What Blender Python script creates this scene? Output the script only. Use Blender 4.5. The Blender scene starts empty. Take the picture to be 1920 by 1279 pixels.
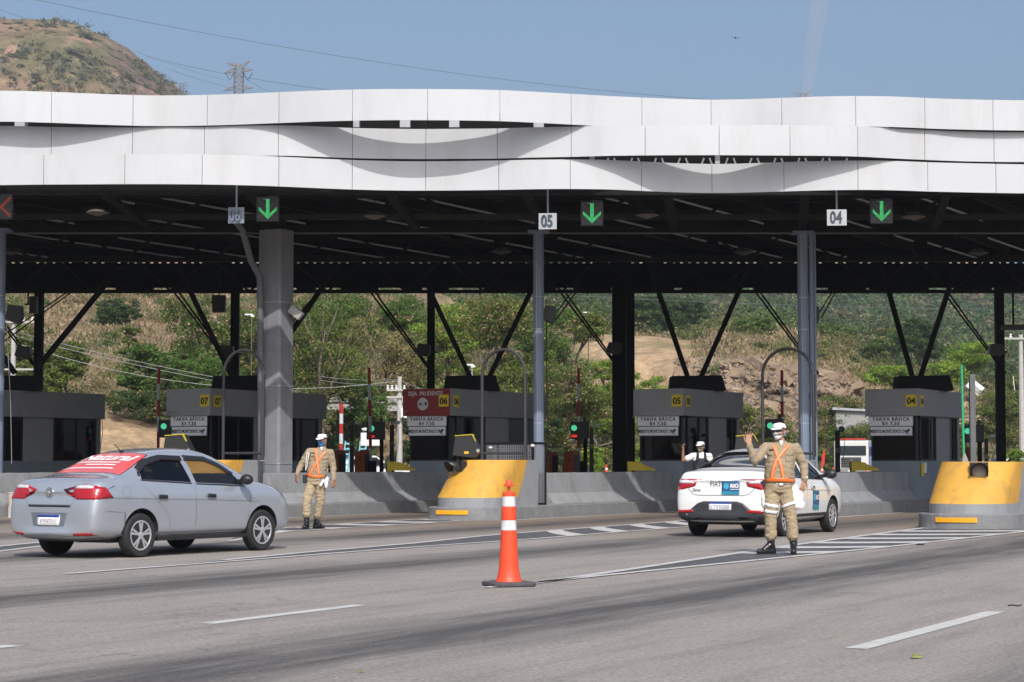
import bpy, bmesh, math, random
import numpy as np
from mathutils import Vector, Matrix, noise
from mathutils.bvhtree import BVHTree
from mathutils.geometry import delaunay_2d_cdt
R = math.radians
sc = bpy.context.scene
COL = sc.collection
random.seed(7)

# ---------------------------------------------------------------- camera, sky, sun, exposure
FPX = 3850.0            # focal length in pixels of the 1920 px wide photograph
EYE = 1.27
PITCH = math.atan((865 - 639.5) / FPX)
cam = bpy.data.cameras.new('camera'); cam_o = bpy.data.objects.new('camera', cam); COL.objects.link(cam_o)
cam.sensor_width = 36; cam.lens = FPX / 1920 * 36; cam.clip_start = 0.5; cam.clip_end = 9000
cam_o.location = (0, 0, EYE); cam_o.rotation_euler = (R(90) + PITCH, 0, 0)
sc.camera = cam_o
SUN_EL, SUN_AZ = 44.5, 9.0          # azimuth: degrees to the right of straight behind the camera
world = bpy.data.worlds.new('World'); sc.world = world; world.use_nodes = True
wn = world.node_tree.nodes; wl = world.node_tree.links
sky = wn.new('ShaderNodeTexSky'); sky.sky_type = 'NISHITA'; sky.sun_disc = False
sky.sun_elevation = R(SUN_EL); sky.sun_rotation = R(180 - SUN_AZ); sky.air_density = 1.1; sky.dust_density = 5.5; sky.ozone_density = 5.0; sky.altitude = 50
wl.new(sky.outputs[0], wn['Background'].inputs[0]); wn['Background'].inputs[1].default_value = 0.156
sun = bpy.data.lights.new('sun', 'SUN'); sun.energy = 3.6; sun.angle = R(0.55); sun.color = (1, 0.96, 0.91)
sun_o = bpy.data.objects.new('sun', sun); COL.objects.link(sun_o)
tosun = Vector((math.cos(R(SUN_EL)) * math.sin(R(SUN_AZ)), -math.cos(R(SUN_EL)) * math.cos(R(SUN_AZ)), math.sin(R(SUN_EL))))
sun_o.rotation_euler = tosun.to_track_quat('Z', 'Y').to_euler(); sun_o.location = (5, -20, 30)
sc.view_settings.view_transform = 'Standard'; sc.view_settings.look = 'None'; sc.view_settings.gamma = 1
sc.view_settings.exposure = 0.0
sc.cycles.max_bounces = 6; sc.cycles.volume_bounces = 0; sc.cycles.transparent_max_bounces = 12

# ---------------------------------------------------------------- picture <-> place
def ray(px, py):
    x = (px - 960) / FPX; y = -(py - 639.5) / FPX
    return x, math.cos(PITCH) - y * math.sin(PITCH), math.sin(PITCH) + y * math.cos(PITCH)
def P(px, py, Y):
    x, y, z = ray(px, py); k = Y / y
    return Vector((x * k, Y, EYE + z * k))
def G(px, py, z0=0.0):
    x, y, z = ray(px, py); k = (z0 - EYE) / z
    return Vector((x * k, y * k, z0))
def GX(px, Y): return (px - 960) / FPX * Y * 1.0017 * math.cos(PITCH) ** 0 if False else (px - 960) / (FPX / math.cos(PITCH)) * Y
def Yz(px, py, dz):
    x, y, z = ray(px, py); k = dz / z
    return Vector((x * k, y * k, EYE + dz))

# ---------------------------------------------------------------- materials
MATS = {}
def mat(name, col, rough=0.6, metal=0.0, var=0.12, scale=6.0, bump=0.0, bscale=40.0, coat=0.0, spec=0.5, dirt=None, emit=None, estr=1.0, trans=0.0, ao=0):
    if name in MATS: return MATS[name]
    m = bpy.data.materials.new(name); m.use_nodes = True; MATS[name] = m
    nt = m.node_tree; N = nt.nodes; L = nt.links; b = N['Principled BSDF']
    tc = N.new('ShaderNodeTexCoord')
    nz = N.new('ShaderNodeTexNoise'); nz.inputs['Scale'].default_value = scale; nz.inputs['Detail'].default_value = 6; nz.inputs['Roughness'].default_value = 0.65
    L.new(tc.outputs['Object'], nz.inputs['Vector'])
    rp = N.new('ShaderNodeValToRGB'); rp.color_ramp.elements[0].position = 0.3; rp.color_ramp.elements[1].position = 0.7
    c = Vector(col[:3])
    rp.color_ramp.elements[0].color = (*(c * (1 - var)), 1); rp.color_ramp.elements[1].color = (*[min(1, v) for v in (c * (1 + var))], 1)
    L.new(nz.outputs['Fac'], rp.inputs[0]); out = rp.outputs[0]
    if dirt:
        dc, amt, ds, stretch = dirt
        mp = N.new('ShaderNodeMapping'); mp.inputs['Scale'].default_value = stretch
        L.new(tc.outputs['Object'], mp.inputs[0])
        n2 = N.new('ShaderNodeTexNoise'); n2.inputs['Scale'].default_value = ds; n2.inputs['Detail'].default_value = 8; n2.inputs['Roughness'].default_value = 0.7
        L.new(mp.outputs[0], n2.inputs['Vector'])
        r2 = N.new('ShaderNodeValToRGB'); r2.color_ramp.elements[0].position = 0.5; r2.color_ramp.elements[1].position = 0.75
        r2.color_ramp.elements[0].color = (0, 0, 0, 1); r2.color_ramp.elements[1].color = (amt, amt, amt, 1)
        L.new(n2.outputs['Fac'], r2.inputs[0])
        mx = N.new('ShaderNodeMix'); mx.data_type = 'RGBA'; mx.inputs[7].default_value = (*dc, 1)
        L.new(r2.outputs[0], mx.inputs[0]); L.new(out, mx.inputs[6]); out = mx.outputs[2]
    L.new(out, b.inputs['Base Color'])
    b.inputs['Roughness'].default_value = rough; b.inputs['Metallic'].default_value = metal
    b.inputs['Coat Weight'].default_value = coat; b.inputs['Coat Roughness'].default_value = 0.06
    b.inputs['Specular IOR Level'].default_value = spec
    if emit: b.inputs['Emission Color'].default_value = (*emit, 1); b.inputs['Emission Strength'].default_value = estr
    if bump:
        n3 = N.new('ShaderNodeTexNoise'); n3.inputs['Scale'].default_value = bscale; n3.inputs['Detail'].default_value = 5
        L.new(tc.outputs['Object'], n3.inputs['Vector'])
        bp = N.new('ShaderNodeBump'); bp.inputs['Strength'].default_value = bump; bp.inputs['Distance'].default_value = 0.02
        L.new(n3.outputs['Fac'], bp.inputs['Height']); L.new(bp.outputs[0], b.inputs['Normal'])
    return m
def glass_mat(name, tint, refl=0.6, rough=0.03):
    if name in MATS: return MATS[name]
    m = bpy.data.materials.new(name); m.use_nodes = True; MATS[name] = m
    nt = m.node_tree; N = nt.nodes; L = nt.links; N.remove(N['Principled BSDF'])
    t = N.new('ShaderNodeBsdfTransparent'); t.inputs[0].default_value = (*tint, 1)
    g = N.new('ShaderNodeBsdfGlossy'); g.inputs['Roughness'].default_value = rough; g.inputs[0].default_value = (refl, refl, refl, 1)
    lw = N.new('ShaderNodeLayerWeight'); pw = N.new('ShaderNodeMath'); pw.operation = 'POWER'; pw.inputs[1].default_value = 4.0; L.new(lw.outputs['Facing'], pw.inputs[0]); fr = N.new('ShaderNodeMath'); fr.operation = 'MULTIPLY_ADD'; fr.inputs[1].default_value = 0.85; fr.inputs[2].default_value = 0.05; L.new(pw.outputs[0], fr.inputs[0])
    mx = N.new('ShaderNodeMixShader'); L.new(fr.outputs[0], mx.inputs[0]); L.new(t.outputs[0], mx.inputs[1]); L.new(g.outputs[0], mx.inputs[2])
    L.new(mx.outputs[0], N['Material Output'].inputs[0])
    return m
def leaf_mat(name, transl=0.35):
    if name in MATS: return MATS[name]
    m = bpy.data.materials.new(name); m.use_nodes = True; MATS[name] = m
    nt = m.node_tree; N = nt.nodes; L = nt.links; b = N['Principled BSDF']
    a = N.new('ShaderNodeAttribute'); a.attribute_name = 'Col'
    L.new(a.outputs['Color'], b.inputs['Base Color']); b.inputs['Roughness'].default_value = 0.7; b.inputs['Specular IOR Level'].default_value = 0.25
    t = N.new('ShaderNodeBsdfTranslucent'); L.new(a.outputs['Color'], t.inputs[0])
    mx = N.new('ShaderNodeMixShader'); mx.inputs[0].default_value = transl
    L.new(b.outputs[0], mx.inputs[1]); L.new(t.outputs[0], mx.inputs[2]); L.new(mx.outputs[0], N['Material Output'].inputs[0])
    return m

# ---------------------------------------------------------------- mesh builder
class MB:
    def __init__(s): s.v = []; s.f = []; s.m = []
    def add(s, vs, fs, mi=0):
        o = len(s.v); s.v += [tuple(v) for v in vs]; s.f += [tuple(i + o for i in f) for f in fs]; s.m += [mi] * len(fs); return s
    def box(s, c, d, rz=0, mi=0, mtx=None):
        hx, hy, hz = d[0] / 2, d[1] / 2, d[2] / 2
        vs = [Vector((x, y, z)) for z in (-hz, hz) for x, y in ((-hx, -hy), (hx, -hy), (hx, hy), (-hx, hy))]
        M = mtx if mtx is not None else Matrix.Rotation(rz, 3, 'Z')
        vs = [M @ v + Vector(c) for v in vs]
        return s.add(vs, [(0, 3, 2, 1), (4, 5, 6, 7), (0, 1, 5, 4), (1, 2, 6, 5), (2, 3, 7, 6), (3, 0, 4, 7)], mi)
    def bar(s, a, b, w, h=None, mi=0):      # square bar from a to b
        a = Vector(a); b = Vector(b); h = h or w; d = b - a; q = d.to_track_quat('Z', 'Y').to_matrix()
        return s.box((a + b) / 2, (w, h, d.length), mtx=q, mi=mi)
    def prism(s, poly, z0, z1, mi=0, poly2=None):
        n = len(poly); p2 = poly2 or poly
        vs = [(x, y, z0) for x, y in poly] + [(x, y, z1) for x, y in p2]
        fs = [tuple(range(n - 1, -1, -1)), tuple(range(n, 2 * n))] + [(i, (i + 1) % n, n + (i + 1) % n, n + i) for i in range(n)]
        return s.add(vs, fs, mi)
    def extr(s, poly, a, b, f, mi=0):       # poly of (u,w) mapped by f(u,w,t) with t=a,b
        n = len(poly)
        vs = [f(u, w, a) for u, w in poly] + [f(u, w, b) for u, w in poly]
        fs = [tuple(range(n - 1, -1, -1)), tuple(range(n, 2 * n))] + [(i, (i + 1) % n, n + (i + 1) % n, n + i) for i in range(n)]
        return s.add(vs, fs, mi)
    def tube(s, pts, r, seg=8, mi=0, cap=True, ell=None):
        pts = [Vector(p) for p in pts]; n = len(pts)
        if not isinstance(r, (list, tuple)): r = [r] * n
        vs = []; up = None
        for i, p in enumerate(pts):
            d = (pts[min(i + 1, n - 1)] - pts[max(i - 1, 0)]).normalized()
            if up is None: up = Vector((0, 0, 1)) if abs(d.z) < 0.9 else Vector((1, 0, 0))
            a = d.cross(up).normalized(); b = a.cross(d).normalized(); up = b
            ra, rb = (r[i] if isinstance(r[i], tuple) else (r[i], r[i]))
            for k in range(seg):
                t = 2 * math.pi * k / seg
                vs.append(p + a * math.cos(t) * ra + b * math.sin(t) * rb)
        fs = [(i * seg + k, i * seg + (k + 1) % seg, (i + 1) * seg + (k + 1) % seg, (i + 1) * seg + k) for i in range(n - 1) for k in range(seg)]
        if cap: fs += [tuple(range(seg - 1, -1, -1)), tuple(range((n - 1) * seg, n * seg))]
        return s.add(vs, fs, mi)
    def lathe(s, prof, seg=24, c=(0, 0, 0), axis='Z', mi=0):
        vs = []
        for r, h in prof:
            for k in range(seg):
                t = 2 * math.pi * k / seg; x, y = r * math.cos(t), r * math.sin(t)
                q = (x, y, h) if axis == 'Z' else ((h, x, y) if axis == 'X' else (y, h, x))
                vs.append((q[0] + c[0], q[1] + c[1], q[2] + c[2]))
        n = len(prof)
        fs = [(i * seg + k, i * seg + (k + 1) % seg, (i + 1) * seg + (k + 1) % seg, (i + 1) * seg + k) for i in range(n - 1) for k in range(seg)]
        fs += [tuple(range(seg - 1, -1, -1)), tuple(range((n - 1) * seg, n * seg))]
        return s.add(vs, fs, mi)
    def ball(s, c, r, seg=12, rings=8, mtx=None, mi=0):
        if not isinstance(r, (tuple, list)): r = (r, r, r)
        vs = [Vector((0, 0, -r[2]))]
        for i in range(1, rings):
            a = -math.pi / 2 + math.pi * i / rings
            for k in range(seg):
                t = 2 * math.pi * k / seg
                vs.append(Vector((r[0] * math.cos(a) * math.cos(t), r[1] * math.cos(a) * math.sin(t), r[2] * math.sin(a))))
        vs.append(Vector((0, 0, r[2])))
        if mtx is not None: vs = [mtx @ v for v in vs]
        vs = [v + Vector(c) for v in vs]; L = len(vs) - 1
        fs = [(0, 1 + (k + 1) % seg, 1 + k) for k in range(seg)]
        for i in range(rings - 2):
            fs += [(1 + i * seg + k, 1 + i * seg + (k + 1) % seg, 1 + (i + 1) * seg + (k + 1) % seg, 1 + (i + 1) * seg + k) for k in range(seg)]
        fs += [(L, 1 + (rings - 2) * seg + k, 1 + (rings - 2) * seg + (k + 1) % seg) for k in range(seg)]
        return s.add(vs, fs, mi)
    def cap(s, a, b, ra, rb=None, seg=12):  # limb segment with round ends
        rb = rb or ra
        s.tube([a, b], [ra, rb], seg); s.ball(a, ra, seg, 8); s.ball(b, rb, seg, 8); return s
    def chain(s, pts, rs, seg=14):
        for i in range(len(pts) - 1): s.cap(pts[i], pts[i + 1], rs[i], rs[i + 1], seg)
        return s
    def build(s, name, m, parent=None, smooth=False, bevel=0, world=False, solid=0, fix=True):
        me = bpy.data.meshes.new(name)
        vs = s.v
        if world and parent is not None:
            Mi = (Matrix.Translation(parent.location) @ parent.rotation_euler.to_matrix().to_4x4()).inverted()
            vs = [tuple(Mi @ Vector(v)) for v in vs]
        me.from_pydata(vs, [], s.f)
        ms = m if isinstance(m, (list, tuple)) else [m]
        for q in ms: me.materials.append(q)
        if len(ms) > 1: me.polygons.foreach_set('material_index', s.m)
        if fix and len(s.f) < 60000:
            bm = bmesh.new(); bm.from_mesh(me); bmesh.ops.recalc_face_normals(bm, faces=bm.faces); bm.to_mesh(me); bm.free()
        o = bpy.data.objects.new(name, me); COL.objects.link(o)
        if smooth:
            me.polygons.foreach_set('use_smooth', [True] * len(me.polygons))
            if smooth != 'all':
                try: me.set_sharp_from_angle(angle=R(35))
                except Exception: pass
        if parent is not None: o.parent = parent
        if bevel:
            b = o.modifiers.new('bevel', 'BEVEL'); b.width = bevel; b.segments = 2; b.limit_method = 'ANGLE'; b.angle_limit = R(40)
            if not smooth: pass
        if solid:
            q = o.modifiers.new('solid', 'SOLIDIFY'); q.thickness = solid; q.offset = 0
        return o
def tag(o, label, cat, group=None, kind=None):
    o['label'] = label
    if cat: o['category'] = cat
    if group: o['group'] = group
    if kind: o['kind'] = kind
    return o
def thing(name, label, cat, loc=(0, 0, 0), rz=0, group=None):
    o = bpy.data.objects.new(name, None); COL.objects.link(o); o.location = loc; o.rotation_euler = (0, 0, rz); o.empty_display_size = 0.3
    return tag(o, label, cat, group)
def struct(o): o['kind'] = 'structure'; return o
def dup(root, loc, rz=None, label=None):
    def cp(o, par):
        c = o.copy(); COL.objects.link(c)
        if par is not None: c.parent = par
        for ch in list(o.children): cp(ch, c)
        return c
    r = cp(root, None); r.location = loc
    if rz is not None: r.rotation_euler = (0, 0, rz)
    if label: r['label'] = label
    return r
_tc = {}
def text(s, size, thick=0.002, bold=0.0, sx=1.0, shear=0.0, space=1.0):
    """centred text in the xy plane -> verts, faces"""
    cu = bpy.data.curves.new('t', 'FONT'); cu.body = s; cu.size = size; cu.extrude = thick; cu.offset = bold; cu.align_x = 'CENTER'; cu.align_y = 'CENTER'; cu.shear = shear; cu.space_character = space; cu.resolution_u = 3
    o = bpy.data.objects.new('t', cu); COL.objects.link(o); bpy.context.view_layer.update()
    dg = bpy.context.evaluated_depsgraph_get(); me = o.evaluated_get(dg).to_mesh()
    vs = [Vector((v.co.x * sx, v.co.y, v.co.z)) for v in me.vertices]; fs = [tuple(p.vertices) for p in me.polygons]
    o.evaluated_get(dg).to_mesh_clear(); bpy.data.objects.remove(o); bpy.data.curves.remove(cu)
    if vs:
        cx = (min(v.x for v in vs) + max(v.x for v in vs)) / 2; cy = (min(v.y for v in vs) + max(v.y for v in vs)) / 2
        vs = [v - Vector((cx, cy, 0)) for v in vs]
    return vs, fs
def put_text(mb, s, size, c, ax=(1, 0, 0), up=(0, 0, 1), mi=0, **k):
    vs, fs = text(s, size, **k); ax = Vector(ax).normalized(); up = Vector(up).normalized(); nn = ax.cross(up)
    mb.add([Vector(c) + ax * v.x + up * v.y + nn * v.z for v in vs], fs, mi)
def baked(o):
    """evaluate modifiers of o into a new mesh, replace"""
    bpy.context.view_layer.update()
    dg = bpy.context.evaluated_depsgraph_get(); me = bpy.data.meshes.new_from_object(o.evaluated_get(dg))
    o.modifiers.clear(); o.data = me; return o
def bvh_of(o):
    me = o.data
    return BVHTree.FromPolygons([v.co.copy() for v in me.vertices], [tuple(p.vertices) for p in me.polygons])
def inpoly(p, poly):
    x, y = p; c = False; n = len(poly); j = n - 1
    for i in range(n):
        xi, yi = poly[i]; xj, yj = poly[j]
        if (yi > y) != (yj > y) and x < (xj - xi) * (y - yi) / (yj - yi) + xi: c = not c
        j = i
    return c
def patch(bvh, poly, view, off=0.004, step=0.04, skirt=0.012, clamp=True):
    """project a 2D polygon on a surface. view: 'right','left' (y,z), 'rear','front' (x,z), 'top' (x,y)"""
    O = {'right': (lambda a, b: Vector((6, a, b)), Vector((-1, 0, 0))), 'left': (lambda a, b: Vector((-6, a, b)), Vector((1, 0, 0))),
         'rear': (lambda a, b: Vector((a, -6, b)), Vector((0, 1, 0))), 'front': (lambda a, b: Vector((a, 6, b)), Vector((0, -1, 0))),
         'top': (lambda a, b: Vector((a, b, 6)), Vector((0, 0, -1)))}[view]
    pts = []; n = len(poly)
    for i in range(n):
        a = Vector(poly[i]); b = Vector(poly[(i + 1) % n]); k = max(1, int((b - a).length / step))
        for t in range(k): pts.append(a.lerp(b, t / k))
    nb = len(pts); edges = [(i, (i + 1) % nb) for i in range(nb)]
    x0 = min(p.x for p in pts); x1 = max(p.x for p in pts); y0 = min(p.y for p in pts); y1 = max(p.y for p in pts)
    bp = [tuple(p) for p in pts]
    y = y0 + step / 2
    while y < y1:
        x = x0 + step / 2
        while x < x1:
            if inpoly((x, y), bp) and min((Vector((x, y)) - q).length for q in pts[:nb]) > step * 0.45: pts.append(Vector((x, y)))
            x += step
        y += step
    vo, eo, fo, *_ = delaunay_2d_cdt(pts, edges, [], 1, 1e-6)
    v3 = []; nrm = []
    last = None
    for p in vo:
        o = O[0](p.x, p.y); h = bvh.ray_cast(o, O[1])
        if h[0] is None:
            q = bvh.find_nearest(o + O[1] * 5.2)
            h = (q[0], q[1])
        v3.append(h[0]); nn = h[1].copy()
        if nn.dot(O[1]) > 0: nn = -nn
        nrm.append(nn)
    top = [v + nn * off for v, nn in zip(v3, nrm)]
    m = MB(); m.add(top, fo)
    if skirt:
        # boundary edges
        cnt = {}
        for f in fo:
            for i in range(len(f)):
                e = (f[i], f[(i + 1) % len(f)]); cnt[tuple(sorted(e))] = cnt.get(tuple(sorted(e)), 0) + 1
        be = [e for e, c in cnt.items() if c == 1]; ids = sorted({i for e in be for i in e}); mp = {i: len(m.v) + k for k, i in enumerate(ids)}
        m.v += [tuple(v3[i] + nrm[i] * (off - skirt)) for i in ids]
        for a, b in be: m.f.append((a, b, mp[b], mp[a])); m.m.append(0)
    return m
def ribbon(pts, w):
    """2D polyline to a polygon of width w"""
    pts = [Vector(p) for p in pts]; L = []; Rr = []
    for i, p in enumerate(pts):
        d = (pts[min(i + 1, len(pts) - 1)] - pts[max(i - 1, 0)]).normalized(); n = Vector((-d.y, d.x)) * w / 2
        L.append(p + n); Rr.append(p - n)
    return [tuple(q) for q in L + Rr[::-1]]
def smoothpts(pts, k=6):
    """Catmull-Rom through 1D/2D points"""
    out = []; n = len(pts); pts = [Vector(p) for p in pts]
    for i in range(n - 1):
        p0 = pts[max(i - 1, 0)]; p1 = pts[i]; p2 = pts[i + 1]; p3 = pts[min(i + 2, n - 1)]
        for j in range(k):
            t = j / k
            out.append(0.5 * ((2 * p1) + (p2 - p0) * t + (2 * p0 - 5 * p1 + 4 * p2 - p3) * t * t + (3 * p1 - p0 - 3 * p2 + p3) * t ** 3))
    out.append(pts[-1]); return out

M_conc = mat('grey_painted_concrete', (0.26, 0.27, 0.28), 0.75, var=0.10, scale=2.5, bump=0.25, bscale=30, dirt=((0.12, 0.115, 0.11), 0.65, 2.2, (1, 1, 0.35)))
M_kerb = mat('worn_grey_kerb', (0.19, 0.195, 0.20), 0.8, var=0.14, scale=4, bump=0.4, bscale=25, dirt=((0.34, 0.32, 0.28), 0.5, 3.0, (1, 1, 1)))
M_yel = mat('yellow_paint', (0.58, 0.31, 0.045), 0.6, var=0.08, scale=1.5, bump=0.15, bscale=20, dirt=((0.25, 0.16, 0.07), 0.7, 3.0, (1.6, 1.6, 0.6)))
M_colconc = mat('column_concrete', (0.21, 0.215, 0.235), 0.8, var=0.16, scale=2, bump=0.3, bscale=18, dirt=((0.10, 0.10, 0.10), 0.6, 1.5, (2, 2, 0.25)))
M_bluesteel = mat('blue_grey_steel', (0.17, 0.21, 0.29), 0.5, var=0.08, scale=3, dirt=((0.30, 0.32, 0.34), 0.4, 2.0, (2, 2, 0.2)))
M_dark = mat('dark_steel', (0.012, 0.012, 0.013), 0.8, var=0.2, spec=0.12)
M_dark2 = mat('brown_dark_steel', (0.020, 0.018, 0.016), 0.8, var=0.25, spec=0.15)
M_black = mat('black_plastic', (0.015, 0.015, 0.016), 0.45, var=0.1)
M_rubber = mat('rubber', (0.02, 0.02, 0.02), 0.85, var=0.2, scale=12, bump=0.1)
M_white = mat('white_paint', (0.78, 0.78, 0.77), 0.5, var=0.03)
M_panel = mat('white_aluminium_panel', (0.505, 0.515, 0.53), 0.36, var=0.035, scale=0.5, spec=0.7, dirt=((0.36, 0.345, 0.32), 0.35, 1.6, (1.2, 1, 0.25)))
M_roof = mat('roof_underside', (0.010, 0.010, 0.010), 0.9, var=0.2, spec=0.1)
M_booth = mat('booth_grey_render', (0.34, 0.345, 0.355), 0.85, var=0.05, scale=3, bump=0.35, bscale=60)
M_boothlow = mat('booth_blue_grey', (0.25, 0.29, 0.33), 0.8, var=0.06, scale=3, bump=0.3, bscale=60)
M_glassd = glass_mat('booth_tinted_glass', (0.18, 0.19, 0.2), 0.9)
M_signw = mat('sign_white', (0.90, 0.91, 0.93), 0.5, var=0.03)
M_ink = mat('sign_black_lettering', (0.015, 0.015, 0.018), 0.6)
M_signy = mat('sign_yellow', (0.80, 0.62, 0.02), 0.5, var=0.04)
M_signr = mat('sign_red', (0.27, 0.022, 0.02), 0.5, var=0.04)
M_steel = mat('galvanised_steel', (0.42, 0.43, 0.45), 0.45, 0.5, var=0.1)
M_orange = mat('orange_cabinet', (0.40, 0.09, 0.02), 0.5)
M_cone = mat('orange_plastic', (0.80, 0.07, 0.02), 0.5, var=0.07, spec=0.5, dirt=((0.35, 0.06, 0.03), 0.5, 7, (1, 1, 0.5)))
M_refl = mat('white_reflective_band', (0.66, 0.68, 0.71), 0.35, var=0.05, scale=20, dirt=((0.4, 0.38, 0.36), 0.5, 9, (1, 1, 1)))
M_redp = mat('red_paint', (0.50, 0.03, 0.025), 0.5)
# ================================================================ ground, road, markings
RD = R(27.0)                                   # driving direction of the road, right of straight ahead
def road_mat():
    m = bpy.data.materials.new('asphalt'); m.use_nodes = True; nt = m.node_tree; N = nt.nodes; L = nt.links; b = N['Principled BSDF']
    tc = N.new('ShaderNodeTexCoord')
    mp = N.new('ShaderNodeMapping'); mp.inputs['Rotation'].default_value = (0, 0, RD); L.new(tc.outputs['Object'], mp.inputs[0])
    sx = N.new('ShaderNodeSeparateXYZ'); L.new(mp.outputs[0], sx.inputs[0])    # x = across the lanes
    # wobble
    nw = N.new('ShaderNodeTexNoise'); nw.inputs['Scale'].default_value = 0.35; nw.inputs['Detail'].default_value = 4
    mw = N.new('ShaderNodeMapping'); mw.inputs['Scale'].default_value = (1, 0.12, 1); L.new(mp.outputs[0], mw.inputs[0]); L.new(mw.outputs[0], nw.inputs['Vector'])
    def math_(op, a, bv, c=None):
        q = N.new('ShaderNodeMath'); q.operation = op
        for i, v in enumerate((a, bv, c)):
            if v is None: continue
            if hasattr(v, 'is_linked'): L.new(v, q.inputs[i])
            else: q.inputs[i].default_value = v
        return q.outputs[0]
    x = math_('ADD', sx.outputs[0], math_('MULTIPLY', math_('SUBTRACT', nw.outputs['Fac'], 0.5), 0.9))
    # distance to oil band centres at -7.4 + 5.4 k
    t = math_('PINGPONG', math_('ADD', x, 7.4 + 54.0), 2.7)      # 0 at band centres
    band = math_('SMOOTH_MIN', math_('MAXIMUM', math_('SUBTRACT', 1.0, math_('DIVIDE', t, 1.35)), 0.0), 1.0, 0.2)
    # streaks along the lane
    ns = N.new('ShaderNodeTexNoise'); ns.inputs['Scale'].default_value = 2.0; ns.inputs['Detail'].default_value = 8; ns.inputs['Roughness'].default_value = 0.7
    ms = N.new('ShaderNodeMapping'); ms.inputs['Scale'].default_value = (1.6, 0.12, 1); L.new(mp.outputs[0], ms.inputs[0]); L.new(ms.outputs[0], ns.inputs['Vector'])
    nl = N.new('ShaderNodeTexNoise'); nl.inputs['Scale'].default_value = 0.7; nl.inputs['Detail'].default_value = 9; nl.inputs['Roughness'].default_value = 0.75; L.new(tc.outputs['Object'], nl.inputs['Vector'])
    ng = N.new('ShaderNodeTexNoise'); ng.inputs['Scale'].default_value = 24; ng.inputs['Detail'].default_value = 5; ng.inputs['Roughness'].default_value = 1.0; L.new(tc.outputs['Object'], ng.inputs['Vector'])
    ngr = N.new('ShaderNodeValToRGB'); ngr.color_ramp.elements[0].position = 0.36; ngr.color_ramp.elements[1].position = 0.64
    ngr.color_ramp.elements[0].color = (0.42, 0.42, 0.42, 1); ngr.color_ramp.elements[1].color = (1.62, 1.60, 1.56, 1); L.new(ng.outputs['Fac'], ngr.inputs[0])
    dk = math_('ADD', math_('MULTIPLY', band, math_('ADD', 0.45, ns.outputs['Fac'])), math_('MULTIPLY', math_('SUBTRACT', ns.outputs['Fac'], 0.48), 1.6))
    sy = N.new('ShaderNodeSeparateXYZ'); L.new(tc.outputs['Object'], sy.inputs[0])
    far = math_('SMOOTH_MIN', math_('MAXIMUM', math_('DIVIDE', math_('SUBTRACT', sy.outputs[1], 33.0), 9.0), 0.0), 1.0, 0.1)
    def mix(f, a, bb):
        q = N.new('ShaderNodeMix'); q.data_type = 'RGBA'
        if hasattr(f, 'is_linked'): L.new(f, q.inputs[0])
        else: q.inputs[0].default_value = f
        for i, v in ((6, a), (7, bb)):
            if hasattr(v, 'is_linked'): L.new(v, q.inputs[i])
            else: q.inputs[i].default_value = (*v, 1)
        return q.outputs[2]
    light = mix(nl.outputs['Fac'], (0.205, 0.185, 0.165), (0.325, 0.30, 0.275))
    brown = mix(ns.outputs['Fac'], (0.13, 0.10, 0.077), (0.27, 0.225, 0.185))
    base = mix(far, light, brown)
    dkc = N.new('ShaderNodeClamp'); L.new(dk, dkc.inputs[0])
    vo = N.new('ShaderNodeTexVoronoi'); vo.feature = 'DISTANCE_TO_EDGE'; vo.inputs['Scale'].default_value = 0.22
    mv = N.new('ShaderNodeMix'); mv.data_type = 'VECTOR'; mv.inputs[0].default_value = 0.12; L.new(tc.outputs['Object'], mv.inputs[4]); nv_ = N.new('ShaderNodeTexNoise'); nv_.inputs['Scale'].default_value = 1.1; nv_.inputs['Detail'].default_value = 6; L.new(tc.outputs['Object'], nv_.inputs['Vector'])
    va = N.new('ShaderNodeVectorMath'); va.operation = 'MULTIPLY_ADD'; va.inputs[1].default_value = (2.2, 2.2, 0); L.new(nv_.outputs['Color'], va.inputs[0]); L.new(tc.outputs['Object'], va.inputs[2]); L.new(va.outputs[0], vo.inputs['Vector'])
    crk = math_('MULTIPLY', math_('LESS_THAN', vo.outputs['Distance'], 0.0035), math_('GREATER_THAN', nl.outputs['Fac'], 0.47))
    base = mix(math_('MULTIPLY', crk, 0.25), base, (0.05, 0.047, 0.045))
    base = mix(math_('MULTIPLY', dkc.outputs[0], 0.92), base, (0.058, 0.056, 0.056))
    q = N.new('ShaderNodeMix'); q.data_type = 'RGBA'; q.blend_type = 'MULTIPLY'; q.inputs[0].default_value = 0.85; L.new(base, q.inputs[6]); L.new(ngr.outputs[0], q.inputs[7])
    # cracks / patches
    L.new(q.outputs[2], b.inputs['Base Color']); b.inputs['Roughness'].default_value = 0.85; b.inputs['Specular IOR Level'].default_value = 0.35
    bp = N.new('ShaderNodeBump'); bp.inputs['Strength'].default_value = 0.5; bp.inputs['Distance'].default_value = 0.01; L.new(ng.outputs['Fac'], bp.inputs['Height']); L.new(bp.outputs[0], b.inputs['Normal'])
    return m
def gz(Y):
    return 0.0
mb = MB(); ys = [-40, 0, 20, 40, 60, 78, 84, 90, 96, 102, 110, 120, 135, 150, 172]; xs = list(range(-130, 141, 10))
for y in ys:
    for x in xs: mb.v.append((x, y, gz(y)))
n = len(xs)
for i in range(len(ys) - 1):
    for k in range(n - 1): mb.f.append((i * n + k, i * n + k + 1, (i + 1) * n + k + 1, (i + 1) * n + k)); mb.m.append(0)
road = struct(mb.build('road', road_mat())); road['label'] = 'wide worn grey asphalt of the toll plaza with dark oil bands'
M_soil = mat('dry_soil', (0.20, 0.15, 0.10), 0.95, var=0.3, scale=0.05)
mb = MB(); mb.add([(-4000, -600, -0.6), (4000, -600, -0.6), (4000, 6000, -0.6), (-4000, 6000, -0.6)], [(0, 1, 2, 3)])
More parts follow.
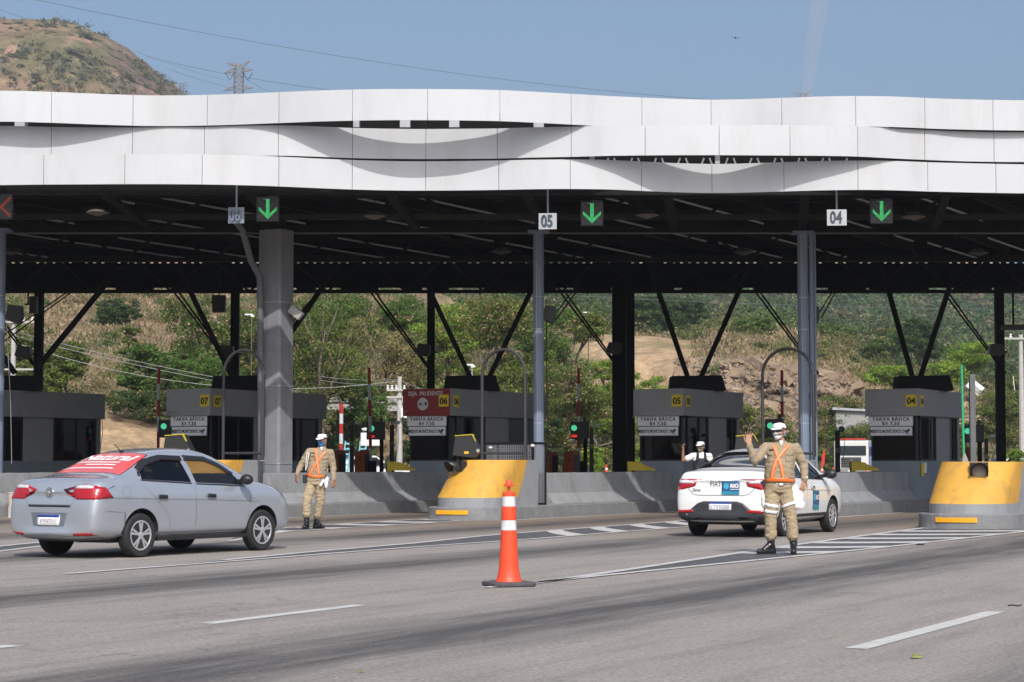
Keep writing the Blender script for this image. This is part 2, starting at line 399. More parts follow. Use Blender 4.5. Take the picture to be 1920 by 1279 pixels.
gr = struct(mb.build('ground', M_soil)); gr['label'] = 'flat dry ground reaching to the horizon'

M_mark = mat('worn_white_marking', (0.50, 0.49, 0.465), 0.7, var=0.10, scale=5, bump=0.3, bscale=60, dirt=((0.26, 0.24, 0.22), 0.9, 4.5, (1, 1, 1)))
M_mblk = mat('black_marking', (0.075, 0.075, 0.08), 0.8, var=0.2, scale=8, bump=0.3, bscale=60, dirt=((0.20, 0.18, 0.16), 0.5, 3.0, (1, 1, 1)))
MKG = 'white lane paint on the plaza'
def quadmark(pts, z=0.004): return [Vector((p.x, p.y, z)) for p in pts]
def strip2(mbx, pts, w, z):
    pts = [Vector((p.x, p.y)) for p in pts]; L = []; Q = []
    for i, p in enumerate(pts):
        d = (pts[min(i + 1, len(pts) - 1)] - pts[max(i - 1, 0)]).normalized(); nn = Vector((-d.y, d.x)) * w / 2
        L.append(p + nn); Q.append(p - nn)
    k = len(pts)
    mbx.add([(p.x, p.y, z) for p in L + Q], [(i, i + 1, k + i + 1, k + i) for i in range(k - 1)])
def gore(lo, up, label, n0, spacing=2.0, wid=0.72, skew=1.2, dark0=0.0):
    """striped wedge between a lower and an upper line (ground points); n0 = metres of plain wedge before the first stripe"""
    lo = [G(*p) for p in lo]; up = [G(*p) for p in up]
    def arc(L):
        s = [0]
        for i in range(1, len(L)): s.append(s[-1] + (L[i] - L[i - 1]).length)
        return s
    def at(L, s, q):
        q = max(0, min(q, s[-1]))
        for i in range(1, len(L)):
            if q <= s[i] + 1e-9: return L[i - 1].lerp(L[i], (q - s[i - 1]) / max(1e-6, s[i] - s[i - 1]))
        return L[-1]
    sl, su = arc(lo), arc(up)
    t = thing('road_marking', label, 'road marking', (lo[0].x, lo[0].y, 0), 0, MKG)
    K = 60; b = MB(); vs = []
    for i in range(K + 1):
        a = at(lo, sl, sl[-1] * i / K); c = at(up, su, su[-1] * i / K); vs += [(a.x, a.y, 0.004), (c.x, c.y, 0.004)]
    b.add(vs, [(2 * i, 2 * i + 2, 2 * i + 3, 2 * i + 1) for i in range(K)]); b.build('black_infill', M_mblk, t, world=True, fix=False)
    b = MB(); strip2(b, lo, 0.13, 0.009); b.build('edge_line', M_mark, t, world=True, fix=False)
    b = MB(); strip2(b, up, 0.13, 0.009); b.build('edge_line', M_mark, t, world=True, fix=False)
    q = n0; k = su[-1] / sl[-1]
    while q < sl[-1] - 0.3:
        b = MB(); vs = []
        for j in range(7):
            f = j / 6; s0 = q + skew * (1 - f) ** 1.4; s1 = s0 + wid
            for s in (s0, min(s1, sl[-1])):
                a = at(lo, sl, s); c = at(up, su, s * k); p = a.lerp(c, f); vs.append((p.x, p.y, 0.0065))
        b.add(vs, [(2 * j, 2 * j + 1, 2 * j + 3, 2 * j + 2) for j in range(6)]); b.build('stripe', M_mark, t, world=True, fix=False)
        q += spacing
gore([(910, 1103), (1100, 1083), (1300, 1063), (1500, 1043), (1666, 1026), (1835, 1007), (1960, 993)], [(985, 1097), (1150, 1073), (1337, 1045), (1421, 1032), (1560, 1013), (1650, 1001), (1735, 990)], 'striped black and white wedge under the boots of the man in the white mask, leading to the right yellow nose', 8.0)
gore([(123, 1077), (500, 1048), (770, 1027), (1000, 1011), (1200, 995), (1320, 986)], [(420, 1051), (600, 1034), (770, 1020), (900, 1006), (1050, 994), (1200, 983), (1290, 976)], 'long striped wedge running from behind the silver car to beneath the white car', 12.0)
gore([(430, 1015), (530, 998), (640, 991), (760, 984), (860, 977)], [(440, 1007), (530, 991), (620, 984), (720, 978), (808, 973)], 'short striped wedge at the feet of the man in the blue mask, in front of the middle yellow nose', 3.0)
gore([(-60, 1042), (100, 1022), (200, 1012), (300, 1003), (400, 996)], [(-60, 1031), (80, 1017), (200, 1004), (300, 996)], 'striped wedge passing behind the silver car at far left', 3.0)
def dash(a, b, w, label):
    o = MB(); strip2(o, [G(*a), G(*b)], w, 0.004); c = (G(*a) + G(*b)) / 2
    t = tag(bpy.data.objects.new('lane_dash', bpy.data.meshes.new('lane_dash')), label, 'road marking', MKG)
    vs = [(v[0] - c.x, v[1] - c.y, v[2]) for v in o.v]; t.data.from_pydata(vs, [], o.f); t.data.materials.append(M_mark); t.location = (c.x, c.y, 0); COL.objects.link(t)
dash((388, 1170), (675, 1135), 0.15, 'white lane dash in the foreground left of the orange cone')
dash((1605, 1217), (1868, 1147), 0.16, 'white lane dash lowest and furthest right in the foreground')
dash((-330, 1245), (30, 1211), 0.15, 'stub of a white lane dash cut by the left edge of the picture')

# ================================================================ terrain behind the plaza
TN = {  # picture column : (distance, picture row of the ground there)
 -900: [(108, 912), (118, 820), (140, 700), (180, 600), (230, 520), (300, 470), (450, 450), (800, 430)],
 0:   [(108, 912), (114, 845), (128, 760), (150, 690), (180, 625), (220, 560), (270, 480), (420, 455), (800, 430)],
 200: [(108, 912), (112, 850), (117, 790), (128, 735), (150, 690), (180, 625), (220, 560), (270, 480), (420, 460), (800, 430)],
 320: [(108, 912), (113, 850), (119, 795), (130, 740), (150, 700), (180, 640), (220, 570), (270, 490), (420, 460), (800, 440)],
 450: [(108, 912), (122, 845), (135, 770), (155, 710), (185, 640), (225, 565), (280, 490), (420, 465), (800, 450)],
 700: [(108, 912), (124, 862), (128, 800), (150, 745), (185, 665), (230, 590), (300, 510), (450, 480), (800, 460)],
 950: [(108, 912), (140, 868), (160, 800), (200, 700), (260, 610), (330, 560), (500, 510), (800, 470)],
 1100:[(108, 912), (145, 900), (150, 870), (170, 800), (190, 720), (205, 640), (225, 608), (300, 610), (450, 590), (650, 520), (820, 470)],
 1200:[(108, 912), (145, 900), (150, 870), (166, 820), (178, 740), (186, 668), (205, 636), (240, 628), (320, 640), (450, 600), (650, 530), (820, 480)],
 1290:[(108, 912), (145, 900), (150, 870), (162, 830), (171, 780), (180, 672), (200, 652), (230, 625), (320, 645), (450, 610), (650, 530), (820, 480)],
 1400:[(108, 912), (145, 900), (150, 870), (160, 835), (168, 800), (177, 680), (190, 650), (215, 602), (320, 650), (450, 610), (650, 530), (820, 480)],
 1500:[(108, 912), (145, 900), (150, 870), (160, 840), (168, 805), (177, 692), (190, 665), (215, 618), (320, 650), (450, 610), (650, 530), (820, 480)],
 1570:[(108, 912), (145, 900), (150, 870), (160, 845), (168, 808), (177, 706), (192, 680), (215, 645), (320, 660), (450, 615), (650, 535), (820, 485)],
 1640:[(108, 912), (145, 900), (150, 870), (160, 850), (170, 810), (180, 742), (195, 712), (218, 688), (320, 675), (450, 620), (650, 540), (820, 485)],
 1760:[(108, 912), (145, 900), (150, 868), (165, 845), (178, 810), (190, 770), (206, 745), (225, 720), (320, 690), (450, 630), (650, 540), (820, 485)],
 1840:[(108, 912), (145, 900), (150, 868), (165, 850), (178, 800), (190, 765), (206, 755), (225, 740), (320, 690), (450, 635), (650, 545), (820, 490)],
 1960:[(108, 912), (145, 900), (150, 868), (170, 852), (190, 820), (210, 790), (240, 765), (320, 700), (450, 640), (650, 550), (820, 490)],
 2900:[(108, 912), (145, 900), (150, 868), (170, 855), (190, 840), (210, 815), (240, 790), (320, 720), (450, 650), (650, 560), (820, 500)],
}
TK = sorted(TN)
def _prow(tab, Y):
    if Y <= tab[0][0]: return tab[0][1]
    for i in range(1, len(tab)):
        if Y <= tab[i][0]:
            t = (Y - tab[i - 1][0]) / (tab[i][0] - tab[i - 1][0]); return tab[i - 1][1] * (1 - t) + tab[i][1] * t
    return tab[-1][1]
def rowat(px, Y):
    if px <= TK[0]: return _prow(TN[TK[0]], Y)
    if px >= TK[-1]: return _prow(TN[TK[-1]], Y)
    for i in range(1, len(TK)):
        if px <= TK[i]:
            t = (px - TK[i - 1]) / (TK[i] - TK[i - 1]); t = t * t * (3 - 2 * t)
            return _prow(TN[TK[i - 1]], Y) * (1 - t) + _prow(TN[TK[i]], Y) * t
def cliffness(px, Y):
    """1 on the bare rock face"""
    a = min(1, max(0, (px - 1230) / 60)) * min(1, max(0, (1665 - px) / 40))
    b = min(1, max(0, (Y - 161) / 4)) * min(1, max(0, (181 + (px < 1290) * 6 - Y) / 4))
    return a * b
def sandness(px, Y):
    s = 0
    s = max(s, min(1, max(0, (px - 1060) / 40)) * min(1, max(0, (1320 - px) / 60)) * (1 if 176 < Y < 212 else 0))
    s = max(s, min(1, max(0, (px - 130) / 40)) * min(1, max(0, (340 - px) / 30)) * (1 if Y < 121 else 0))
    s = max(s, min(1, max(0, (px - 1760) / 30)) * min(1, max(0, (1880 - px) / 40)) * (1 if 176 < Y < 208 else 0))
    return s
def terr(px, Y):
    v = P(px, rowat(px, Y), Y); q = Vector((v.x, v.y, 0)); amp = 0.0018 * Y
    z = v.z
    if Y > 112:
        z += amp * 1.3 * noise.fractal(q * 0.055, 0.9, 2.2, 6) + amp * 0.25 * noise.noise(q * 0.5)
        c = cliffness(px, Y)
        if c > 0:
            w = Vector((v.x * 0.42 + 0.15 * v.z, v.z * 0.60, v.y * 0.15)); d = noise.voronoi(w)[0]; d2 = noise.voronoi(w * 2.6)[0]
            v.y += c * (3.0 * (d[0] - 0.45) + 1.3 * (d2[0] - 0.4) + 0.8 * noise.fractal(w * 3, 0.8, 2, 4)); z += c * (0.9 * noise.noise(w * 1.3 + Vector((9, 2, 1))) )
    return Vector((v.x, v.y, z))
def Wpx(v): return 960 + v.x / v.y * FPX / math.cos(PITCH)
def terrain():
    pxs = [-900 + 30 * i for i in range(29)] + [-20 + 4 * i for i in range(492)] + [1950 + 40 * i for i in range(25)]
    Ys = [108 + 1.2 * i for i in range(10)] + [121 + 1.5 * i for i in range(26)] + [160 + 0.25 * i for i in range(118)] + [190 + 2 * i for i in range(36)] + [264 + 8 * i for i in range(25)] + [470 + 20 * i for i in range(18)]
    vs = []; cols = []
    for Y in Ys:
        for px in pxs:
            v = terr(px, Y)
            if Y < 113: v.z -= 0.1
            vs.append(tuple(v))
            n1 = noise.fractal(Vector((v.x, v.y, v.z)) * 0.07, 0.8, 2.1, 5); n2 = noise.fractal(Vector((v.x + 50, v.y, v.z)) * 0.35, 0.8, 2.1, 5)
            dry = Vector((0.27, 0.195, 0.125)) * (1 + 0.35 * n2); green = Vector((0.085, 0.115, 0.035)) * (1 + 0.4 * n2); dirt = Vector((0.33, 0.235, 0.15)) * (1 + 0.25 * n2)
            g = min(1, max(0, 0.35 + n1 * 1.6 - (0.25 if px < 500 else 0) + (0.6 if Y > 300 else 0)))
            c = dry.lerp(green, g)
            if n2 > 0.25: c = c.lerp(dirt, min(1, (n2 - 0.25) * 3))
            rk = cliffness(px, Y)
            if rk > 0:
                w = Vector((v.x * 0.42 + 0.15 * v.z, v.z * 0.60, v.y * 0.15)); e = noise.voronoi(w * 2.6)[0]; e = min(1, (e[1] - e[0]) * 4)
                n3 = noise.fractal(w * 1.2 + Vector((5, 5, 5)), 0.8, 2, 5)
                rock = Vector((0.34, 0.27, 0.21)).lerp(Vector((0.15, 0.13, 0.12)), min(1, max(0, 0.5 + n3 * 1.6))) * (0.45 + 0.55 * e) * (1 + 0.3 * n2); c = c.lerp(rock, min(1, rk * 1.6))
            s = sandness(px, Y)
            if s > 0: c = c.lerp(Vector((0.46, 0.33, 0.21)) * (1 + 0.3 * n2), s * min(1, max(0.25, 0.9 - n1)))
            c = Vector((c.x * 1.08, c.y * 1.06, c.z)); cols.append((max(0, c.x), max(0, c.y), max(0, c.z), 1))
    n = len(pxs); fs = [(i * n + k, i * n + k + 1, (i + 1) * n + k + 1, (i + 1) * n + k) for i in range(len(Ys) - 1) for k in range(n - 1)]
    me = bpy.data.meshes.new('hillside'); me.from_pydata(vs, [], fs)
    ca = me.color_attributes.new('Col', 'FLOAT_COLOR', 'POINT'); ca.data.foreach_set('color', np.array(cols, dtype=np.float32).ravel())
    me.polygons.foreach_set('use_smooth', [True] * len(me.polygons))
    m = bpy.data.materials.new('hillside_soil'); m.use_nodes = True; N = m.node_tree.nodes; L = m.node_tree.links; b = N['Principled BSDF']
    a = N.new('ShaderNodeAttribute'); a.attribute_name = 'Col'; tc = N.new('ShaderNodeTexCoord')
    nz = N.new('ShaderNodeTexNoise'); nz.inputs['Scale'].default_value = 1.3; nz.inputs['Detail'].default_value = 9; nz.inputs['Roughness'].default_value = 0.8; L.new(tc.outputs['Object'], nz.inputs['Vector'])
    rp = N.new('ShaderNodeValToRGB'); rp.color_ramp.elements[0].position = 0.33; rp.color_ramp.elements[0].color = (0.45, 0.45, 0.45, 1); rp.color_ramp.elements[1].position = 0.67; rp.color_ramp.elements[1].color = (1.5, 1.5, 1.5, 1); L.new(nz.outputs['Fac'], rp.inputs[0])
    q = N.new('ShaderNodeMix'); q.data_type = 'RGBA'; q.blend_type = 'MULTIPLY'; q.inputs[0].default_value = 0.9; L.new(a.outputs['Color'], q.inputs[6]); L.new(rp.outputs[0], q.inputs[7]); L.new(q.outputs[2], b.inputs['Base Color'])
    b.inputs['Roughness'].default_value = 0.95; b.inputs['Specular IOR Level'].default_value = 0.1
    bp = N.new('ShaderNodeBump'); bp.inputs['Strength'].default_value = 0.9; bp.inputs['Distance'].default_value = 0.35; L.new(nz.outputs['Fac'], bp.inputs['Height']); L.new(bp.outputs[0], b.inputs['Normal'])
    me.materials.append(m); o = bpy.data.objects.new('hills', me); COL.objects.link(o); struct(o); o['label'] = 'dry grassy hillside and quarried rock face behind the toll plaza'
terrain()

# mountain at upper left
def mountain():
    prof = [(-900, 330), (-500, 150), (-250, 60), (-100, 32), (0, 34), (40, 36), (100, 38), (150, 50), (200, 72), (240, 95), (270, 120), (300, 141), (322, 158), (348, 185), (400, 240), (480, 330), (600, 430), (700, 500)]
    def top(px):
        for i in range(1, len(prof)):
            if px <= prof[i][0]:
                t = (px - prof[i - 1][0]) / (prof[i][0] - prof[i - 1][0]); return prof[i - 1][1] * (1 - t) + prof[i][1] * t
        return prof[-1][1]
    pxs = [-900 + 20 * i for i in range(43)] + [-40 + 3 * i for i in range(160)] + [440 + 10 * i for i in range(27)]
    nr = 110; vs = []; cols = []
    for j in range(nr):
        t = j / (nr - 1)                       # 0 near foot, .8 ridge, 1 back
        for px in pxs:
            y0 = top(px); f = min(1, t / 0.85); Y = 640 + 260 * t
            row = 500 + (y0 - 500) * math.sin(f * math.pi / 2) ** 0.9
            v = P(px, row, Y)
            if t > 0.85: v.z -= (t - 0.85) / 0.15 * 60
            q = Vector((v.x, v.y, v.z)); n1 = noise.fractal(q * 0.012, 0.8, 2.1, 6); n2 = noise.fractal(q * 0.06, 0.8, 2.1, 5)
            v.z += n1 * 3.0 * min(1, 1.5 - t) + n2 * 1.6; v.y += n2 * 8
            vs.append(tuple(v))
            c = Vector((0.22, 0.17, 0.105)).lerp(Vector((0.15, 0.145, 0.075)), min(1, max(0, 0.5 + 1.8 * n1)))
            rk = min(1, max(0, (px - 205 + 40 * n1) / 40)) * (0.55 + 0.6 * n2 + 0.2)
            c = c.lerp(Vector((0.15, 0.115, 0.095)), min(1, max(0, rk)))
            if n2 > 0.35: c = c.lerp(Vector((0.24, 0.17, 0.12)), min(1, (n2 - 0.35) * 4))
            n3 = noise.fractal(q * 0.25, 0.9, 2.1, 4); c = Vector((c.x * 1.06, c.y * .95, c.z * .92)) * (1 + 0.35 * n2 + 0.45 * n3); cols.append((max(0, c.x), max(0, c.y), max(0, c.z), 1))
    n = len(pxs); fs = [(i * n + k, i * n + k + 1, (i + 1) * n + k + 1, (i + 1) * n + k) for i in range(nr - 1) for k in range(n - 1)]
    me = bpy.data.meshes.new('mountain'); me.from_pydata(vs, [], fs); me.polygons.foreach_set('use_smooth', [True] * len(fs))
    ca = me.color_attributes.new('Col', 'FLOAT_COLOR', 'POINT'); ca.data.foreach_set('color', np.array(cols, dtype=np.float32).ravel())
    me.materials.append(bpy.data.materials['hillside_soil']); o = bpy.data.objects.new('mountain', me); COL.objects.link(o); struct(o); o['label'] = 'rounded rocky mountain with scrub at upper left'
    return top
mtop = mountain()

# ================================================================ vegetation
RNG = np.random.default_rng(11)
M_leaf = leaf_mat('foliage'); M_dryleaf = leaf_mat('dry_grass_blades', 0.25)
M_bark = mat('bark', (0.13, 0.10, 0.075), 0.9, var=0.25, scale=4, bump=0.5, bscale=12)
def leaf_mesh(name, cen, size, col, up=0.0, aspect=0.55, nrm=None):
    """cen (n,3) leaf centres, size (n,), col (n,3)"""
    n = len(cen); a = RNG.normal(size=(n, 3)); a[:, 2] += up; a /= np.linalg.norm(a, axis=1)[:, None]
    if nrm is not None:
        q = nrm + RNG.normal(size=(n, 3)) * 0.45; q /= np.linalg.norm(q, axis=1)[:, None]; a -= (a * q).sum(1)[:, None] * q; a /= np.linalg.norm(a, axis=1)[:, None]
    b = RNG.normal(size=(n, 3)) if nrm is None else np.cross(q, a); b -= (b * a).sum(1)[:, None] * a; b /= np.linalg.norm(b, axis=1)[:, None]
    s = size[:, None]
    v = np.stack([cen - a * s * 0.5, cen + b * s * aspect * 0.5, cen + a * s * 0.5, cen - b * s * aspect * 0.5], 1).reshape(-1, 3)
    me = bpy.data.meshes.new(name); me.vertices.add(4 * n); me.vertices.foreach_set('co', v.astype(np.float32).ravel())
    me.loops.add(4 * n); me.loops.foreach_set('vertex_index', np.arange(4 * n, dtype=np.int32))
    me.polygons.add(n); me.polygons.foreach_set('loop_start', np.arange(0, 4 * n, 4, dtype=np.int32)); me.polygons.foreach_set('loop_total', np.full(n, 4, dtype=np.int32))
    me.update(calc_edges=True)
    ca = me.color_attributes.new('Col', 'FLOAT_COLOR', 'POINT'); c4 = np.ones((n, 4), dtype=np.float32); c4[:, :3] = np.clip(col, 0, 1); ca.data.foreach_set('color', np.repeat(c4, 4, 0).ravel())
    return me
GREENS = {'olive': (0.115, 0.155, 0.03), 'green': (0.085, 0.15, 0.028), 'bright': (0.19, 0.29, 0.035), 'dark': (0.055, 0.095, 0.025), 'yell': (0.22, 0.22, 0.07)}
def tree(label, px, Y, ytop, wpx, kind='olive', n=7000, leaf=0.3, pods=0.0, trunk=True, ybase=None, group='trees behind the toll plaza', name='tree', cat='tree', sparse=0.0, flat=0.75, lobes=9, limbs=7, bareh=0.3):
    rng = random.Random(int(px * 7 + Y)); base = terr(px, Y) if Y > 108 else Vector((GX(px, Y), Y, gz(Y)))
    top = P(px, ytop, Y).z; H = max(1.0, top - base.z); W = wpx / FPX * Y / 2
    t = thing(name, label, cat, tuple(base), 0, group); c0 = np.array(GREENS[kind]); cl = []; ends = []
    for i in range(lobes):
        a = rng.uniform(0, 6.28); r = math.sqrt(rng.uniform(0, 1)) * W * 0.68; h = rng.uniform(bareh, 0.86) if i else 0.84
        k = 1 - 0.35 * (h - 0.5) * flat
        lr = W * rng.uniform(0.34, 0.52); ends.append((Vector((r * k * math.cos(a), r * k * math.sin(a) * 0.8, h * H)), lr))
    if sparse == 0 and trunk: pass
    n = int(n * 2.2); leaf = leaf * 0.62; pts = []; cols = []; nrs = []; per = n // lobes
    for c, lr in ends:
        nc = max(7, int(per / 75))                 # clumps in the lobe
        d = RNG.normal(size=(nc, 3)); d /= np.linalg.norm(d, axis=1)[:, None]; rad = lr * (0.45 + 0.6 * RNG.random(nc) ** 0.6)
        cc = np.array(c) + d * rad[:, None] * np.array([1, 1, 0.72])
        tone = 0.7 + 0.6 * RNG.random(nc); dryc = RNG.random(nc) < pods
        for j in range(nc):
            m = per // nc; dd = RNG.normal(size=(m, 3)); dd /= np.linalg.norm(dd, axis=1)[:, None]; q = cc[j] + dd * (lr * 0.36 * (0.35 + 0.75 * RNG.random((m, 1)) ** 0.7)) * np.array([1.25, 1.25, 0.6]); pts.append(q); nrs.append(dd + np.array([0, 0, 0.35]))
            col = c0 * tone[j] * (0.75 + 0.5 * RNG.random((m, 1))) * np.array([1 + 0.25 * (RNG.random() - 0.5), 1, 1])
            if pods:
                pm = RNG.random(m) < (0.40 if dryc[j] else pods * 0.12); col[pm] = np.array([0.36, 0.25, 0.14]) * (0.7 + 0.6 * RNG.random((pm.sum(), 1)))
            cols.append(col)
    pts = np.concatenate(pts); cols = np.concatenate(cols); nrs = np.concatenate(nrs); keep = (pts[:, 2] > 0.15) & (pts[:, 2] < H * 1.03); pts = pts[keep]; cols = cols[keep]; nrs = nrs[keep]
    me = leaf_mesh('crown', pts, leaf * (0.6 + 0.8 * RNG.random(len(pts))), cols, nrm=nrs); me.materials.append(M_leaf)
    o = bpy.data.objects.new('crown', me); COL.objects.link(o); o.parent = t
    if trunk:
        b = MB(); tr = max(0.09, H * 0.022); fork = Vector((rng.uniform(-.1, .1) * W, 0, H * rng.uniform(0.22, 0.34)))
        b.tube([(0, 0, -0.3), fork * 0.5 + Vector((0.05 * W, 0, 0)), fork], [tr * 1.3, tr, tr * 0.9], 7)
        for c, lr in ends[:limbs]:
            mid = fork.lerp(c, 0.5) + Vector((rng.uniform(-.12, .12) * W, rng.uniform(-.12, .12) * W, 0.06 * H))
            b.tube([fork, mid, c], [tr * 0.62, tr * 0.42, tr * 0.16], 6)
            for q in range(3 if sparse else 1):
                e = c + Vector((rng.uniform(-1, 1), rng.uniform(-1, 1), rng.uniform(-0.2, 1))) * lr
                b.tube([mid.lerp(c, 0.4), mid.lerp(e, 0.75) + Vector((0, 0, 0.1)), e], [tr * 0.3, tr * 0.2, tr * 0.07], 5)
        b.build('trunk', M_bark, t, smooth='all')
    return t
tree('feathery olive tree above the roof of the leftmost booth, left of the slanting brace', 125, 126, 645, 130, 'olive', 8000, 0.28)
tree('bushy green tree between the two leftmost booths', 270, 122, 645, 105, 'green', 8000, 0.26)
tree('tall light green tree with brown seed pods, behind the roof of booth 07', 395, 124, 545, 210, 'green', 12000, 0.27, pods=0.35)
tree('bushy green tree low behind booth 07, left of its roof housing', 390, 118, 660, 150, 'green', 8000, 0.24, bareh=0.1)
tree('dark green tree crowding in above the pale parapet', 690, 122, 690, 150, 'green', 8000, 0.24, bareh=0.1, pods=0.1)
tree('broad olive tree filling the slope left of the red sign', 560, 140, 560, 170, 'olive', 9000, 0.26, pods=0.2)
tree('green tree rising behind the steel arch in the middle', 900, 136, 545, 180, 'green', 9000, 0.26, pods=0.15, bareh=0.1)
tree('green tree just behind the round middle column', 1060, 138, 550, 150, 'green', 8000, 0.26, pods=0.1, bareh=0.1)
tree('tall leafy olive tree standing behind the half bare trees, right of the concrete column', 640, 134, 545, 190, 'green', 9000, 0.26, pods=0.15)
tree('leafy green tree behind the dark rear column left of the red sign', 775, 136, 545, 170, 'green', 9000, 0.26, pods=0.25)
tree('dense green tree filling the gap left of the round middle column', 1010, 132, 540, 170, 'green', 10000, 0.26, pods=0.2, bareh=0.1)
tree('leafy tree behind the square concrete column', 480, 130, 555, 140, 'olive', 7000, 0.26, pods=0.3)
tree('slim green tree beside the raised arm left of booth 07', 335, 120, 650, 90, 'green', 5000, 0.24, bareh=0.1)
tree('low olive tree at far left edge behind the grey utility pole', 35, 130, 600, 120, 'olive', 5000, 0.26, pods=0.3)
tree('spreading half bare tree with crooked grey limbs, right of the square concrete column', 600, 118, 548, 230, 'olive', 5200, 0.22, sparse=1, lobes=11, limbs=11, pods=0.15)
tree('thin half bare tree with tan pods, above the utility pole with a transformer', 715, 128, 575, 190, 'yell', 5000, 0.22, pods=0.6, sparse=1, lobes=11, limbs=10)
tree('pale green tree with tan pods, behind the red sign of booth 06', 850, 130, 548, 170, 'bright', 8000, 0.25, pods=0.45)
tree('broad dense acacia with reddish pods behind the metal arch in the middle', 950, 122, 540, 230, 'olive', 14000, 0.26, pods=0.35, bareh=0.12)
tree('dense acacia hanging low to the right of the round steel column', 1075, 118, 560, 200, 'olive', 13000, 0.25, pods=0.3, bareh=0.08)
tree('yellow green bush tree left of the doubled dark column', 1130, 128, 655, 130, 'bright', 7000, 0.24, pods=0.1, bareh=0.1)
tree('yellow green tree just right of the doubled dark column', 1225, 145, 690, 120, 'bright', 6000, 0.26, bareh=0.1)
tree('straggly brown green tree behind the arch on the right', 1420, 135, 755, 150, 'olive', 7000, 0.22, pods=0.4, bareh=0.1)
tree('wiry bush tree with tan tips, behind the white truck', 1575, 152, 745, 170, 'olive', 8000, 0.24, pods=0.4, bareh=0.1)
tree('bushy tree low behind booth 05 on its right', 1350, 140, 770, 110, 'olive', 5000, 0.22, pods=0.3, bareh=0.1)
tree('dark umbrella shaped tree standing above booth 04', 1725, 232, 592, 110, 'dark', 8000, 0.42, bareh=0.45)
tree('bright yellow green tree left of the roof of booth 04', 1655, 190, 688, 120, 'bright', 7000, 0.34, bareh=0.2)
tree('bright flat topped tree right of booth 04', 1805, 205, 645, 130, 'bright', 8000, 0.36, bareh=0.3)
tree('olive tree behind the green pole on the right', 1790, 150, 790, 90, 'olive', 4000, 0.24, pods=0.2, bareh=0.1)
tree('large olive tree at the right edge of the picture', 1885, 158, 735, 170, 'olive', 9000, 0.26, pods=0.2, bareh=0.1)
tree('bright round tree at the far right edge, behind the dark column', 1935, 200, 700, 130, 'olive', 6000, 0.34, bareh=0.1)
tree('dark green thicket tree on the ridge, right of the doubled dark column', 1205, 235, 560, 120, 'dark', 7000, 0.45, bareh=0.1)
tree('dark green round tree on the ridge above the rock face', 1285, 240, 560, 110, 'dark', 7000, 0.45, bareh=0.1)
tree('light green shrub tree growing in the dry grass above the rock face', 1418, 205, 598, 85, 'green', 5000, 0.34, bareh=0.05, trunk=True)
tree('wide green tree behind the right round column', 1560, 250, 608, 100, 'green', 6000, 0.45, bareh=0.1)
tree('green and rust coloured tree left of the dark umbrella shaped tree', 1655, 245, 618, 110, 'green', 6000, 0.45, pods=0.25, bareh=0.1)
tree('dark shrub tree on the dry left slope', 215, 190, 560, 90, 'dark', 3500, 0.34, bareh=0.05)
tree('lone dark bush halfway up the dry left slope', 240, 160, 610, 50, 'olive', 1800, 0.3, bareh=0.05, name='bush', cat='bush')
tree('tangled dark hedge with pale flowers on the sandy bank', 262, 117.5, 735, 150, 'dark', 7000, 0.2, trunk=False, name='hedge', cat='hedge', bareh=0.15, pods=0.1)
tree('round clipped yellow green bush behind the traffic cones, left of the doubled column', 1112, 104, 832, 60, 'bright', 3500, 0.13, trunk=False, name='round_bush', cat='bush', bareh=0.35, lobes=12, group='clipped bushes')
tree('round clipped bush at the right edge of the picture', 1905, 104, 836, 50, 'bright', 3500, 0.13, trunk=False, name='round_bush', cat='bush', bareh=0.35, lobes=12, group='clipped bushes')
tree('clipped dark green bush beside the red flag and cones', 1535, 112, 838, 60, 'green', 3500, 0.14, trunk=False, name='round_bush', cat='bush', bareh=0.2, lobes=12, group='clipped bushes')
for i, (px, Y, yt, w, k, lab) in enumerate([(560, 124, 770, 120, 'dark', 'dark undergrowth bush right of the square concrete column'), (660, 123, 770, 110, 'dark', 'dark undergrowth bush behind the raised barrier arms'), (780, 124, 740, 100, 'dark', 'dark undergrowth bush beside the transformer pole'), (880, 118, 690, 120, 'dark', 'dark leafy bush behind the roof box of booth 06'), (1010, 116, 780, 110, 'dark', 'dark bush at the foot of the round steel column, far behind'), (1160, 122, 780, 80, 'olive', 'olive bush behind the doubled dark column'), (1600, 144, 786, 130, 'olive', 'olive bush directly behind the cab of the white truck'), (1650, 147, 790, 60, 'olive', 'olive bush between the white truck and booth 04'), (1230, 135, 760, 60, 'olive', 'olive bush squeezed left of booth 05'), (1480, 138, 800, 110, 'dark', 'dark bush behind the man in the white mask'), (1690, 200, 730, 120, 'green', 'green bush behind the roof of booth 04'), (560, 150, 660, 90, 'olive', 'olive bush high on the slope behind the half bare tree'), (330, 125, 705, 70, 'olive', 'olive bush left of booth 07'), (480, 122, 700, 100, 'olive', 'olive bush behind the square concrete column'), (60, 122, 670, 110, 'olive', 'olive bush just left of the leftmost dark column'), (1860, 172, 790, 100, 'green', 'green bush low behind the rightmost dark column')]):
    tree(lab, px, Y, yt, w, k, 4000, 0.22, trunk=False, name='bush', cat='bush', bareh=0.05, group='bushes behind the toll plaza', pods=0.1)

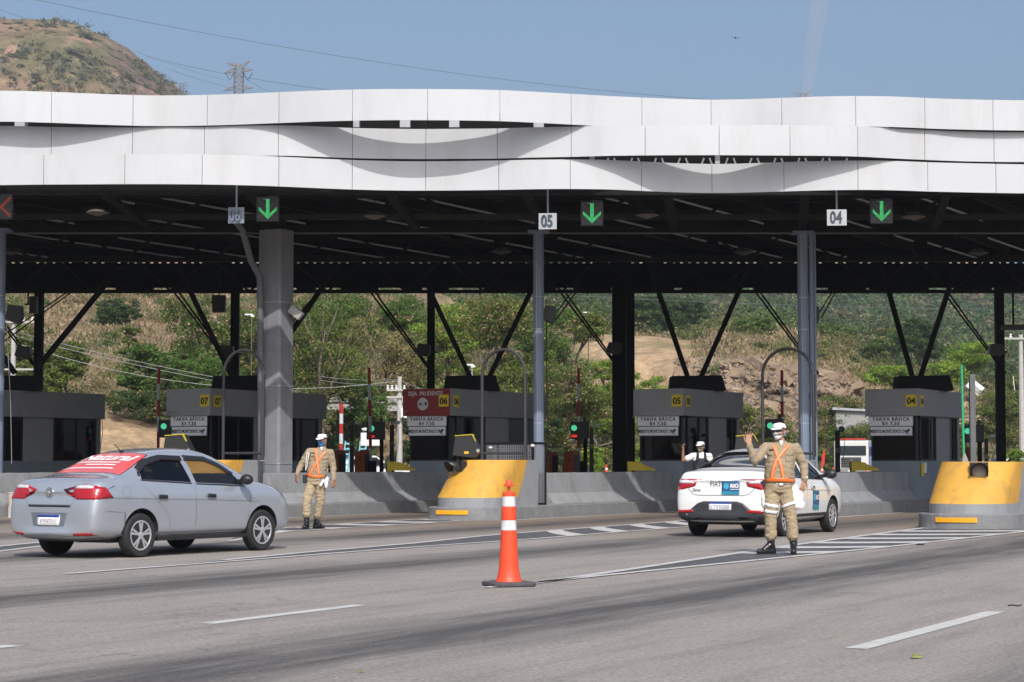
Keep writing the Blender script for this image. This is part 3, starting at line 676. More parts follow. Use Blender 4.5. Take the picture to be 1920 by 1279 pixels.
def scatter():
    # dry grass (stuff) and scrub
    cen = []; sz = []; col = []
    for _ in range(120000):
        px = random.uniform(-60, 1980); Y = 110 + 150 * random.random() ** 1.2
        if cliffness(px, Y) > 0.25 or sandness(px, Y) > 0.4: continue
        v = Vector(P(px, rowat(px, Y), Y)); n1 = noise.fractal(v * 0.07, 0.8, 2.1, 4)
        if n1 > 0.45 and random.random() < 0.6: continue
        v = terr(px, Y)
        if v.z < 0.25: continue
        h = random.uniform(0.12, 0.42) * (Y / 150)
        cen.append((v.x, v.y, v.z + h * 0.35)); sz.append(h); k = random.uniform(0.6, 1.35)
        c = random.choice([(0.33, 0.235, 0.145), (0.27, 0.19, 0.12), (0.37, 0.28, 0.17), (0.18, 0.18, 0.07), (0.13, 0.155, 0.05)]); col.append([q * k for q in c])
    cen = np.array(cen); me = leaf_mesh('dry_grass', cen, np.array(sz) * 1.2, np.array(col), up=2.2, aspect=0.28); me.materials.append(M_dryleaf)
    o = bpy.data.objects.new('dry_grass', me); COL.objects.link(o); tag(o, 'tall dry straw coloured grass covering the hillside', 'grass', kind='stuff')
    cen = []; sz = []; col = []
    for _ in range(620):
        px = random.uniform(-60, 1980); Y = random.uniform(124, 300)
        if cliffness(px, Y) > 0.1 and random.random() < 0.6: continue
        if sandness(px, Y) > 0.3: continue
        if px < 560 and 150 < Y and random.random() < 0.55: continue
        v = terr(px, Y)
        if v.z < 0.25: continue
        r = random.uniform(0.5, 1.5) * Y / 170; k0 = random.uniform(0.7, 1.3); base = random.choice([(0.11, 0.15, 0.035), (0.08, 0.125, 0.03), (0.16, 0.17, 0.05), (0.20, 0.17, 0.075)])
        for _ in range(260):
            d = Vector((random.gauss(0, 1), random.gauss(0, 1), abs(random.gauss(0, 0.75)))) * r * 0.55
            cen.append((v.x + d.x, v.y + d.y, v.z + d.z)); sz.append(random.uniform(0.10, 0.26) * Y / 150); kk = k0 * random.uniform(0.6, 1.4); col.append([q * kk for q in base])
    me = leaf_mesh('scrub', np.array(cen), np.array(sz), np.array(col)); me.materials.append(M_leaf)
    o = bpy.data.objects.new('scrub', me); COL.objects.link(o); tag(o, 'low green and olive scrub dotted over the hillside', 'scrub', kind='stuff')
    # broken rock blocks on the quarried face
    rb = MB(); rng = random.Random(5)
    for _ in range(5200):
        px = rng.uniform(1235, 1665); Y = rng.uniform(162, 184)
        if cliffness(px, Y) < 0.6: continue
        v = terr(px, Y); s = rng.uniform(0.10, 0.42) * (2.4 if rng.random() < .05 else 1); M = Matrix.Rotation(rng.uniform(-.7, .7), 3, 'Y') @ Matrix.Rotation(rng.uniform(-.5, .5), 3, 'X') @ Matrix.Rotation(rng.uniform(-.9, .9), 3, 'Z')
        n0 = len(rb.v); rb.box(v + Vector((0, -.15 * s, 0)), (s * rng.uniform(.8, 2.0), s * .9, s * rng.uniform(.5, 1.1)), mtx=M)
        for i in range(n0, len(rb.v)): rb.v[i] = tuple(Vector(rb.v[i]) + Vector((rng.uniform(-1, 1), rng.uniform(-1, 1), rng.uniform(-1, 1))) * s * .22)
    o = rb.build('rock_blocks', mat('quarry_rock', (0.25, 0.185, 0.13), 0.95, var=0.5, scale=0.30, bump=0.8, bscale=3, spec=0.1)); tag(o, 'broken angular rock blocks covering the quarried face', 'rocks', kind='stuff')
    # far wood
    cen = []; sz = []; col = []
    cnt = 0; fn = []
    while cnt < 3400:
        px = random.uniform(900, 2100) if random.random() < 0.8 else random.uniform(-300, 900); Y = random.uniform(255, 700)
        if px < 1000 and Y < 300: continue
        v = terr(px, Y); cnt += 1
        r = random.uniform(1.3, 3.4); k0 = random.uniform(0.6, 1.25); base = random.choice([(0.075, 0.12, 0.032), (0.09, 0.15, 0.04), (0.125, 0.155, 0.055), (0.06, 0.105, 0.038), (0.17, 0.155, 0.085)])
        m = 110; d = RNG.normal(size=(m, 3)); d /= np.linalg.norm(d, axis=1)[:, None]; d[:, 2] = np.abs(d[:, 2]); rr = r * (0.75 + 0.35 * RNG.random(m))
        q = np.array([v.x, v.y, v.z + r * 0.3]) + d * rr[:, None]; cen.append(q); fn.append(d); sz.append((0.4 + 0.6 * RNG.random(m)) * Y / 450); col.append(np.array(base) * k0 * (0.6 + 0.8 * RNG.random((m, 1))))
    me = leaf_mesh('far_wood', np.concatenate(cen), np.concatenate(sz), np.concatenate(col), aspect=0.8, nrm=np.concatenate(fn)); me.materials.append(M_leaf)
    o = bpy.data.objects.new('far_wood', me); COL.objects.link(o); tag(o, 'hazy green wood covering the distant slope on the right', 'wood', kind='stuff')
    # scrub on the mountain
    mo = bpy.data.objects['mountain']; vs = mo.data.vertices; nv = len(vs); cen = []; sz = []; col = []
    for _ in range(3500):
        v = vs[random.randrange(nv)].co; px = Wpx(v)
        if px < -120 or px > 360: continue
        n1 = noise.fractal(Vector(v) * 0.02, 0.8, 2.1, 4)
        if n1 < 0.02: continue
        r = random.uniform(0.5, 1.9); k0 = random.uniform(0.7, 1.2)
        for _ in range(26):
            d = Vector((random.gauss(0, 1), random.gauss(0, 1), abs(random.gauss(0, 1)))) * r * 0.6; cen.append((v.x + d.x, v.y + d.y, v.z + d.z)); sz.append(random.uniform(0.5, 1.1)); kk = k0 * random.uniform(0.6, 1.3); col.append((0.13 * kk, 0.145 * kk, 0.07 * kk))
    me = leaf_mesh('mountain_scrub', np.array(cen), np.array(sz), np.array(col), aspect=0.8); me.materials.append(M_leaf)
    o = bpy.data.objects.new('mountain_scrub', me); COL.objects.link(o); tag(o, 'dark green scrub patches on the mountain', 'scrub', kind='stuff')
scatter()
# ================================================================ toll islands
TH = R(28.5); dv = Vector((math.sin(TH), math.cos(TH))); nv = Vector((math.cos(TH), -math.sin(TH)))
BY = 54.04
DX = {-3: 0.05, -2: 0.07, -1: 0.12, 0: 0.0, 1: -0.08, 2: 0.35, -4: 0.0, 3: 0.0}
def axis0(j): return Vector((3.92 + 6.2 * j + DX.get(j, 0), BY))
def LW(j, v, s, z=0.0): a = axis0(j) + nv * v + dv * s; return Vector((a.x, a.y, z))
def solve_s(j, v, px):
    a = axis0(j) + nv * v; k = (px - 960) / (FPX / math.cos(PITCH)); return (k * a.y - a.x) / (dv.x - k * dv.y)
def semi(c, r, n=18, a0=0.0, a1=math.pi):     # front semicircle from +v side to -v side (front is -s)
    return [(r * math.cos(a0 + (a1 - a0) * i / n), c - r * math.sin(a0 + (a1 - a0) * i / n)) for i in range(n + 1)]
NOSE = {}
M_chev = mat('amber_reflector', (0.85, 0.42, 0.02), 0.35, var=0.04)
M_lampg = mat('dull_lamp_lens', (0.30, 0.28, 0.23), 0.25, var=0.05, scale=60, bump=0.5, bscale=90)
def island(j, cs, label, hs=1.0, visible_nose=True, end=9.0, barrier_label=None):
    t = thing('toll_island', label, 'toll island', (axis0(j).x, axis0(j).y, 0), -TH, 'toll islands')
    NOSE[j] = cs
    pz = 0.28
    b = MB(); o = semi(cs, 0.95) + [(-0.95, end), (0.95, end)]; b.prism(o, -0.05, pz); b.build('kerb_plinth', M_kerb, t, bevel=0.02)
    b = MB(); o = semi(cs, 0.75) + [(-0.75, cs + 1.7), (0.75, cs + 1.7)]; b.prism(o, pz - 0.02, 0.48 * hs); b.build('nose_base', M_conc, t)
    # sloping yellow nose
    zb, zt = 0.48 * hs, 1.30 * hs; K = 18; rows = 5; vs = []
    bot = [(0.75, cs + 0.76)] + semi(cs, 0.75, K) + [(-0.75, cs + 0.76)]; top = [(0.75, cs + 1.19)] + semi(cs + 0.85, 0.75, K) + [(-0.75, cs + 1.19)]
    n = len(bot)
    for i in range(rows):
        f = i / (rows - 1)
        for p, q in zip(bot, top): vs.append((p[0] * (1 - f) + q[0] * f, p[1] * (1 - f) + q[1] * f, zb * (1 - f) + zt * f))
    fs = [(i * n + k, i * n + k + 1, (i + 1) * n + k + 1, (i + 1) * n + k) for i in range(rows - 1) for k in range(n - 1)]
    fs.append(tuple((rows - 1) * n + k for k in range(n)))
    fs.append(tuple(i * n for i in range(rows - 1, -1, -1)) + tuple(i * n + n - 1 for i in range(rows)))
    b = MB(); b.add(vs, fs); b.build('yellow_nose', M_yel, t, smooth=True)
    b = MB(); poly = [(cs + 0.76, zb), (cs + 1.7, zb), (cs + 1.7, zt), (cs + 1.19, zt)]
    b.extr(poly, -0.75, 0.75, lambda u, w, q: Vector((q, u, w))); b.build('nose_wall', M_conc, t)
    # amber ribbed reflector on the plinth
    b = MB(); a0 = R(100)
    for k in range(15):
        a = R(113) - R(3.3) * k; rr = 0.952
        p = Vector((-math.cos(math.pi - a) * 0 + rr * math.cos(a), cs - rr * math.sin(a), 0.17)); b.box(p, (0.050, 0.02, 0.090), rz=-(a - math.pi / 2)); b.box(p + Vector((0.010 * math.cos(a), -0.010 * math.sin(a), 0)), (0.026, 0.016, 0.090), rz=-(a - math.pi / 2))
    b.build('reflector_strip', M_chev, t)
    # jersey barriers on both edges
    s0 = cs + 2.36; s1 = -0.6
    for sd in (1, -1):
        prof = [(0.82, pz - 0.01), (0.82, 0.31), (0.62, 0.54), (0.57, 1.0), (0.42, 1.0), (0.40, pz - 0.01)]
        b = MB(); b.extr([(u * sd, w) for u, w in prof], s0, s1, lambda u, w, q: Vector((u, q, w))); b.build('side_barrier', M_conc, t, bevel=0.012)
    return t
cs0 = solve_s(0, 0.75, 989) - 1.19; cs_1 = solve_s(-1, 0.75, 458) - 1.19; cs2 = -13.9 - 1.19 - 1.5
LI = {0: 'grey island with a yellow sloping nose, right behind the big orange cone', -1: 'grey island whose yellow nose shows just above the bonnet of the silver car', 2: 'nearest grey island with a big yellow nose, cut by the right edge of the picture',
      1: 'grey island whose barrier runs behind the white car, leading to booth 04', -2: 'grey island whose barrier shows at the left edge behind the boot of the silver car', -3: 'grey island mostly hidden at the far left under the leftmost booth'}
island(0, cs0, LI[0]); island(-1, cs_1, LI[-1]); island(1, cs0 + 0.3, LI[1]); island(2, cs2, LI[2], hs=0.97); island(-2, cs0 - 0.3, LI[-2]); island(-3, cs0, LI[-3])
for j, lab in ((0, 'long white line along the foot of the middle island'), (-1, 'long white line along the foot of the island behind the man in the blue mask'), (1, 'long white line along the island behind the white car'), (-2, 'white line along the foot of the leftmost visible island')):
    cs = NOSE[j]; b = MB()
    for k in range(20):
        s_a = cs - 0.5 + (4.5 - cs) * k / 20; s_b = cs - 0.5 + (4.5 - cs) * (k + 1) / 20
        b.add([(1.06, s_a, 0.0045), (1.20, s_a, 0.0045), (1.20, s_b, 0.0045), (1.06, s_b, 0.0045)], [(0, 1, 2, 3)])
    o = b.build('edge_line', M_mark, None, fix=False); o.location = (axis0(j).x, axis0(j).y, 0); o.rotation_euler = (0, 0, -TH); tag(o, lab, 'road marking', MKG)
# round lamps on the noses
def nose_lamp(j, vv, zz, label, facing=-1):
    cs = NOSE[j]; h = 0.0
    f = (zz - 0.48) / 0.82; a = R(90) + vv; p = (0.75 * math.cos(a), cs + 0.85 * f - 0.75 * math.sin(a))
    w = LW(j, p[0], p[1], zz); t = thing('warning_lamp', label, 'warning lamp', tuple(w), -TH - (a - R(90)), 'round lamps on the yellow noses')
    t.scale = (1.28, 1.28, 1.28); b = MB(); b.box((0, 0.02, 0), (0.27, 0.12, 0.27)); b.build('housing', M_black, t, bevel=0.01)
    b = MB(); prof = [(0.118, 0), (0.125, -0.02), (0.128, -0.10)]; seg = 20; vs = []
    for r, y in prof:
        for k in range(seg + 1):
            q = R(-20) + R(220) * k / seg; vs.append((r * math.cos(q), -0.04 + y * (1.0 if 0 <= k <= seg else 0) - (0.14 * math.sin(max(0, min(math.pi, math.pi * k / seg))) if y < -0.05 else 0), r * math.sin(q)))
    b.add(vs, [(i * (seg + 1) + k, i * (seg + 1) + k + 1, (i + 1) * (seg + 1) + k + 1, (i + 1) * (seg + 1) + k) for i in range(2) for k in range(seg)]); b.build('visor', M_black, t, solid=0.006, smooth='all')
    b = MB(); b.lathe([(0.0001, -0.075), (0.06, -0.07), (0.10, -0.055), (0.11, -0.04)], 20, axis='Y'); b.build('lens', M_lampg, t, smooth=True)
nose_lamp(0, R(24), 1.10, 'round hooded lamp on the yellow nose left of the orange cone')
nose_lamp(2, R(-18), 1.08, 'round lamp with a pale lens on the yellow nose at the right edge')

# arches over the noses
def arch(j, pxc, w, ztop, label):
    s = solve_s(j, 0.0, pxc); t = thing('steel_arch', label, 'steel arch', tuple(LW(j, 0, s, 1.28)), -TH, 'bent steel pipe arches on the islands')
    h = ztop - 1.28; b = MB(); r = w; pts = [(w, 0, -0.02), (w, 0, h - r)] + [(w * math.cos(a), 0, h - r + r * math.sin(a)) for a in [math.pi * k / 14 for k in range(1, 14)]] + [(-w, 0, h - r), (-w, 0, -0.02)]
    b.tube(pts, 0.035, 10); b.build('bent_pipe', mat('dull_grey_pipe', (0.045, 0.045, 0.048), 0.55, 0.1), t, smooth=True)
    b = MB(); b.tube([(-w + 0.02, 0, 0.17), (w - 0.02, 0, 0.17)], 0.03, 8); b.build('crossbar', MATS['dull_grey_pipe'], t, smooth=True)
    b = MB()
    for x in (-w, w): b.lathe([(0.07, -0.005), (0.07, 0.012), (0.04, 0.014)], 12, c=(x, 0, 0))
    b.build('foot_plate', M_steel, t)
    b = MB(); b.tube([(w + 0.045, 0, 0.1), (w + 0.045, 0, h - r), (w * 0.6 + 0.04, 0, h - 0.12)], 0.012, 6); b.build('cable', M_black, t)
arch(0, 944, 0.555, 3.80, 'tall bent pipe arch standing on the middle yellow nose'); arch(-1, 455, 0.55, 3.80, 'tall bent pipe arch in front of the square concrete column'); arch(1, 1478, 0.62, 3.86, 'tall bent pipe arch behind the head of the man in the white mask'); 
arch(-2, -60, 0.55, 3.8, 'bent pipe arch hidden beyond the left edge')

# electronic hooded sign boxes standing on noses
M_yrim = mat('yellow_rim', (0.62, 0.50, 0.03), 0.4)
def hood_box(j, px, w, label, dim=1.0, z0=1.30, v=-0.25):
    s = solve_s(j, v, px); t = thing('signal_box', label, 'signal box', tuple(LW(j, v, s, z0)), -R(8), 'black hooded boxes on the yellow noses')
    prof = [(-0.20, 0.08), (0.16, 0.10), (0.30, 0.20), (0.12, 0.52), (-0.16, 0.46)]
    b = MB(); hw = w / 2; b.extr([(-hw, 0.10), (hw * 0.55, 0.04), (hw, 0.22), (hw * 0.45, 0.55), (-hw * 0.80, 0.52)], -0.2, 0.22, lambda u, z, q: Vector((u, q, z))); b.build('hood', mat('grey_black_metal', (0.020, 0.020, 0.021), 0.45), t, bevel=0.01)
    b = MB(); b.bar((-hw * 0.8, -0.16, 0.56), (hw * 0.45, -0.16, 0.585), 0.42 * 0.9, 0.025) if False else b.extr([(-hw * 0.82, 0.523), (hw * 0.46, 0.553), (hw * 0.46, 0.568), (-hw * 0.82, 0.538)], -0.22, 0.2, lambda u, z, q: Vector((u, q, z)))
    b.extr([(hw * 0.47, 0.552), (hw * 0.72, 0.40), (hw * 0.74, 0.412), (hw * 0.49, 0.568)], -0.23, -0.12, lambda u, z, q: Vector((u, q, z))); b.build('yellow_rim', M_yrim, t)
    b = MB(); [b.bar((x, 0, -0.02), (x, 0, 0.12), 0.05) for x in (-hw * 0.5, hw * 0.4)]; b.build('foot', M_dark, t)
    b = MB(); b.lathe([(0.045, -0.23), (0.03, -0.25), (0.0001, -0.25)], 12, c=(hw * 0.92, 0, 0.2), axis='Y'); b.build('pivot', M_steel, t)
    b = MB(); b.box((hw * 0.05, -0.205, 0.16), (0.10, 0.012, 0.05)); b.build('label_plate', M_chev, t)
hood_box(0, 876, 0.60, 'black hooded box with a yellow rim on the middle yellow nose'); hood_box(-1, 335, 0.62, 'black hooded box showing above the roof of the silver car'); hood_box(1, 1402, 0.62, 'black hooded box behind the raised arm of the man in the white mask', v=-0.35)
# mesh cage on island 0
def cage():
    s = NOSE[0] + 2.0; t = thing('mesh_cage', 'small steel mesh cage around the foot of the round column behind the middle yellow nose', 'mesh cage', tuple(LW(0, 0, s, 0.28)), -TH)
    fr = MB(); W = 0.62; D = 0.30; H = 1.40
    c = [(-W, -D), (W, -D), (W, D), (-W, D)]
    for x, y in c: fr.bar((x, y, 0), (x, y, H), 0.04)
    for i in range(4):
        a, b2 = c[i], c[(i + 1) % 4]; fr.bar((*a, H), (*b2, H), 0.05); fr.bar((*a, 0.03), (*b2, 0.03), 0.04)
    fr.build('frame', M_dark, t)
    g = MB()
    for i in range(4):
        a, b2 = Vector((*c[i], 0)), Vector((*c[(i + 1) % 4], 0)); L = (b2 - a).length; n = int(L / 0.055)
        for k in range(1, n): p = a.lerp(b2, k / n); g.bar(p + Vector((0, 0, 0.03)), p + Vector((0, 0, H)), 0.006)
        for k in range(1, 25): z = Vector((0, 0, H * k / 25)); g.bar(a + z, b2 + z, 0.006)
    g.build('wire_mesh', M_steel, t)
    b = MB(); b.ball((-W + 0.16, -D - 0.04, H - 0.1), (0.05, 0.04, 0.03)); b.ball((W, -D - 0.02, H - 0.06), (0.05, 0.05, 0.035)); b.build('white_lamp', M_white, t, smooth=True)
cage()

# ================================================================ booths
def yellow_number(num, loc, rz, label):
    t = thing('number_sign', label, 'number sign', loc, rz, 'yellow lane number signs on the booths')
    b = MB(); b.box((0, 0, 0), (0.29, 0.012, 0.31)); b.build('plate', M_signy, t)
    b = MB(); put_text(b, num, 0.235, (0, -0.0085, -0.005), bold=0.008, sx=1.0); b.build('numerals', M_ink, t, fix=False)
    b = MB(); [b.box((x, -0.008, z), (0.012, 0.006, 0.012)) for x in (-.125, .125) for z in (-.135, .135)]; b.build('bolt', M_ink, t)
def board(txts, loc, rz, label, w, h, cam_icon=False, grp='tariff boards'):
    t = thing('sign_board', label, 'sign board', loc, rz, grp)
    b = MB(); b.box((0, 0, 0), (w, 0.02, h)); b.build('panel', M_signw, t)
    b = MB(); e = 0.012
    for x in (-w / 2, w / 2): b.box((x, -0.002, 0), (e, 0.026, h + e))
    for z in (-h / 2, h / 2): b.box((0, -0.002, z), (w - e, 0.026, e))
    b.build('border', M_bluesteel, t)
    b = MB()
    for s, size, x, z, k in txts: put_text(b, s, size, (x, -0.0125, z), **k)
    b.build('lettering', M_ink, t, fix=False)
    if cam_icon:
        b = MB(); M = Matrix.Rotation(R(-45), 3, 'Y'); b.box((w * 0.40, -0.0125, 0.012), (0.10, 0.005, 0.055), mtx=M); b.box((w * 0.375, -0.0125, -0.045), (0.03, 0.005, 0.05), mtx=Matrix.Rotation(R(40), 3, 'Y')); b.box((w * 0.41, -0.0125, -0.075), (0.055, 0.005, 0.014))
        b.build('camera_symbol', M_ink, t)
def booth(j, num, length, label, front=True, red=False):
    A = axis0(j); t = thing('toll_booth', label, 'toll booth', (A.x, A.y, 0.28), -TH, 'grey toll booths')
    z = lambda v: v - 0.28
    W = 0.62; B = 0.72; L = length; w1 = (0.35, 1.75) if L < 4.5 else (0.35, 1.9); w2 = (L - 0.95, L - 0.18) if L < 4.5 else (L - 2.0, L - 0.18)
    b = MB(); b.box((0, L / 2, z(0.28) + 0.5), (2 * W, L, 1.0)); b.build('lower_wall', M_boothlow, t)
    b = MB(); zb, zt = z(1.28), z(2.46); hz = (zt - zb); zc = (zb + zt) / 2
    for sd in (1, -1):
        for a, c in (((w1[1]), w2[0]), (w2[1], L)): b = MB(); b.box((sd * (W - 0.04), (a + c) / 2, zc), (0.08, c - a, hz)); b.build('wall', M_booth, t)
    b = MB(); b.box((0, L - 0.04, zc), (2 * W - 0.17, 0.08, hz)); b.build('wall', M_booth, t)
    b = MB(); b.box((0, L / 2 - 0.06, (z(2.46) + z(3.17)) / 2), (2 * B, L + 0.24, 0.71)); b.build('roof_band', M_booth, t, bevel=0.008)
    if red:
        b = MB(); b.box((0, -0.19, (z(2.465) + z(3.165)) / 2), (2 * B - 0.005, 0.012, 0.70)); b.build('red_panel', M_signr, t)
    b = MB()
    for x in (-W + 0.025, W - 0.025): b.box((x, 0.025, zc), (0.05, 0.05, hz))
    b.box((0, 0.03, zb + 0.02), (2 * W - 0.1, 0.04, 0.04)); b.box((0, 0.03, zt - 0.02), (2 * W - 0.1, 0.04, 0.04)); b.build('window_frame', M_black, t)
    for sd in (1, -1):
        for w in (w1, w2):
            b = MB()
            for y in (w[0] + 0.02 if w is w1 else w[0] + 0.02, w[1] - 0.02, (w[0] + w[1]) / 2 + 0.1): b.box((sd * (W - 0.03), y, zc), (0.045, 0.04, hz))
            for zz in (zb + 0.02, zt - 0.02): b.box((sd * (W - 0.03), (w[0] + w[1]) / 2, zz), (0.04, w[1] - w[0], 0.04))
            b.build('window_frame', M_black, t)
    b = MB(); b.box((0, 0.035, zc), (2 * W - 0.1, 0.008, hz - 0.08)); b.build('front_window', M_glassd, t)
    for sd in (1, -1):
        b = MB(); b.box((sd * (W - 0.05), (0.05 + w1[1]) / 2, zc), (0.008, w1[1] - 0.05, hz - 0.08)); b.build('side_window', M_glassd, t)
        b = MB(); b.box((sd * (W - 0.05), (w2[0] + w2[1]) / 2, zc), (0.008, w2[1] - w2[0], hz - 0.08)); b.build('side_window', M_glassd, t)
    # furnishings
    b = MB(); b.box((0.1, 0.55, zb - 0.15 + 0.14), (0.9, 0.5, 0.04)); b.box((0.2, 0.5, zb + 0.2), (0.34, 0.05, 0.26)); b.box((-0.1, 1.3, zb + 0.05), (0.42, 0.1, 0.5)); b.box((-0.2, 2.0, zb + 0.3), (0.08, 1.2, 0.9)); b.build('desk_and_chair', M_dark, t)
    b = MB()                                            # roof machinery housing
    c = Matrix.Rotation(TH, 3, 'Z'); x0, x1 = -0.55, 0.80; pr = [(x0 - 0.05, z(3.17)), (x1 + 0.12, z(3.17)), (x1, z(3.58)), (x0, z(3.56))]
    b.extr(pr, -0.4, 0.45, lambda u, w, q: c @ Vector((u, q, w)) + Vector((0.1, 1.75, 0))); b.build('roof_housing', M_dark, t, bevel=0.02)
    if front:
        org = t.location
        def wl(x, y, zz): p = Matrix.Rotation(-TH, 3, 'Z') @ Vector((x, y, 0)); return (org.x + p.x, org.y + p.y, zz)
        fy = -0.19
        board([('TARIFA BÁSICA', 0.125, 0, 0.063, dict(bold=0.003, space=1.22, sx=0.98)), ('R$ 7,50', 0.12, 0, -0.075, dict(bold=0.004, space=1.25))], wl(-0.05, -0.07, 2.325), -TH, 'tariff board reading TARIFA BÁSICA R$ 7,50 under the front of booth ' + num, 1.20, 0.265, grp='tariff boards under the booth roofs')
        board([('AMBIENTE MONITORADO 24h', 0.125, -0.10, 0, dict(bold=0.0025, sx=0.62))], wl(-0.05, -0.05, 2.06), -TH, 'lower notice reading AMBIENTE MONITORADO 24h with a camera symbol, on booth ' + num, 1.14, 0.235, True, grp='monitoring notices under the tariff boards')
        fo = -0.205 if red else -0.19
        yellow_number(num, wl(0.54, fo, 2.85), -TH, 'yellow sign %s on the front of its booth' % num)
        yellow_number(num, wl(B + 0.012, 0.12, 2.84), -TH + R(90), 'yellow sign %s seen at a slant on the side of its booth' % num)
        b = MB(); b.tube([(-0.72, -0.2, z(2.42)), (-0.52, -0.32, z(2.60))], 0.014, 6); b.build('bracket', M_steel, t)
    return t, z
t7, z_ = booth(-2, '07', 5.2, 'grey toll booth numbered 07, left of the square concrete column')
t6, z_ = booth(-1, '06', 5.2, 'grey toll booth numbered 06 with a red front panel', red=True)
b = MB(); put_text(b, 'SEJA  PRUDENTE', 0.155, (-0.02, -0.1985, z_(3.03)), bold=0.003, sx=0.92); b.build('red_panel_lettering', mat('dull_white_letters', (0.62, 0.62, 0.63), 0.6), t6, fix=False)
b = MB(); b.lathe([(0.0001, -0.199), (0.165, -0.199), (0.165, -0.195)], 28, c=(-0.10, 0, z_(2.77)), axis='Y'); b.build('round_symbol', MATS['dull_white_letters'], t6)
b = MB(); x0 = -0.10; zc = z_(2.77)
b.box((x0 - 0.075, -0.202, zc - 0.005), (0.085, 0.004, 0.03)); b.box((x0 - 0.075, -0.202, zc + 0.025), (0.06, 0.004, 0.02)); b.box((x0 - 0.11, -0.202, zc - 0.03), (0.015, 0.004, 0.02)); b.box((x0 - 0.04, -0.202, zc - 0.03), (0.015, 0.004, 0.02))
b.box((x0 - 0.005, -0.202, zc), (0.02, 0.004, 0.01)); b.box((x0 + 0.03, -0.202, zc), (0.02, 0.004, 0.01)); b.ball((x0 + 0.09, -0.2, zc), (0.033, 0.004, 0.033)); b.box((x0 + 0.09, -0.202, zc + 0.04), (0.05, 0.004, 0.02)); b.build('round_symbol_marks', M_ink, t6)
t5, z_ = booth(0, '05', 3.9, 'grey toll booth numbered 05 behind the white car')
b = MB(); b.add([(0.30, 0.55, z_(1.3)), (0.42, 1.0, z_(1.3)), (0.30, 1.0, z_(2.4)), (0.38, 0.6, z_(2.4)), (0.2, 0.8, z_(1.9))], [(0, 1, 4), (1, 2, 4), (2, 3, 4), (3, 0, 4)]); b.build('curtain', mat('pale_curtain', (0.45, 0.42, 0.38), 0.9), t5)
b = MB(); [b.box((0.55, y, z_(zz)), (0.004, 0.14, h)) for y, zz, h in ((1.25, 2.1, 0.1), (1.3, 1.95, 0.05), (1.45, 2.25, 0.12), (0.4, 2.12, 0.1), (1.3, 1.8, 0.04), (0.45, 1.55, 0.3))]; b.build('paper_notices', M_signw, t5)
t4, z_ = booth(1, '04', 3.9, 'grey toll booth numbered 04 near the right edge')
b = MB(); b.tube([(0.3, 1.2, z_(1.3)), (0.32, 1.0, z_(2.42))], 0.03, 6); b.add([(0.30, 0.9, z_(2.42)), (0.42, 1.3, z_(2.42)), (0.33, 1.15, z_(1.8))], [(0, 1, 2)]); b.build('curtain', MATS['pale_curtain'], t4)
b = MB(); b.box((0.66, 0.35, z_(1.05)), (0.03, 0.16, 0.34)); b.build('yellow_bin', M_signy, t4); b = MB(); b.box((0.66, 0.58, z_(1.10)), (0.03, 0.16, 0.26)); b.build('white_bin', M_signw, t4)
t8, z_ = booth(-3, '08', 5.1, 'grey unnumbered toll booth cut by the left edge of the picture', front=False)
booth(2, '03', 3.9, 'grey toll booth 03 beyond the right edge')[0]
bpy.context.view_layer.update()

# yellow wedges beside the barriers
M_yd = mat('dirty_yellow', (0.55, 0.40, 0.02), 0.6, var=0.15, dirt=((0.2, 0.15, 0.03), 0.5, 3, (1, 1, 1)))
for px, j, lab in ((726, -1, 'low dirty yellow wedge left of booth 06'), (1177, 0, 'low dirty yellow wedge left of booth 05'), (1597, 1, 'low dirty yellow wedge left of booth 04')):
    v = -0.6 - 5.45 * 0 - 0.1; Y = 53.2; w = P(px, 870, Y)
    b = MB(); b.extr([(0, 0), (0.72, 0), (0.70, 0.05), (0.40, 0.16), (0.34, 0.21), (0, 0.24)], 0, 0.35, lambda u, q, k: Vector((u, k, q)))
    b.box((0.05, 0.17, -0.42), (0.1, 0.3, 0.85)); o = b.build('yellow_wedge', M_yd); o.location = (w.x, w.y, 1.03); tag(o, lab, 'concrete wedge', 'yellow wedges beside the booths')

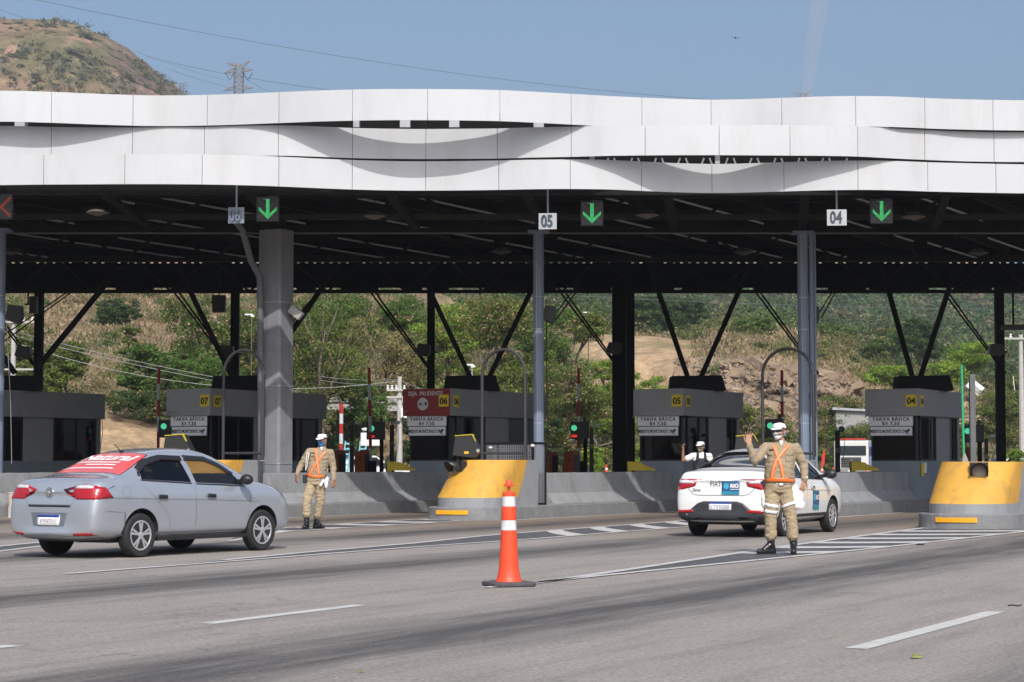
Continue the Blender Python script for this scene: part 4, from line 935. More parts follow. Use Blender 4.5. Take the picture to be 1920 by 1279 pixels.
# ================================================================ canopy
cp = thing('toll_canopy', 'long flat toll plaza canopy with three rows of wavy white panels along its front', 'canopy', (0, 48, 0))
def row_pts(lst, dz):   # picture rows of the top edge -> plan curve
    return [Yz(x, y, dz) for x, y in lst]
rowsdef = [
 (7.745, 7.09, [(-320, 176), (-160, 172), (0, 170), (87, 172), (160, 175), (242, 178), (310, 179), (383, 178), (450, 176), (519, 173), (590, 170), (658, 168), (730, 167), (800, 167), (870, 167.5), (937, 169), (1000, 172), (1072, 176), (1140, 180), (1206, 183), (1270, 185.5), (1337, 187), (1400, 186), (1471, 183.5), (1540, 181), (1611, 180), (1680, 181), (1742, 184), (1800, 186), (1871, 187.5), (1940, 188), (2070, 187), (2240, 185)], [-200, -65, 87, 242, 383, 519, 658, 800, 937, 1072, 1206, 1337, 1471, 1611, 1742, 1871, 2000, 2130]),
 (7.075, 6.43, [(-320, 232), (-160, 235), (0, 236), (87, 238), (160, 239), (242, 239), (310, 238.5), (378, 238), (450, 236), (519, 235), (590, 237), (658, 240), (730, 241.5), (797, 242), (870, 241.5), (932, 241), (1000, 239), (1072, 237.5), (1140, 235.5), (1210, 234.5), (1280, 234), (1352, 234), (1420, 234.5), (1486, 235), (1550, 235.5), (1611, 237), (1680, 241), (1741, 244), (1800, 246.5), (1872, 248), (1940, 248), (2070, 246), (2240, 243)], [-205, -60, 88, 242, 378, 518, 658, 797, 932, 1072, 1212, 1352, 1486, 1614, 1741, 1872, 2000, 2130]),
 (6.385, 5.755, [(-320, 295), (-160, 293), (0, 291), (75, 290), (150, 289.5), (228, 289), (300, 289), (374, 289.5), (450, 291), (519, 293.5), (590, 297), (658, 300), (730, 302), (797, 302.5), (870, 302), (935, 301), (1000, 299.5), (1070, 299), (1140, 300), (1205, 303), (1270, 306), (1338, 307.5), (1400, 306.5), (1474, 304), (1540, 302), (1614, 301), (1680, 302), (1746, 304.5), (1810, 306), (1875, 307.5), (1940, 308), (2070, 306), (2240, 303)], [-210, -70, 75, 228, 374, 519, 658, 797, 935, 1070, 1205, 1338, 1474, 1614, 1746, 1875, 2000, 2130])]
for zt, zb, lst, seams in rowsdef:
    cur = smoothpts([(p.x, p.y) for p in row_pts(lst, zt)], 5)
    def yat(x):
        for i in range(1, len(cur)):
            if x <= cur[i].x:
                a, c = cur[i - 1], cur[i]; t = (x - a.x) / (c.x - a.x); return a.y + (c.y - a.y) * t
        return cur[-1].y
    sx = []
    for s in seams: sx.append((s - 960) / (FPX / math.cos(PITCH)) * 43.5)
    sx = [x * yat(x) / 43.5 for x in sx]
    # extend the facade well beyond the picture with repeated panels
    left = [(sx[0] - 1.5 * (k + 1)) for k in range(4)][::-1]; right = [sx[-1] + 1.45 * (k + 1) for k in range(4)]
    sx = left + sx + right
    for i in range(len(sx) - 1):
        a, c = sx[i] + 0.005, sx[i + 1] - 0.005; n = 8; vs = []
        tilt = random.uniform(-0.004, 0.004)
        for k in range(n + 1):
            x = a + (c - a) * k / n; y = yat(x) + tilt
            vs += [(x, y, EYE + zb), (x, y, EYE + zt), (x, y + 0.07, EYE + zt - 0.01), (x, y + 0.07, EYE + zb + 0.01)]
        fs = []
        for k in range(n):
            o = 4 * k
            for q in range(4): fs.append((o + q, o + (q + 1) % 4, o + 4 + (q + 1) % 4, o + 4 + q))
        fs += [(3, 2, 1, 0), (4 * n, 4 * n + 1, 4 * n + 2, 4 * n + 3)]
        b = MB(); b.add(vs, fs); o = b.build('fascia_panel', M_panel, cp, world=True, smooth=True)
def cpart(b, name, m, **k): return b.build(name, m, cp, world=True, **k)
X0, X1 = -19.5, 19.5
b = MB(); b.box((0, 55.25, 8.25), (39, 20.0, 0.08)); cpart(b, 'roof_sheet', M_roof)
b = MB(); n = 110
for k in range(n):      # corrugation ribs under the roof, along x purlins
    pass
for y in [45.5 + 1.9 * i for i in range(11)]: b.box((0, y, 8.10), (39, 0.10, 0.2))
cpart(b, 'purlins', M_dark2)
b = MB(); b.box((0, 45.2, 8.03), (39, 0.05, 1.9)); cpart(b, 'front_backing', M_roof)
b = MB()
for z in (7.12, 7.72, 8.38): b.box((0, 44.55, z), (39, 0.12, 0.10))
cpart(b, 'front_rails', M_dark2)
b = MB()
for px in (40, 665, 760, 852, 1010, 1560, 1655): b = MB(); p = P(px, 233, 44.3); b.box((p.x, 44.3, p.z), (0.22, 0.3, 0.18)); cpart(b, 'bracket_plate', M_steel)
for px, w in ((797, .09), (935, .08), (657, .08)): b = MB(); p = P(px, 233, 43.9); b.box((p.x, 43.9, p.z), (w, .5, 0.3)); cpart(b, 'bracket_plate', M_dark)
for px in (1110, 1345): b = MB(); p = P(px, 299, 44.3); b.box((p.x, 44.3, p.z), (0.1, 0.1, 0.2)); cpart(b, 'bracket_plate', M_steel)
b = MB()
for k in range(22):
    x = 1.7 + 0.26 * k
    if k % 2: b.bar((x, 44.4, 7.5), (x + 0.14, 44.4, 7.86), 0.035)
    else: b.bar((x + 0.14, 44.4, 7.5), (x, 44.4, 7.86), 0.035)
cpart(b, 'small_lattice', MATS['white_paint'])
# main trusses along x
for Y, zb2, zt2, nm in ((48.2, 6.70, 7.55, 'front_truss'), (56.8, 6.85, 7.75, 'middle_truss'), (65.0, 6.65, 7.75, 'rear_truss')):
    b = MB(); b.box((0, Y, zb2), (39, 0.22, 0.10)); b.box((0, Y, zt2), (39, 0.2, 0.12)); x = X0; k = 0
    while x < X1 - 1.2:
        if k % 2: b.bar((x, Y, zb2), (x + 1.24, Y, zt2), 0.07)
        else: b.bar((x, Y, zt2), (x + 1.24, Y, zb2), 0.07)
        x += 1.24; k += 1
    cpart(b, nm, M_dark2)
b = MB(); b.box((0, 48.05, 6.62), (39, 0.02, 0.03)); cpart(b, 'beam_lit_edge', mat('lit_edge_grey', (0.14, 0.14, 0.14), 0.6))  # strip in a paler grey, painted as the lit lower edge of the beam
b = MB(); b.box((0, 47.4, 6.93), (39, 0.12, 0.13)); cpart(b, 'cable_tray', mat('tray_brown', (0.04, 0.037, 0.03), 0.8, spec=0.2))
b = MB()
for j in range(-4, 4):   # cross girders following the lanes + raking struts from the front
    for off in (0, 3.1):
        x = LW(j, 0, 0).x + off; b.bar((x - 4.6, 45.4, 7.95), (x + 5.6, 64.5, 7.95), 0.14, 0.22)
        p = axis0(j).x + off - 3.3; b.bar((p - 0.35, 44.5, 7.15), (p + 0.1, 48.1, 6.75), 0.20, 0.10)
cpart(b, 'cross_girders', M_dark2)
b = MB()
for j in range(-5, 4):   # added pale tubes along the lanes, standing in for thin lines of light
    for off, z, y0, y1 in ((0.6, 7.70, 46, 51), (2.3, 7.66, 49, 55), (4.6, 7.72, 54, 60), (1.3, 7.6, 58, 63.5), (3.7, 7.74, 46, 49), (5.2, 7.62, 59.5, 64)):
        c0 = axis0(j).x + off; f = lambda y: c0 + (y - 54) * math.tan(TH)
        b.tube([(f(y0), y0, z), (f(y1), y1, z)], 0.028, 6)
cpart(b, 'ceiling_light_lines', mat('pale_light_line', (0.50, 0.49, 0.46), 0.5))
# rear screen with a row of daylight slots
b = MB(); b.box((0, 65.25, 7.18), (39, 0.04, 0.78)); b.box((0, 65.25, 7.93), (39, 0.04, 0.56)); x = X0; rr = random.Random(3)
while x < X1:
    g = 0.085 if rr.random() > 0.25 else 0.0
    b.box((x + 0.08, 65.25, 7.61), (0.165, 0.04, 0.08)); 
    if g == 0: b.box((x + 0.21, 65.25, 7.61), (0.095, 0.04, 0.08))
    x += 0.26
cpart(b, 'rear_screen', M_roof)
b = MB(); x = X0
while x < X1:
    w = rr.choice([0.6, 1.2, 1.8]); b.box((x, 65.1, 6.79), (w, 0.1, 0.24)); x += w + rr.choice([0.25, 0.5, 1.1])
cpart(b, 'rear_packers', M_dark)
# columns
def colx(j, px): return LW(j, 0, solve_s(j, 0, px))
def pipe_col(j, px, r, extra=None, seam=(2.0, 4.0)):
    w = colx(j, px); b = MB(); b.lathe([(r, 0.27), (r, 6.66)], 28, c=(w.x, w.y, 0)); b.lathe([(r + 0.09, 0.27), (r + 0.09, 0.30)], 20, c=(w.x, w.y, 0)); b.box((w.x, w.y, 6.64), (0.5, 0.5, 0.05))
    o = cpart(b, 'round_column', M_bluesteel, smooth=True); b = MB()
    for z in (2.15, 4.35, 5.1): b.lathe([(r + 0.004, z), (r + 0.004, z + 0.02)], 28, c=(w.x, w.y, 0))
    b.tube([(w.x - 0.03, w.y - r - 0.01, 0.4), (w.x - 0.035, w.y - r - 0.01, 3.0), (w.x - 0.06, w.y - r - 0.01, 6.6)], 0.008, 5); cpart(b, 'column_straps', M_steel)
    if extra:
        b = MB(); b.tube([(w.x + extra, w.y, 0.3), (w.x + extra, w.y, 6.7)], 0.055, 10); b.bar((w.x + extra + 0.1, w.y + 0.1, 0.3), (w.x + extra + 0.1, w.y + 0.1, 6.7), 0.05); cpart(b, 'downpipe', M_bluesteel, smooth=True)
    return w
w5 = pipe_col(0, 1010, 0.125); w4 = pipe_col(1, 1508, 0.125, extra=0.20); w7 = pipe_col(-2, -6, 0.14)
w6 = colx(-1, 512); b = MB()
oct_ = [(-0.36, -0.30), (-0.12, -0.36), (0.40, -0.36), (0.46, -0.30), (0.46, 0.34), (0.40, 0.40), (-0.30, 0.40), (-0.36, 0.34)]
cr = Matrix.Rotation(-TH, 3, 'Z'); pl = [(cr @ Vector((x * 0.78, y * 0.78, 0))) for x, y in oct_]
b.prism([(w6.x + p.x, w6.y + p.y) for p in pl], 0.25, 6.66); cpart(b, 'square_concrete_column', M_colconc, bevel=0.015)
b = MB(); b.box((w6.x, w6.y, 6.85), (0.5, 0.4, 0.4)); cpart(b, 'column_bearing', M_dark2)
b = MB(); q = lambda px, py, Y: P(px, py, Y)
b.tube([q(442, 415, 46.5), q(455, 432, 46.7), q(471, 490, 47.1), q(480, 506, 47.3), q(487, 520, 47.4), q(488, 560, 47.45), q(490, 925, 47.45)], 0.075, 10); cpart(b, 'downpipe', mat('grey_downpipe', (0.12, 0.13, 0.145), 0.5), smooth=True)
b = MB()
for z in (1.2, 3.0, 4.95): b.prism([(w6.x + p.x * 1.03, w6.y + p.y * 1.03) for p in pl], z, z + 0.025)
cpart(b, 'column_straps', M_steel)
# rear columns, braces, rods
for px, wd in ((72, 0.26), (440, 0.26), (808, 0.24), (1524, 0.2), (1875, 0.26), (-300, 0.26), (2240, 0.26)):
    p = P(px, 700, 65); b = MB(); b.box((p.x, 65, 3.4), (wd, wd, 6.8)); cpart(b, 'rear_column', M_dark)
p = P(1168, 700, 64.5); b = MB(); b.box((p.x - 0.12, 64.6, 3.4), (0.42, 0.3, 6.8)); b.box((p.x + 0.22, 64.3, 3.4), (0.26, 0.26, 6.8)); cpart(b, 'rear_column', M_dark)
def brace(a, c, Y, w=0.13, Y2=None): b = MB(); b.bar(P(*a, Y), P(*c, Y2 or Y), w); cpart(b, 'brace', M_dark)
for a, c, Y in (((1234, 545), (1291, 712), 56.0), ((1386, 545), (1312, 712), 56.0), ((1666, 545), (1712, 712), 57.5), ((1778, 545), (1724, 712), 57.5), ((806, 545), (884, 712), 55.6), ((996, 545), (915, 712), 55.6), ((356, 545), (436, 708), 54.0), ((600, 545), (500, 690), 54.0), ((186, 548), (70, 690), 54.0), ((-40, 600), (28, 700), 54.0)): 
    brace(a, c, Y); 
    d = (a[0] - c[0]) / (c[1] - a[1]) * 46; brace((a[0] + d, a[1] - 46), a, Y, 0.12)
for cx in (72, 440, 808, 1164, 1530, 1882):
    for o in (0, 9):
        b = MB(); b.tube([P(cx - 112 + o, 550, 64.0), P(cx + o * 0.3 + 2, 700, 64.4)], 0.03, 5); b.tube([P(cx + 200 + o * 1.6, 548, 64.0), P(cx + 100 + o, 660, 64.4)], 0.02, 5) if False else None
        cpart(b, 'tie_rod', M_dark)
for a, c in (((130, 545), (-10, 640)), ((138, 545), (-4, 648)), ((595, 548), (548, 605)), ((603, 548), (556, 608)), ((1072, 548), (1038, 592)), ((1080, 548), (1042, 600)), ((1562, 545), (1534, 590)), ((1568, 545), (1540, 596))):
    b = MB(); b.tube([P(*a, 64), P(*c, 64)], 0.022, 5); cpart(b, 'tie_rod', M_dark)
# flood lamps hanging under the roof
def ceil_lamp(px, py, Y, lab):
    p = P(px, py, Y); t = thing('ceiling_lamp', lab, 'ceiling lamp', tuple(p), 0, 'bowl lamps under the canopy')
    b = MB(); b.lathe([(0.10, 0.1), (0.16, 0.06), (0.28, -0.02), (0.02, -0.10)], 8); b.build('diffuser', mat('lamp_diffuser', (0.15, 0.135, 0.115), 0.6), t); b = MB(); b.box((0, 0, 0.12), (0.3, 0.3, 0.06)); b.tube([(0, 0, 0.1), (0, 0, min(1.2, 8.2 - p.z))], 0.012, 5); b.build('fitting', M_dark, t)
for px, py, Y, lab in ((183, 397, 45.5, 'bowl lamp under the canopy between the red cross signal and the 06 plate'), (702, 404, 46, 'bowl lamp under the canopy right of the leftmost green arrow'), (1213, 402, 46, 'bowl lamp under the canopy right of the middle green arrow'), (1713, 405, 46, 'bowl lamp under the canopy right of the rightmost green arrow'), (940, 471, 54, 'dim bowl lamp deep under the canopy left of the round middle column'), (1395, 472, 54, 'dim bowl lamp deep under the canopy left of the right round column'), (1835, 473, 54, 'dim bowl lamp deep under the canopy near the right edge'), (20, 472, 54, 'dim bowl lamp deep under the canopy at the left edge'), (505, 500, 54, 'dim bowl lamp beside the top of the concrete column')): ceil_lamp(px, py, Y, lab)
# black projector boxes on columns
def projector(px, py, Y, w, h, lab, rzz=0.0, to=None):
    p = P(px, py, Y); t = thing('floodlight', lab, 'floodlight', tuple(p), rzz, 'black floodlight boxes on the columns')
    b = MB(); b.extr([(-w * .5, -h * .25), (w * .25, -h * .5), (w * .5, -h * .2), (w * .45, h * .42), (-w * .30, h * .5)], -w * .35, w * .35, lambda u, z, q2: Vector((u, q2, z))); b.build('box', M_black, t, bevel=0.01)
    b = MB(); dx = to or w * 0.9; b.bar((0, 0, -h * 0.1), (dx, 0.25, -h * 0.1), 0.05); b.build('arm', M_dark, t)
    b = MB(); b.add([(-w * .5 - .004, -w * .3, -h * .22), (-w * .5 - .004, w * .3, -h * .22), (-w * .31, w * .3, h * .46), (-w * .31, -w * .3, h * .46)], [(0, 1, 2, 3)]); b.build('glass', M_lampg, t)
for px, py, Y, w, h, lab in ((27, 590, 50, 0.42, 0.48, 'floodlight box with a yellow edge beside the column at the left edge'), (44, 661, 64, 0.5, 0.42, 'floodlight box on the leftmost dark rear column'), (424, 660, 64, 0.5, 0.42, 'floodlight box on the dark rear column above booth 07'), (793, 657, 64, 0.48, 0.42, 'floodlight box on the dark rear column above booth 06'), (1151, 654, 63.9, 0.52, 0.40, 'floodlight box on the doubled dark rear column'), (1866, 657, 64, 0.48, 0.4, 'floodlight box on the rightmost dark rear column'), (1030, 590, 48.4, 0.34, 0.44, 'floodlight box close to the round middle column'), (1530, 590, 48.6, 0.16, 0.44, 'narrow floodlight box half hidden by the right round column')):
    projector(px, py, Y, w, h, lab, to=(-0.35 if px in (27, 1030, 1530) else None))
p = P(555, 586, 47.6); t = thing('security_camera', 'long pale security camera strapped to the square concrete column', 'security camera', tuple(p), R(-15)); b = MB(); b.box((0, 0, 0), (0.34, 0.16, 0.2), mtx=Matrix.Rotation(R(38), 3, 'Y')); b.build('housing', mat('camera_beige', (0.42, 0.41, 0.38), 0.5), t, bevel=0.02); b = MB(); b.bar((-0.1, 0, 0), (-0.28, 0.05, 0.02), 0.05); b.build('arm', M_steel, t)
p = P(411, 570, 60); t = thing('hanging_box', 'flat black box hanging from the rear edge of the canopy above booth 07', 'loudspeaker', tuple(p)); b = MB(); b.box((0, 0, 0), (0.38, 0.3, 0.5)); b.build('body', M_black, t, bevel=0.01); b = MB(); b.bar((-0.25, 0, 0.05), (0, 0, 0.05), 0.05); b.bar((0, 0, 0.2), (0, 0, 1.1), 0.03); b.build('hanger', M_dark, t)
p = P(60, 572, 62); t = thing('hanging_box', 'narrow black box hanging beside the leftmost dark rear column', 'loudspeaker', tuple(p)); b = MB(); b.box((0.05, 0, 0), (0.22, 0.25, 0.52)); b.build('body', M_black, t, bevel=0.01); b = MB(); b.bar((-0.22, 0, 0.02), (0, 0, 0.02), 0.05); b.bar((-0.12, 0, 0), (-0.12, 0, 0.4), 0.04); b.build('hanger', M_dark, t)
p = P(1900, 613, 60); t = thing('pendant_lamp', 'flat pendant lamp hanging on a rod at the right edge', 'pendant lamp', tuple(p)); b = MB(); b.extr([(-0.35, -0.08), (0.35, -0.08), (0.35, 0.06), (-0.30, 0.06)], -0.2, 0.2, lambda u, z, q2: Vector((u, q2, z))); b.build('shade', mat('lamp_brown', (0.06, 0.045, 0.035), 0.6), t); b = MB(); b.bar((0, 0, 0.05), (0, 0, 1.7), 0.05); b.build('rod', M_dark, t)
b = MB(); b.tube([P(1024, 560, 48.9), P(1025, 700, 48.9), P(1029, 880, 48.9)], 0.012, 5); o = b.build('hanging_cable', M_black); tag(o, 'thin black cable hanging right of the round middle column', 'cable')
b = MB(); b.tube([P(12, 600, 47), P(20, 760, 47), P(22, 870, 47)], 0.007, 5); o = b.build('hanging_cable', M_steel); tag(o, 'thin pale cable hanging in front of the leftmost booth', 'cable')

# ---- lane plates and signals under the fascia
M_chrome = mat('polished_plate', (0.62, 0.65, 0.70), 0.12, 0.85, var=0.05, scale=8)
M_num = mat('blue_grey_numerals', (0.17, 0.21, 0.28), 0.4, 0.1)
for num, px, py, w, h, dx in (('06', 443, 404, 0.335, 0.33, 0), ('05', 1027, 415, 0.37, 0.33, 0), ('04', 1569, 408, 0.40, 0.33, 0)):
    w *= 1.055; h *= 1.055; p = P(px, py, 44.25); t = thing('lane_plate', 'polished plate with raised numerals %s hanging under the white panels' % num, 'lane plate', tuple(p), R(-6), 'lane number plates')
    b = MB(); b.box((0, 0, 0), (w, 0.02, h)); b.build('plate', M_chrome if num != '06' else mat('plate_blue', (0.30, 0.34, 0.40), 0.3, 0.5), t)
    b = MB(); put_text(b, num, 0.36, (-0.02, -0.045, 0), thick=0.03, bold=0.010, sx=0.72); b.build('numerals', M_num, t, fix=False)
    b = MB(); b.tube([(0.0, 0.02, h / 2), (0.0, 0.02, 7.3 - p.z)], 0.022, 8); b.build('hanger', M_steel, t)
led_g = mat('green_led', (0.02, 0.2, 0.05), 0.5, emit=(0.07, 0.95, 0.25), estr=1.1); led_r = mat('red_led', (0.3, 0.03, 0.02), 0.5, emit=(0.75, 0.07, 0.03), estr=0.45)
M_box = mat('signal_box_face', (0.035, 0.037, 0.04), 0.5); M_unlit = mat('unlit_led', (0.13, 0.11, 0.10), 0.4)
def lane_signal(px, py, green, rz, label):
    p = P(px, py, 44.3); t = thing('lane_signal', label, 'lane signal', tuple(p), rz, 'lane signal boxes'); t.scale = (1.055,) * 3
    b = MB(); b.box((0, 0.06, 0), (0.46, 0.12, 0.50)); b.box((0.1, 0.06, 0.262), (0.20, 0.1, 0.025)); b.build('box', M_box, t, bevel=0.008)
    b = MB(); u = MB(); N = 17; st = 0.42 / N
    for i in range(N):
        for k in range(N):
            x = (i - 8) * st; z = (k - 8) * st; a = False
            arrow = (abs(i - 8) <= 1 and k > 2) or (abs((k - 1) - abs(i - 8)) <= 1.6 and abs(i - 8) <= 7 and k <= 9)
            cross = abs(abs(i - 8) - abs(k - 8)) <= 1.2
            s = st * 0.30
            if (arrow if green else cross): b.add([(x - s, -0.003, z - s), (x + s, -0.003, z - s), (x + s, -0.003, z + s), (x - s, -0.003, z + s)], [(0, 1, 2, 3)])
            elif green and cross: u.add([(x - s * .8, -0.003, z - s * .8), (x + s * .8, -0.003, z - s * .8), (x + s * .8, -0.003, z + s * .8), (x - s * .8, -0.003, z + s * .8)], [(0, 1, 2, 3)])
    b.build('green_arrow_lights' if green else 'red_cross_lights', led_g if green else led_r, t, fix=False)
    if u.v: u.build('unlit_cross_lights', M_unlit, t, fix=False)
    b = MB(); b.box((-0.06, -0.02, 0.20), (0.07, 0.03, 0.012)); b.build('hinge', M_steel, t)
    b = MB(); b.bar((0.03, 0.06, 0.25), (0.03, 0.06, 7.2 - p.z), 0.04); b.build('hanger', M_dark, t)
lane_signal(502, 392, True, R(4), 'black box with a lit green down arrow beside plate 06'); lane_signal(1110, 400, True, 0, 'black box with a lit green down arrow right of plate 05'); lane_signal(1653, 396, True, R(0), 'black box with a lit green down arrow right of plate 04'); lane_signal(2, 388, False, R(0), 'dark box with a red cross, cut by the left edge of the picture')

# ---- exit signals, posts, barrier arms, cabinets behind the booths
lit_g = mat('green_signal_light', (0.05, 0.3, 0.2), 0.4, emit=(0.10, 0.80, 0.42), estr=0.7); lit_r = mat('red_signal_light', (0.3, 0.02, 0.02), 0.4, emit=(0.9, 0.03, 0.02), estr=0.8)
def exit_signal(px, py, w, half, red, lab, Y=61, sw=None):
    p = P(px, py, Y); g = 0.28; t = thing('exit_signal', lab, 'traffic light', (p.x, Y, g), 0, 'traffic lights behind the booths')
    b = MB(); b.box((0, 0, p.z - g), (w, 0.16, 0.52)); b.box((w * .28, 0.05, p.z - g + 0.32), (0.08, 0.1, 0.14)); b.build('housing', M_black, t, bevel=0.01)
    b = MB(); b.bar((w * .3, 0.02, 0), (w * .3, 0.02, p.z - g - 0.2), 0.11); b.build('post', M_dark, t)
    b = MB(); b.lathe([(0.0001, -0.086), (0.085, -0.086), (0.09, -0.07)], 24, c=(half, 0, p.z - g + 0.07), axis='Y'); b.build('green_lens', lit_g, t)
    if red: b = MB(); b.box((half, -0.085, p.z - g - 0.17), (0.17, 0.012, 0.07)); b.build('red_bar', lit_r, t)
exit_signal(318, 804, 0.62, -0.16, False, 'dim green traffic light left of the boards of booth 07', Y=60)
exit_signal(705, 808, 0.55, -0.13, True, 'green traffic light with a red bar left of booth 06'); exit_signal(1087, 807, 0.55, -0.17, True, 'green traffic light with a red bar left of the doubled dark column')
exit_signal(1452, 803, 0.52, -0.13, False, 'green traffic light beside the face of the man in the white mask', Y=58); exit_signal(1826, 813, 0.56, -0.20, False, 'green traffic light between the green and grey poles', Y=60)
def arm(px, ytop, Y, lab, lean=0.0, r=0.045):
    top = P(px, ytop, Y); t = thing('raised_barrier', lab, 'barrier arm', (top.x, Y, 0.28), R(0), 'raised red and white barrier arms'); H = top.z - 0.28; n = 6; z0 = 0.9
    for k in range(n):
        a = z0 + (H - z0) * k / n; c = z0 + (H - z0) * (k + 1) / n; b = MB(); b.tube([(lean * (1 - a / H), 0, a), (lean * (1 - c / H), 0, c)], r, 8); b.build('red_band' if k % 2 else 'white_band', M_redp if k % 2 else M_refl, t)
    b = MB(); b.box((lean, 0.05, 0.5), (0.28, 0.3, 1.0)); b.build('motor_box', M_dark, t, bevel=0.01)
arm(298, 690, 62, 'raised red and white barrier arm left of booth 07'); arm(692, 690, 60, 'tall raised red and white barrier arm left of booth 06', lean=0.08); arm(640, 757, 75, 'short bright red and white barrier arm right of the man in the blue mask', r=0.07); arm(1085, 690, 61, 'raised red and white barrier arm left of the doubled dark column'); arm(1466, 694, 61, 'raised red and white barrier arm inside the arch on the right')
def cam_post(px, ytop, Y, w, lab, ball=False):
    p = P(px, ytop, Y); t = thing('camera_post', lab, 'camera post', (p.x, Y, 0.28), 0, 'black camera posts behind the booths'); H = p.z - 0.28
    b = MB(); b.bar((0, 0, 0), (0, 0, H), w); b.build('post', M_black, t); b = MB()
    if ball: b.ball((0.12, -0.02, H + 0.05), 0.09)
    else: b.box((0.17, -0.05, H + 0.07), (0.14, 0.18, 0.10))
    b.tube([(0.18, 0, H), (0.2, 0, H - 0.5), (0.14, 0, H - 0.9)], 0.01, 5); b.build('camera', M_steel if not ball else M_bluesteel, t, smooth=ball)
    b = MB(); b.box((0, -w / 2 - 0.01, H - 0.55), (w * 1.1, 0.02, 0.14)); b.build('plate', mat('putty', (0.25, 0.25, 0.2), 0.7), t)
for px, y, Y, w, lab in ((660, 797, 62, 0.13, 'black camera post left of the tall raised arm'), (735, 797, 62, 0.13, 'black camera post in front of the transformer pole'), (1109, 802, 61, 0.12, 'black camera post right of the green light in the middle'), (1570, 808, 58, 0.13, 'black camera post in front of the white truck'), (1849, 822, 62, 0.1, 'short black camera post right of the grey pole'), (180, 783, 60, 0.12, 'black camera post at the end of the leftmost booth'), (1458, 820, 57, 0.1, 'short black camera post behind the cap of the man in the white mask')): cam_post(px, y, Y, w, lab, ball=(px == 1570))
def cabinet(px, ytop, w, Y, lab):
    p = P(px, ytop, Y); b = MB(); h = p.z - 0.28; t = thing('barrier_cabinet', lab, 'barrier cabinet', (p.x, Y, 0.28), -TH, 'orange barrier cabinets')
    b.extr([(-w / 2, 0), (w / 2, 0), (w / 2, h * 0.97), (w * .25, h), (-w * 0.5, h * 0.93)], -0.2, 0.2, lambda u, z, q: Vector((u, q, z))); b.build('body', M_orange, t, bevel=0.01)
    b = MB(); b.box((w / 2 + 0.005, 0, h * 0.45), (0.02, 0.34, h * 0.9)); b.build('side_door', M_black, t)
    b = MB(); b.lathe([(0.03, -0.21), (0.0001, -0.215)], 10, c=(0.02, 0, h * 0.8), axis='Y'); b.build('lock', M_black, t)
for px, y, w, Y, lab in ((632, 843, 0.36, 60, 'orange cabinet at the shoulder of the man in the blue mask'), (681, 843, 0.34, 60, 'orange cabinet under the tall raised arm'), (1031, 846, 0.34, 60, 'orange cabinet just right of the round middle column'), (1072, 845, 0.34, 60, 'orange cabinet under the green light in the middle'), (1816, 838, 0.3, 62, 'dark orange cabinet behind the poles on the right nose')): cabinet(px, y, w, Y, lab)
# poles on the right nose
w = P(1806, 760, 41.0); t = thing('green_pole', 'slim bright green pole on the right yellow nose', 'pole', (w.x, 41.0, 1.25), 0); b = MB(); H = P(1803, 684, 41).z - 1.25; b.tube([(0, 0, 0), (P(1803, 684, 41).x - w.x, 0, H)], 0.024, 8); b.build('rod', mat('bright_green', (0.03, 0.33, 0.16), 0.5), t); b = MB(); b.lathe([(0.10, 0), (0.03, 0.18)], 3); b.build('foot_bracket', mat('putty', (0.25, 0.25, 0.2)), t)
w = P(1823, 760, 41.3); t = thing('grey_post', 'thick grey post standing beside the slim green pole', 'post', (w.x, 41.3, 1.25), 0); H = P(1822, 702, 41.3).z - 1.25; b = MB(); b.box((0, 0, H / 2), (0.11, 0.11, H)); b.build('shaft', mat('post_grey', (0.10, 0.105, 0.11), 0.6), t, bevel=0.006); b = MB(); b.lathe([(0.04, H), (0.04, H + 0.05)], 10); b.tube([(-0.05, -0.06, H - 0.3), (-0.09, -0.07, H - 0.55), (-0.055, -0.06, H - 0.68)], 0.008, 5); b.build('cap_and_cable', M_black, t)
# ================================================================ vehicles
M_tyre = mat('tyre', (0.018, 0.018, 0.018), 0.8, var=0.2, scale=10)
M_cglass = glass_mat('car_tinted_glass', (0.10, 0.105, 0.11), 0.85)
M_cglass3 = glass_mat('car_light_glass', (0.62, 0.62, 0.60), 0.85)
M_cglass2 = glass_mat('car_rear_glass', (0.03, 0.03, 0.033), 0.75)
M_tail = mat('red_lamp_plastic', (0.36, 0.006, 0.012), 0.15, var=0.15, scale=20, coat=0.6)
M_tailc = mat('clear_lamp_plastic', (0.62, 0.60, 0.60), 0.15, var=0.1, scale=20, coat=0.6)
M_chr = mat('chrome', (0.8, 0.8, 0.82), 0.12, 1.0, var=0.02)
M_gap = mat('panel_gap', (0.10, 0.105, 0.11), 0.8)
M_inner = mat('car_interior', (0.025, 0.025, 0.027), 0.8)
M_hub = mat('silver_hubcap', (0.52, 0.53, 0.55), 0.3, 0.5, var=0.04)
M_plate = mat('plate_white', (0.70, 0.70, 0.70), 0.5)
M_plblue = mat('plate_blue_band', (0.02, 0.06, 0.35), 0.4)
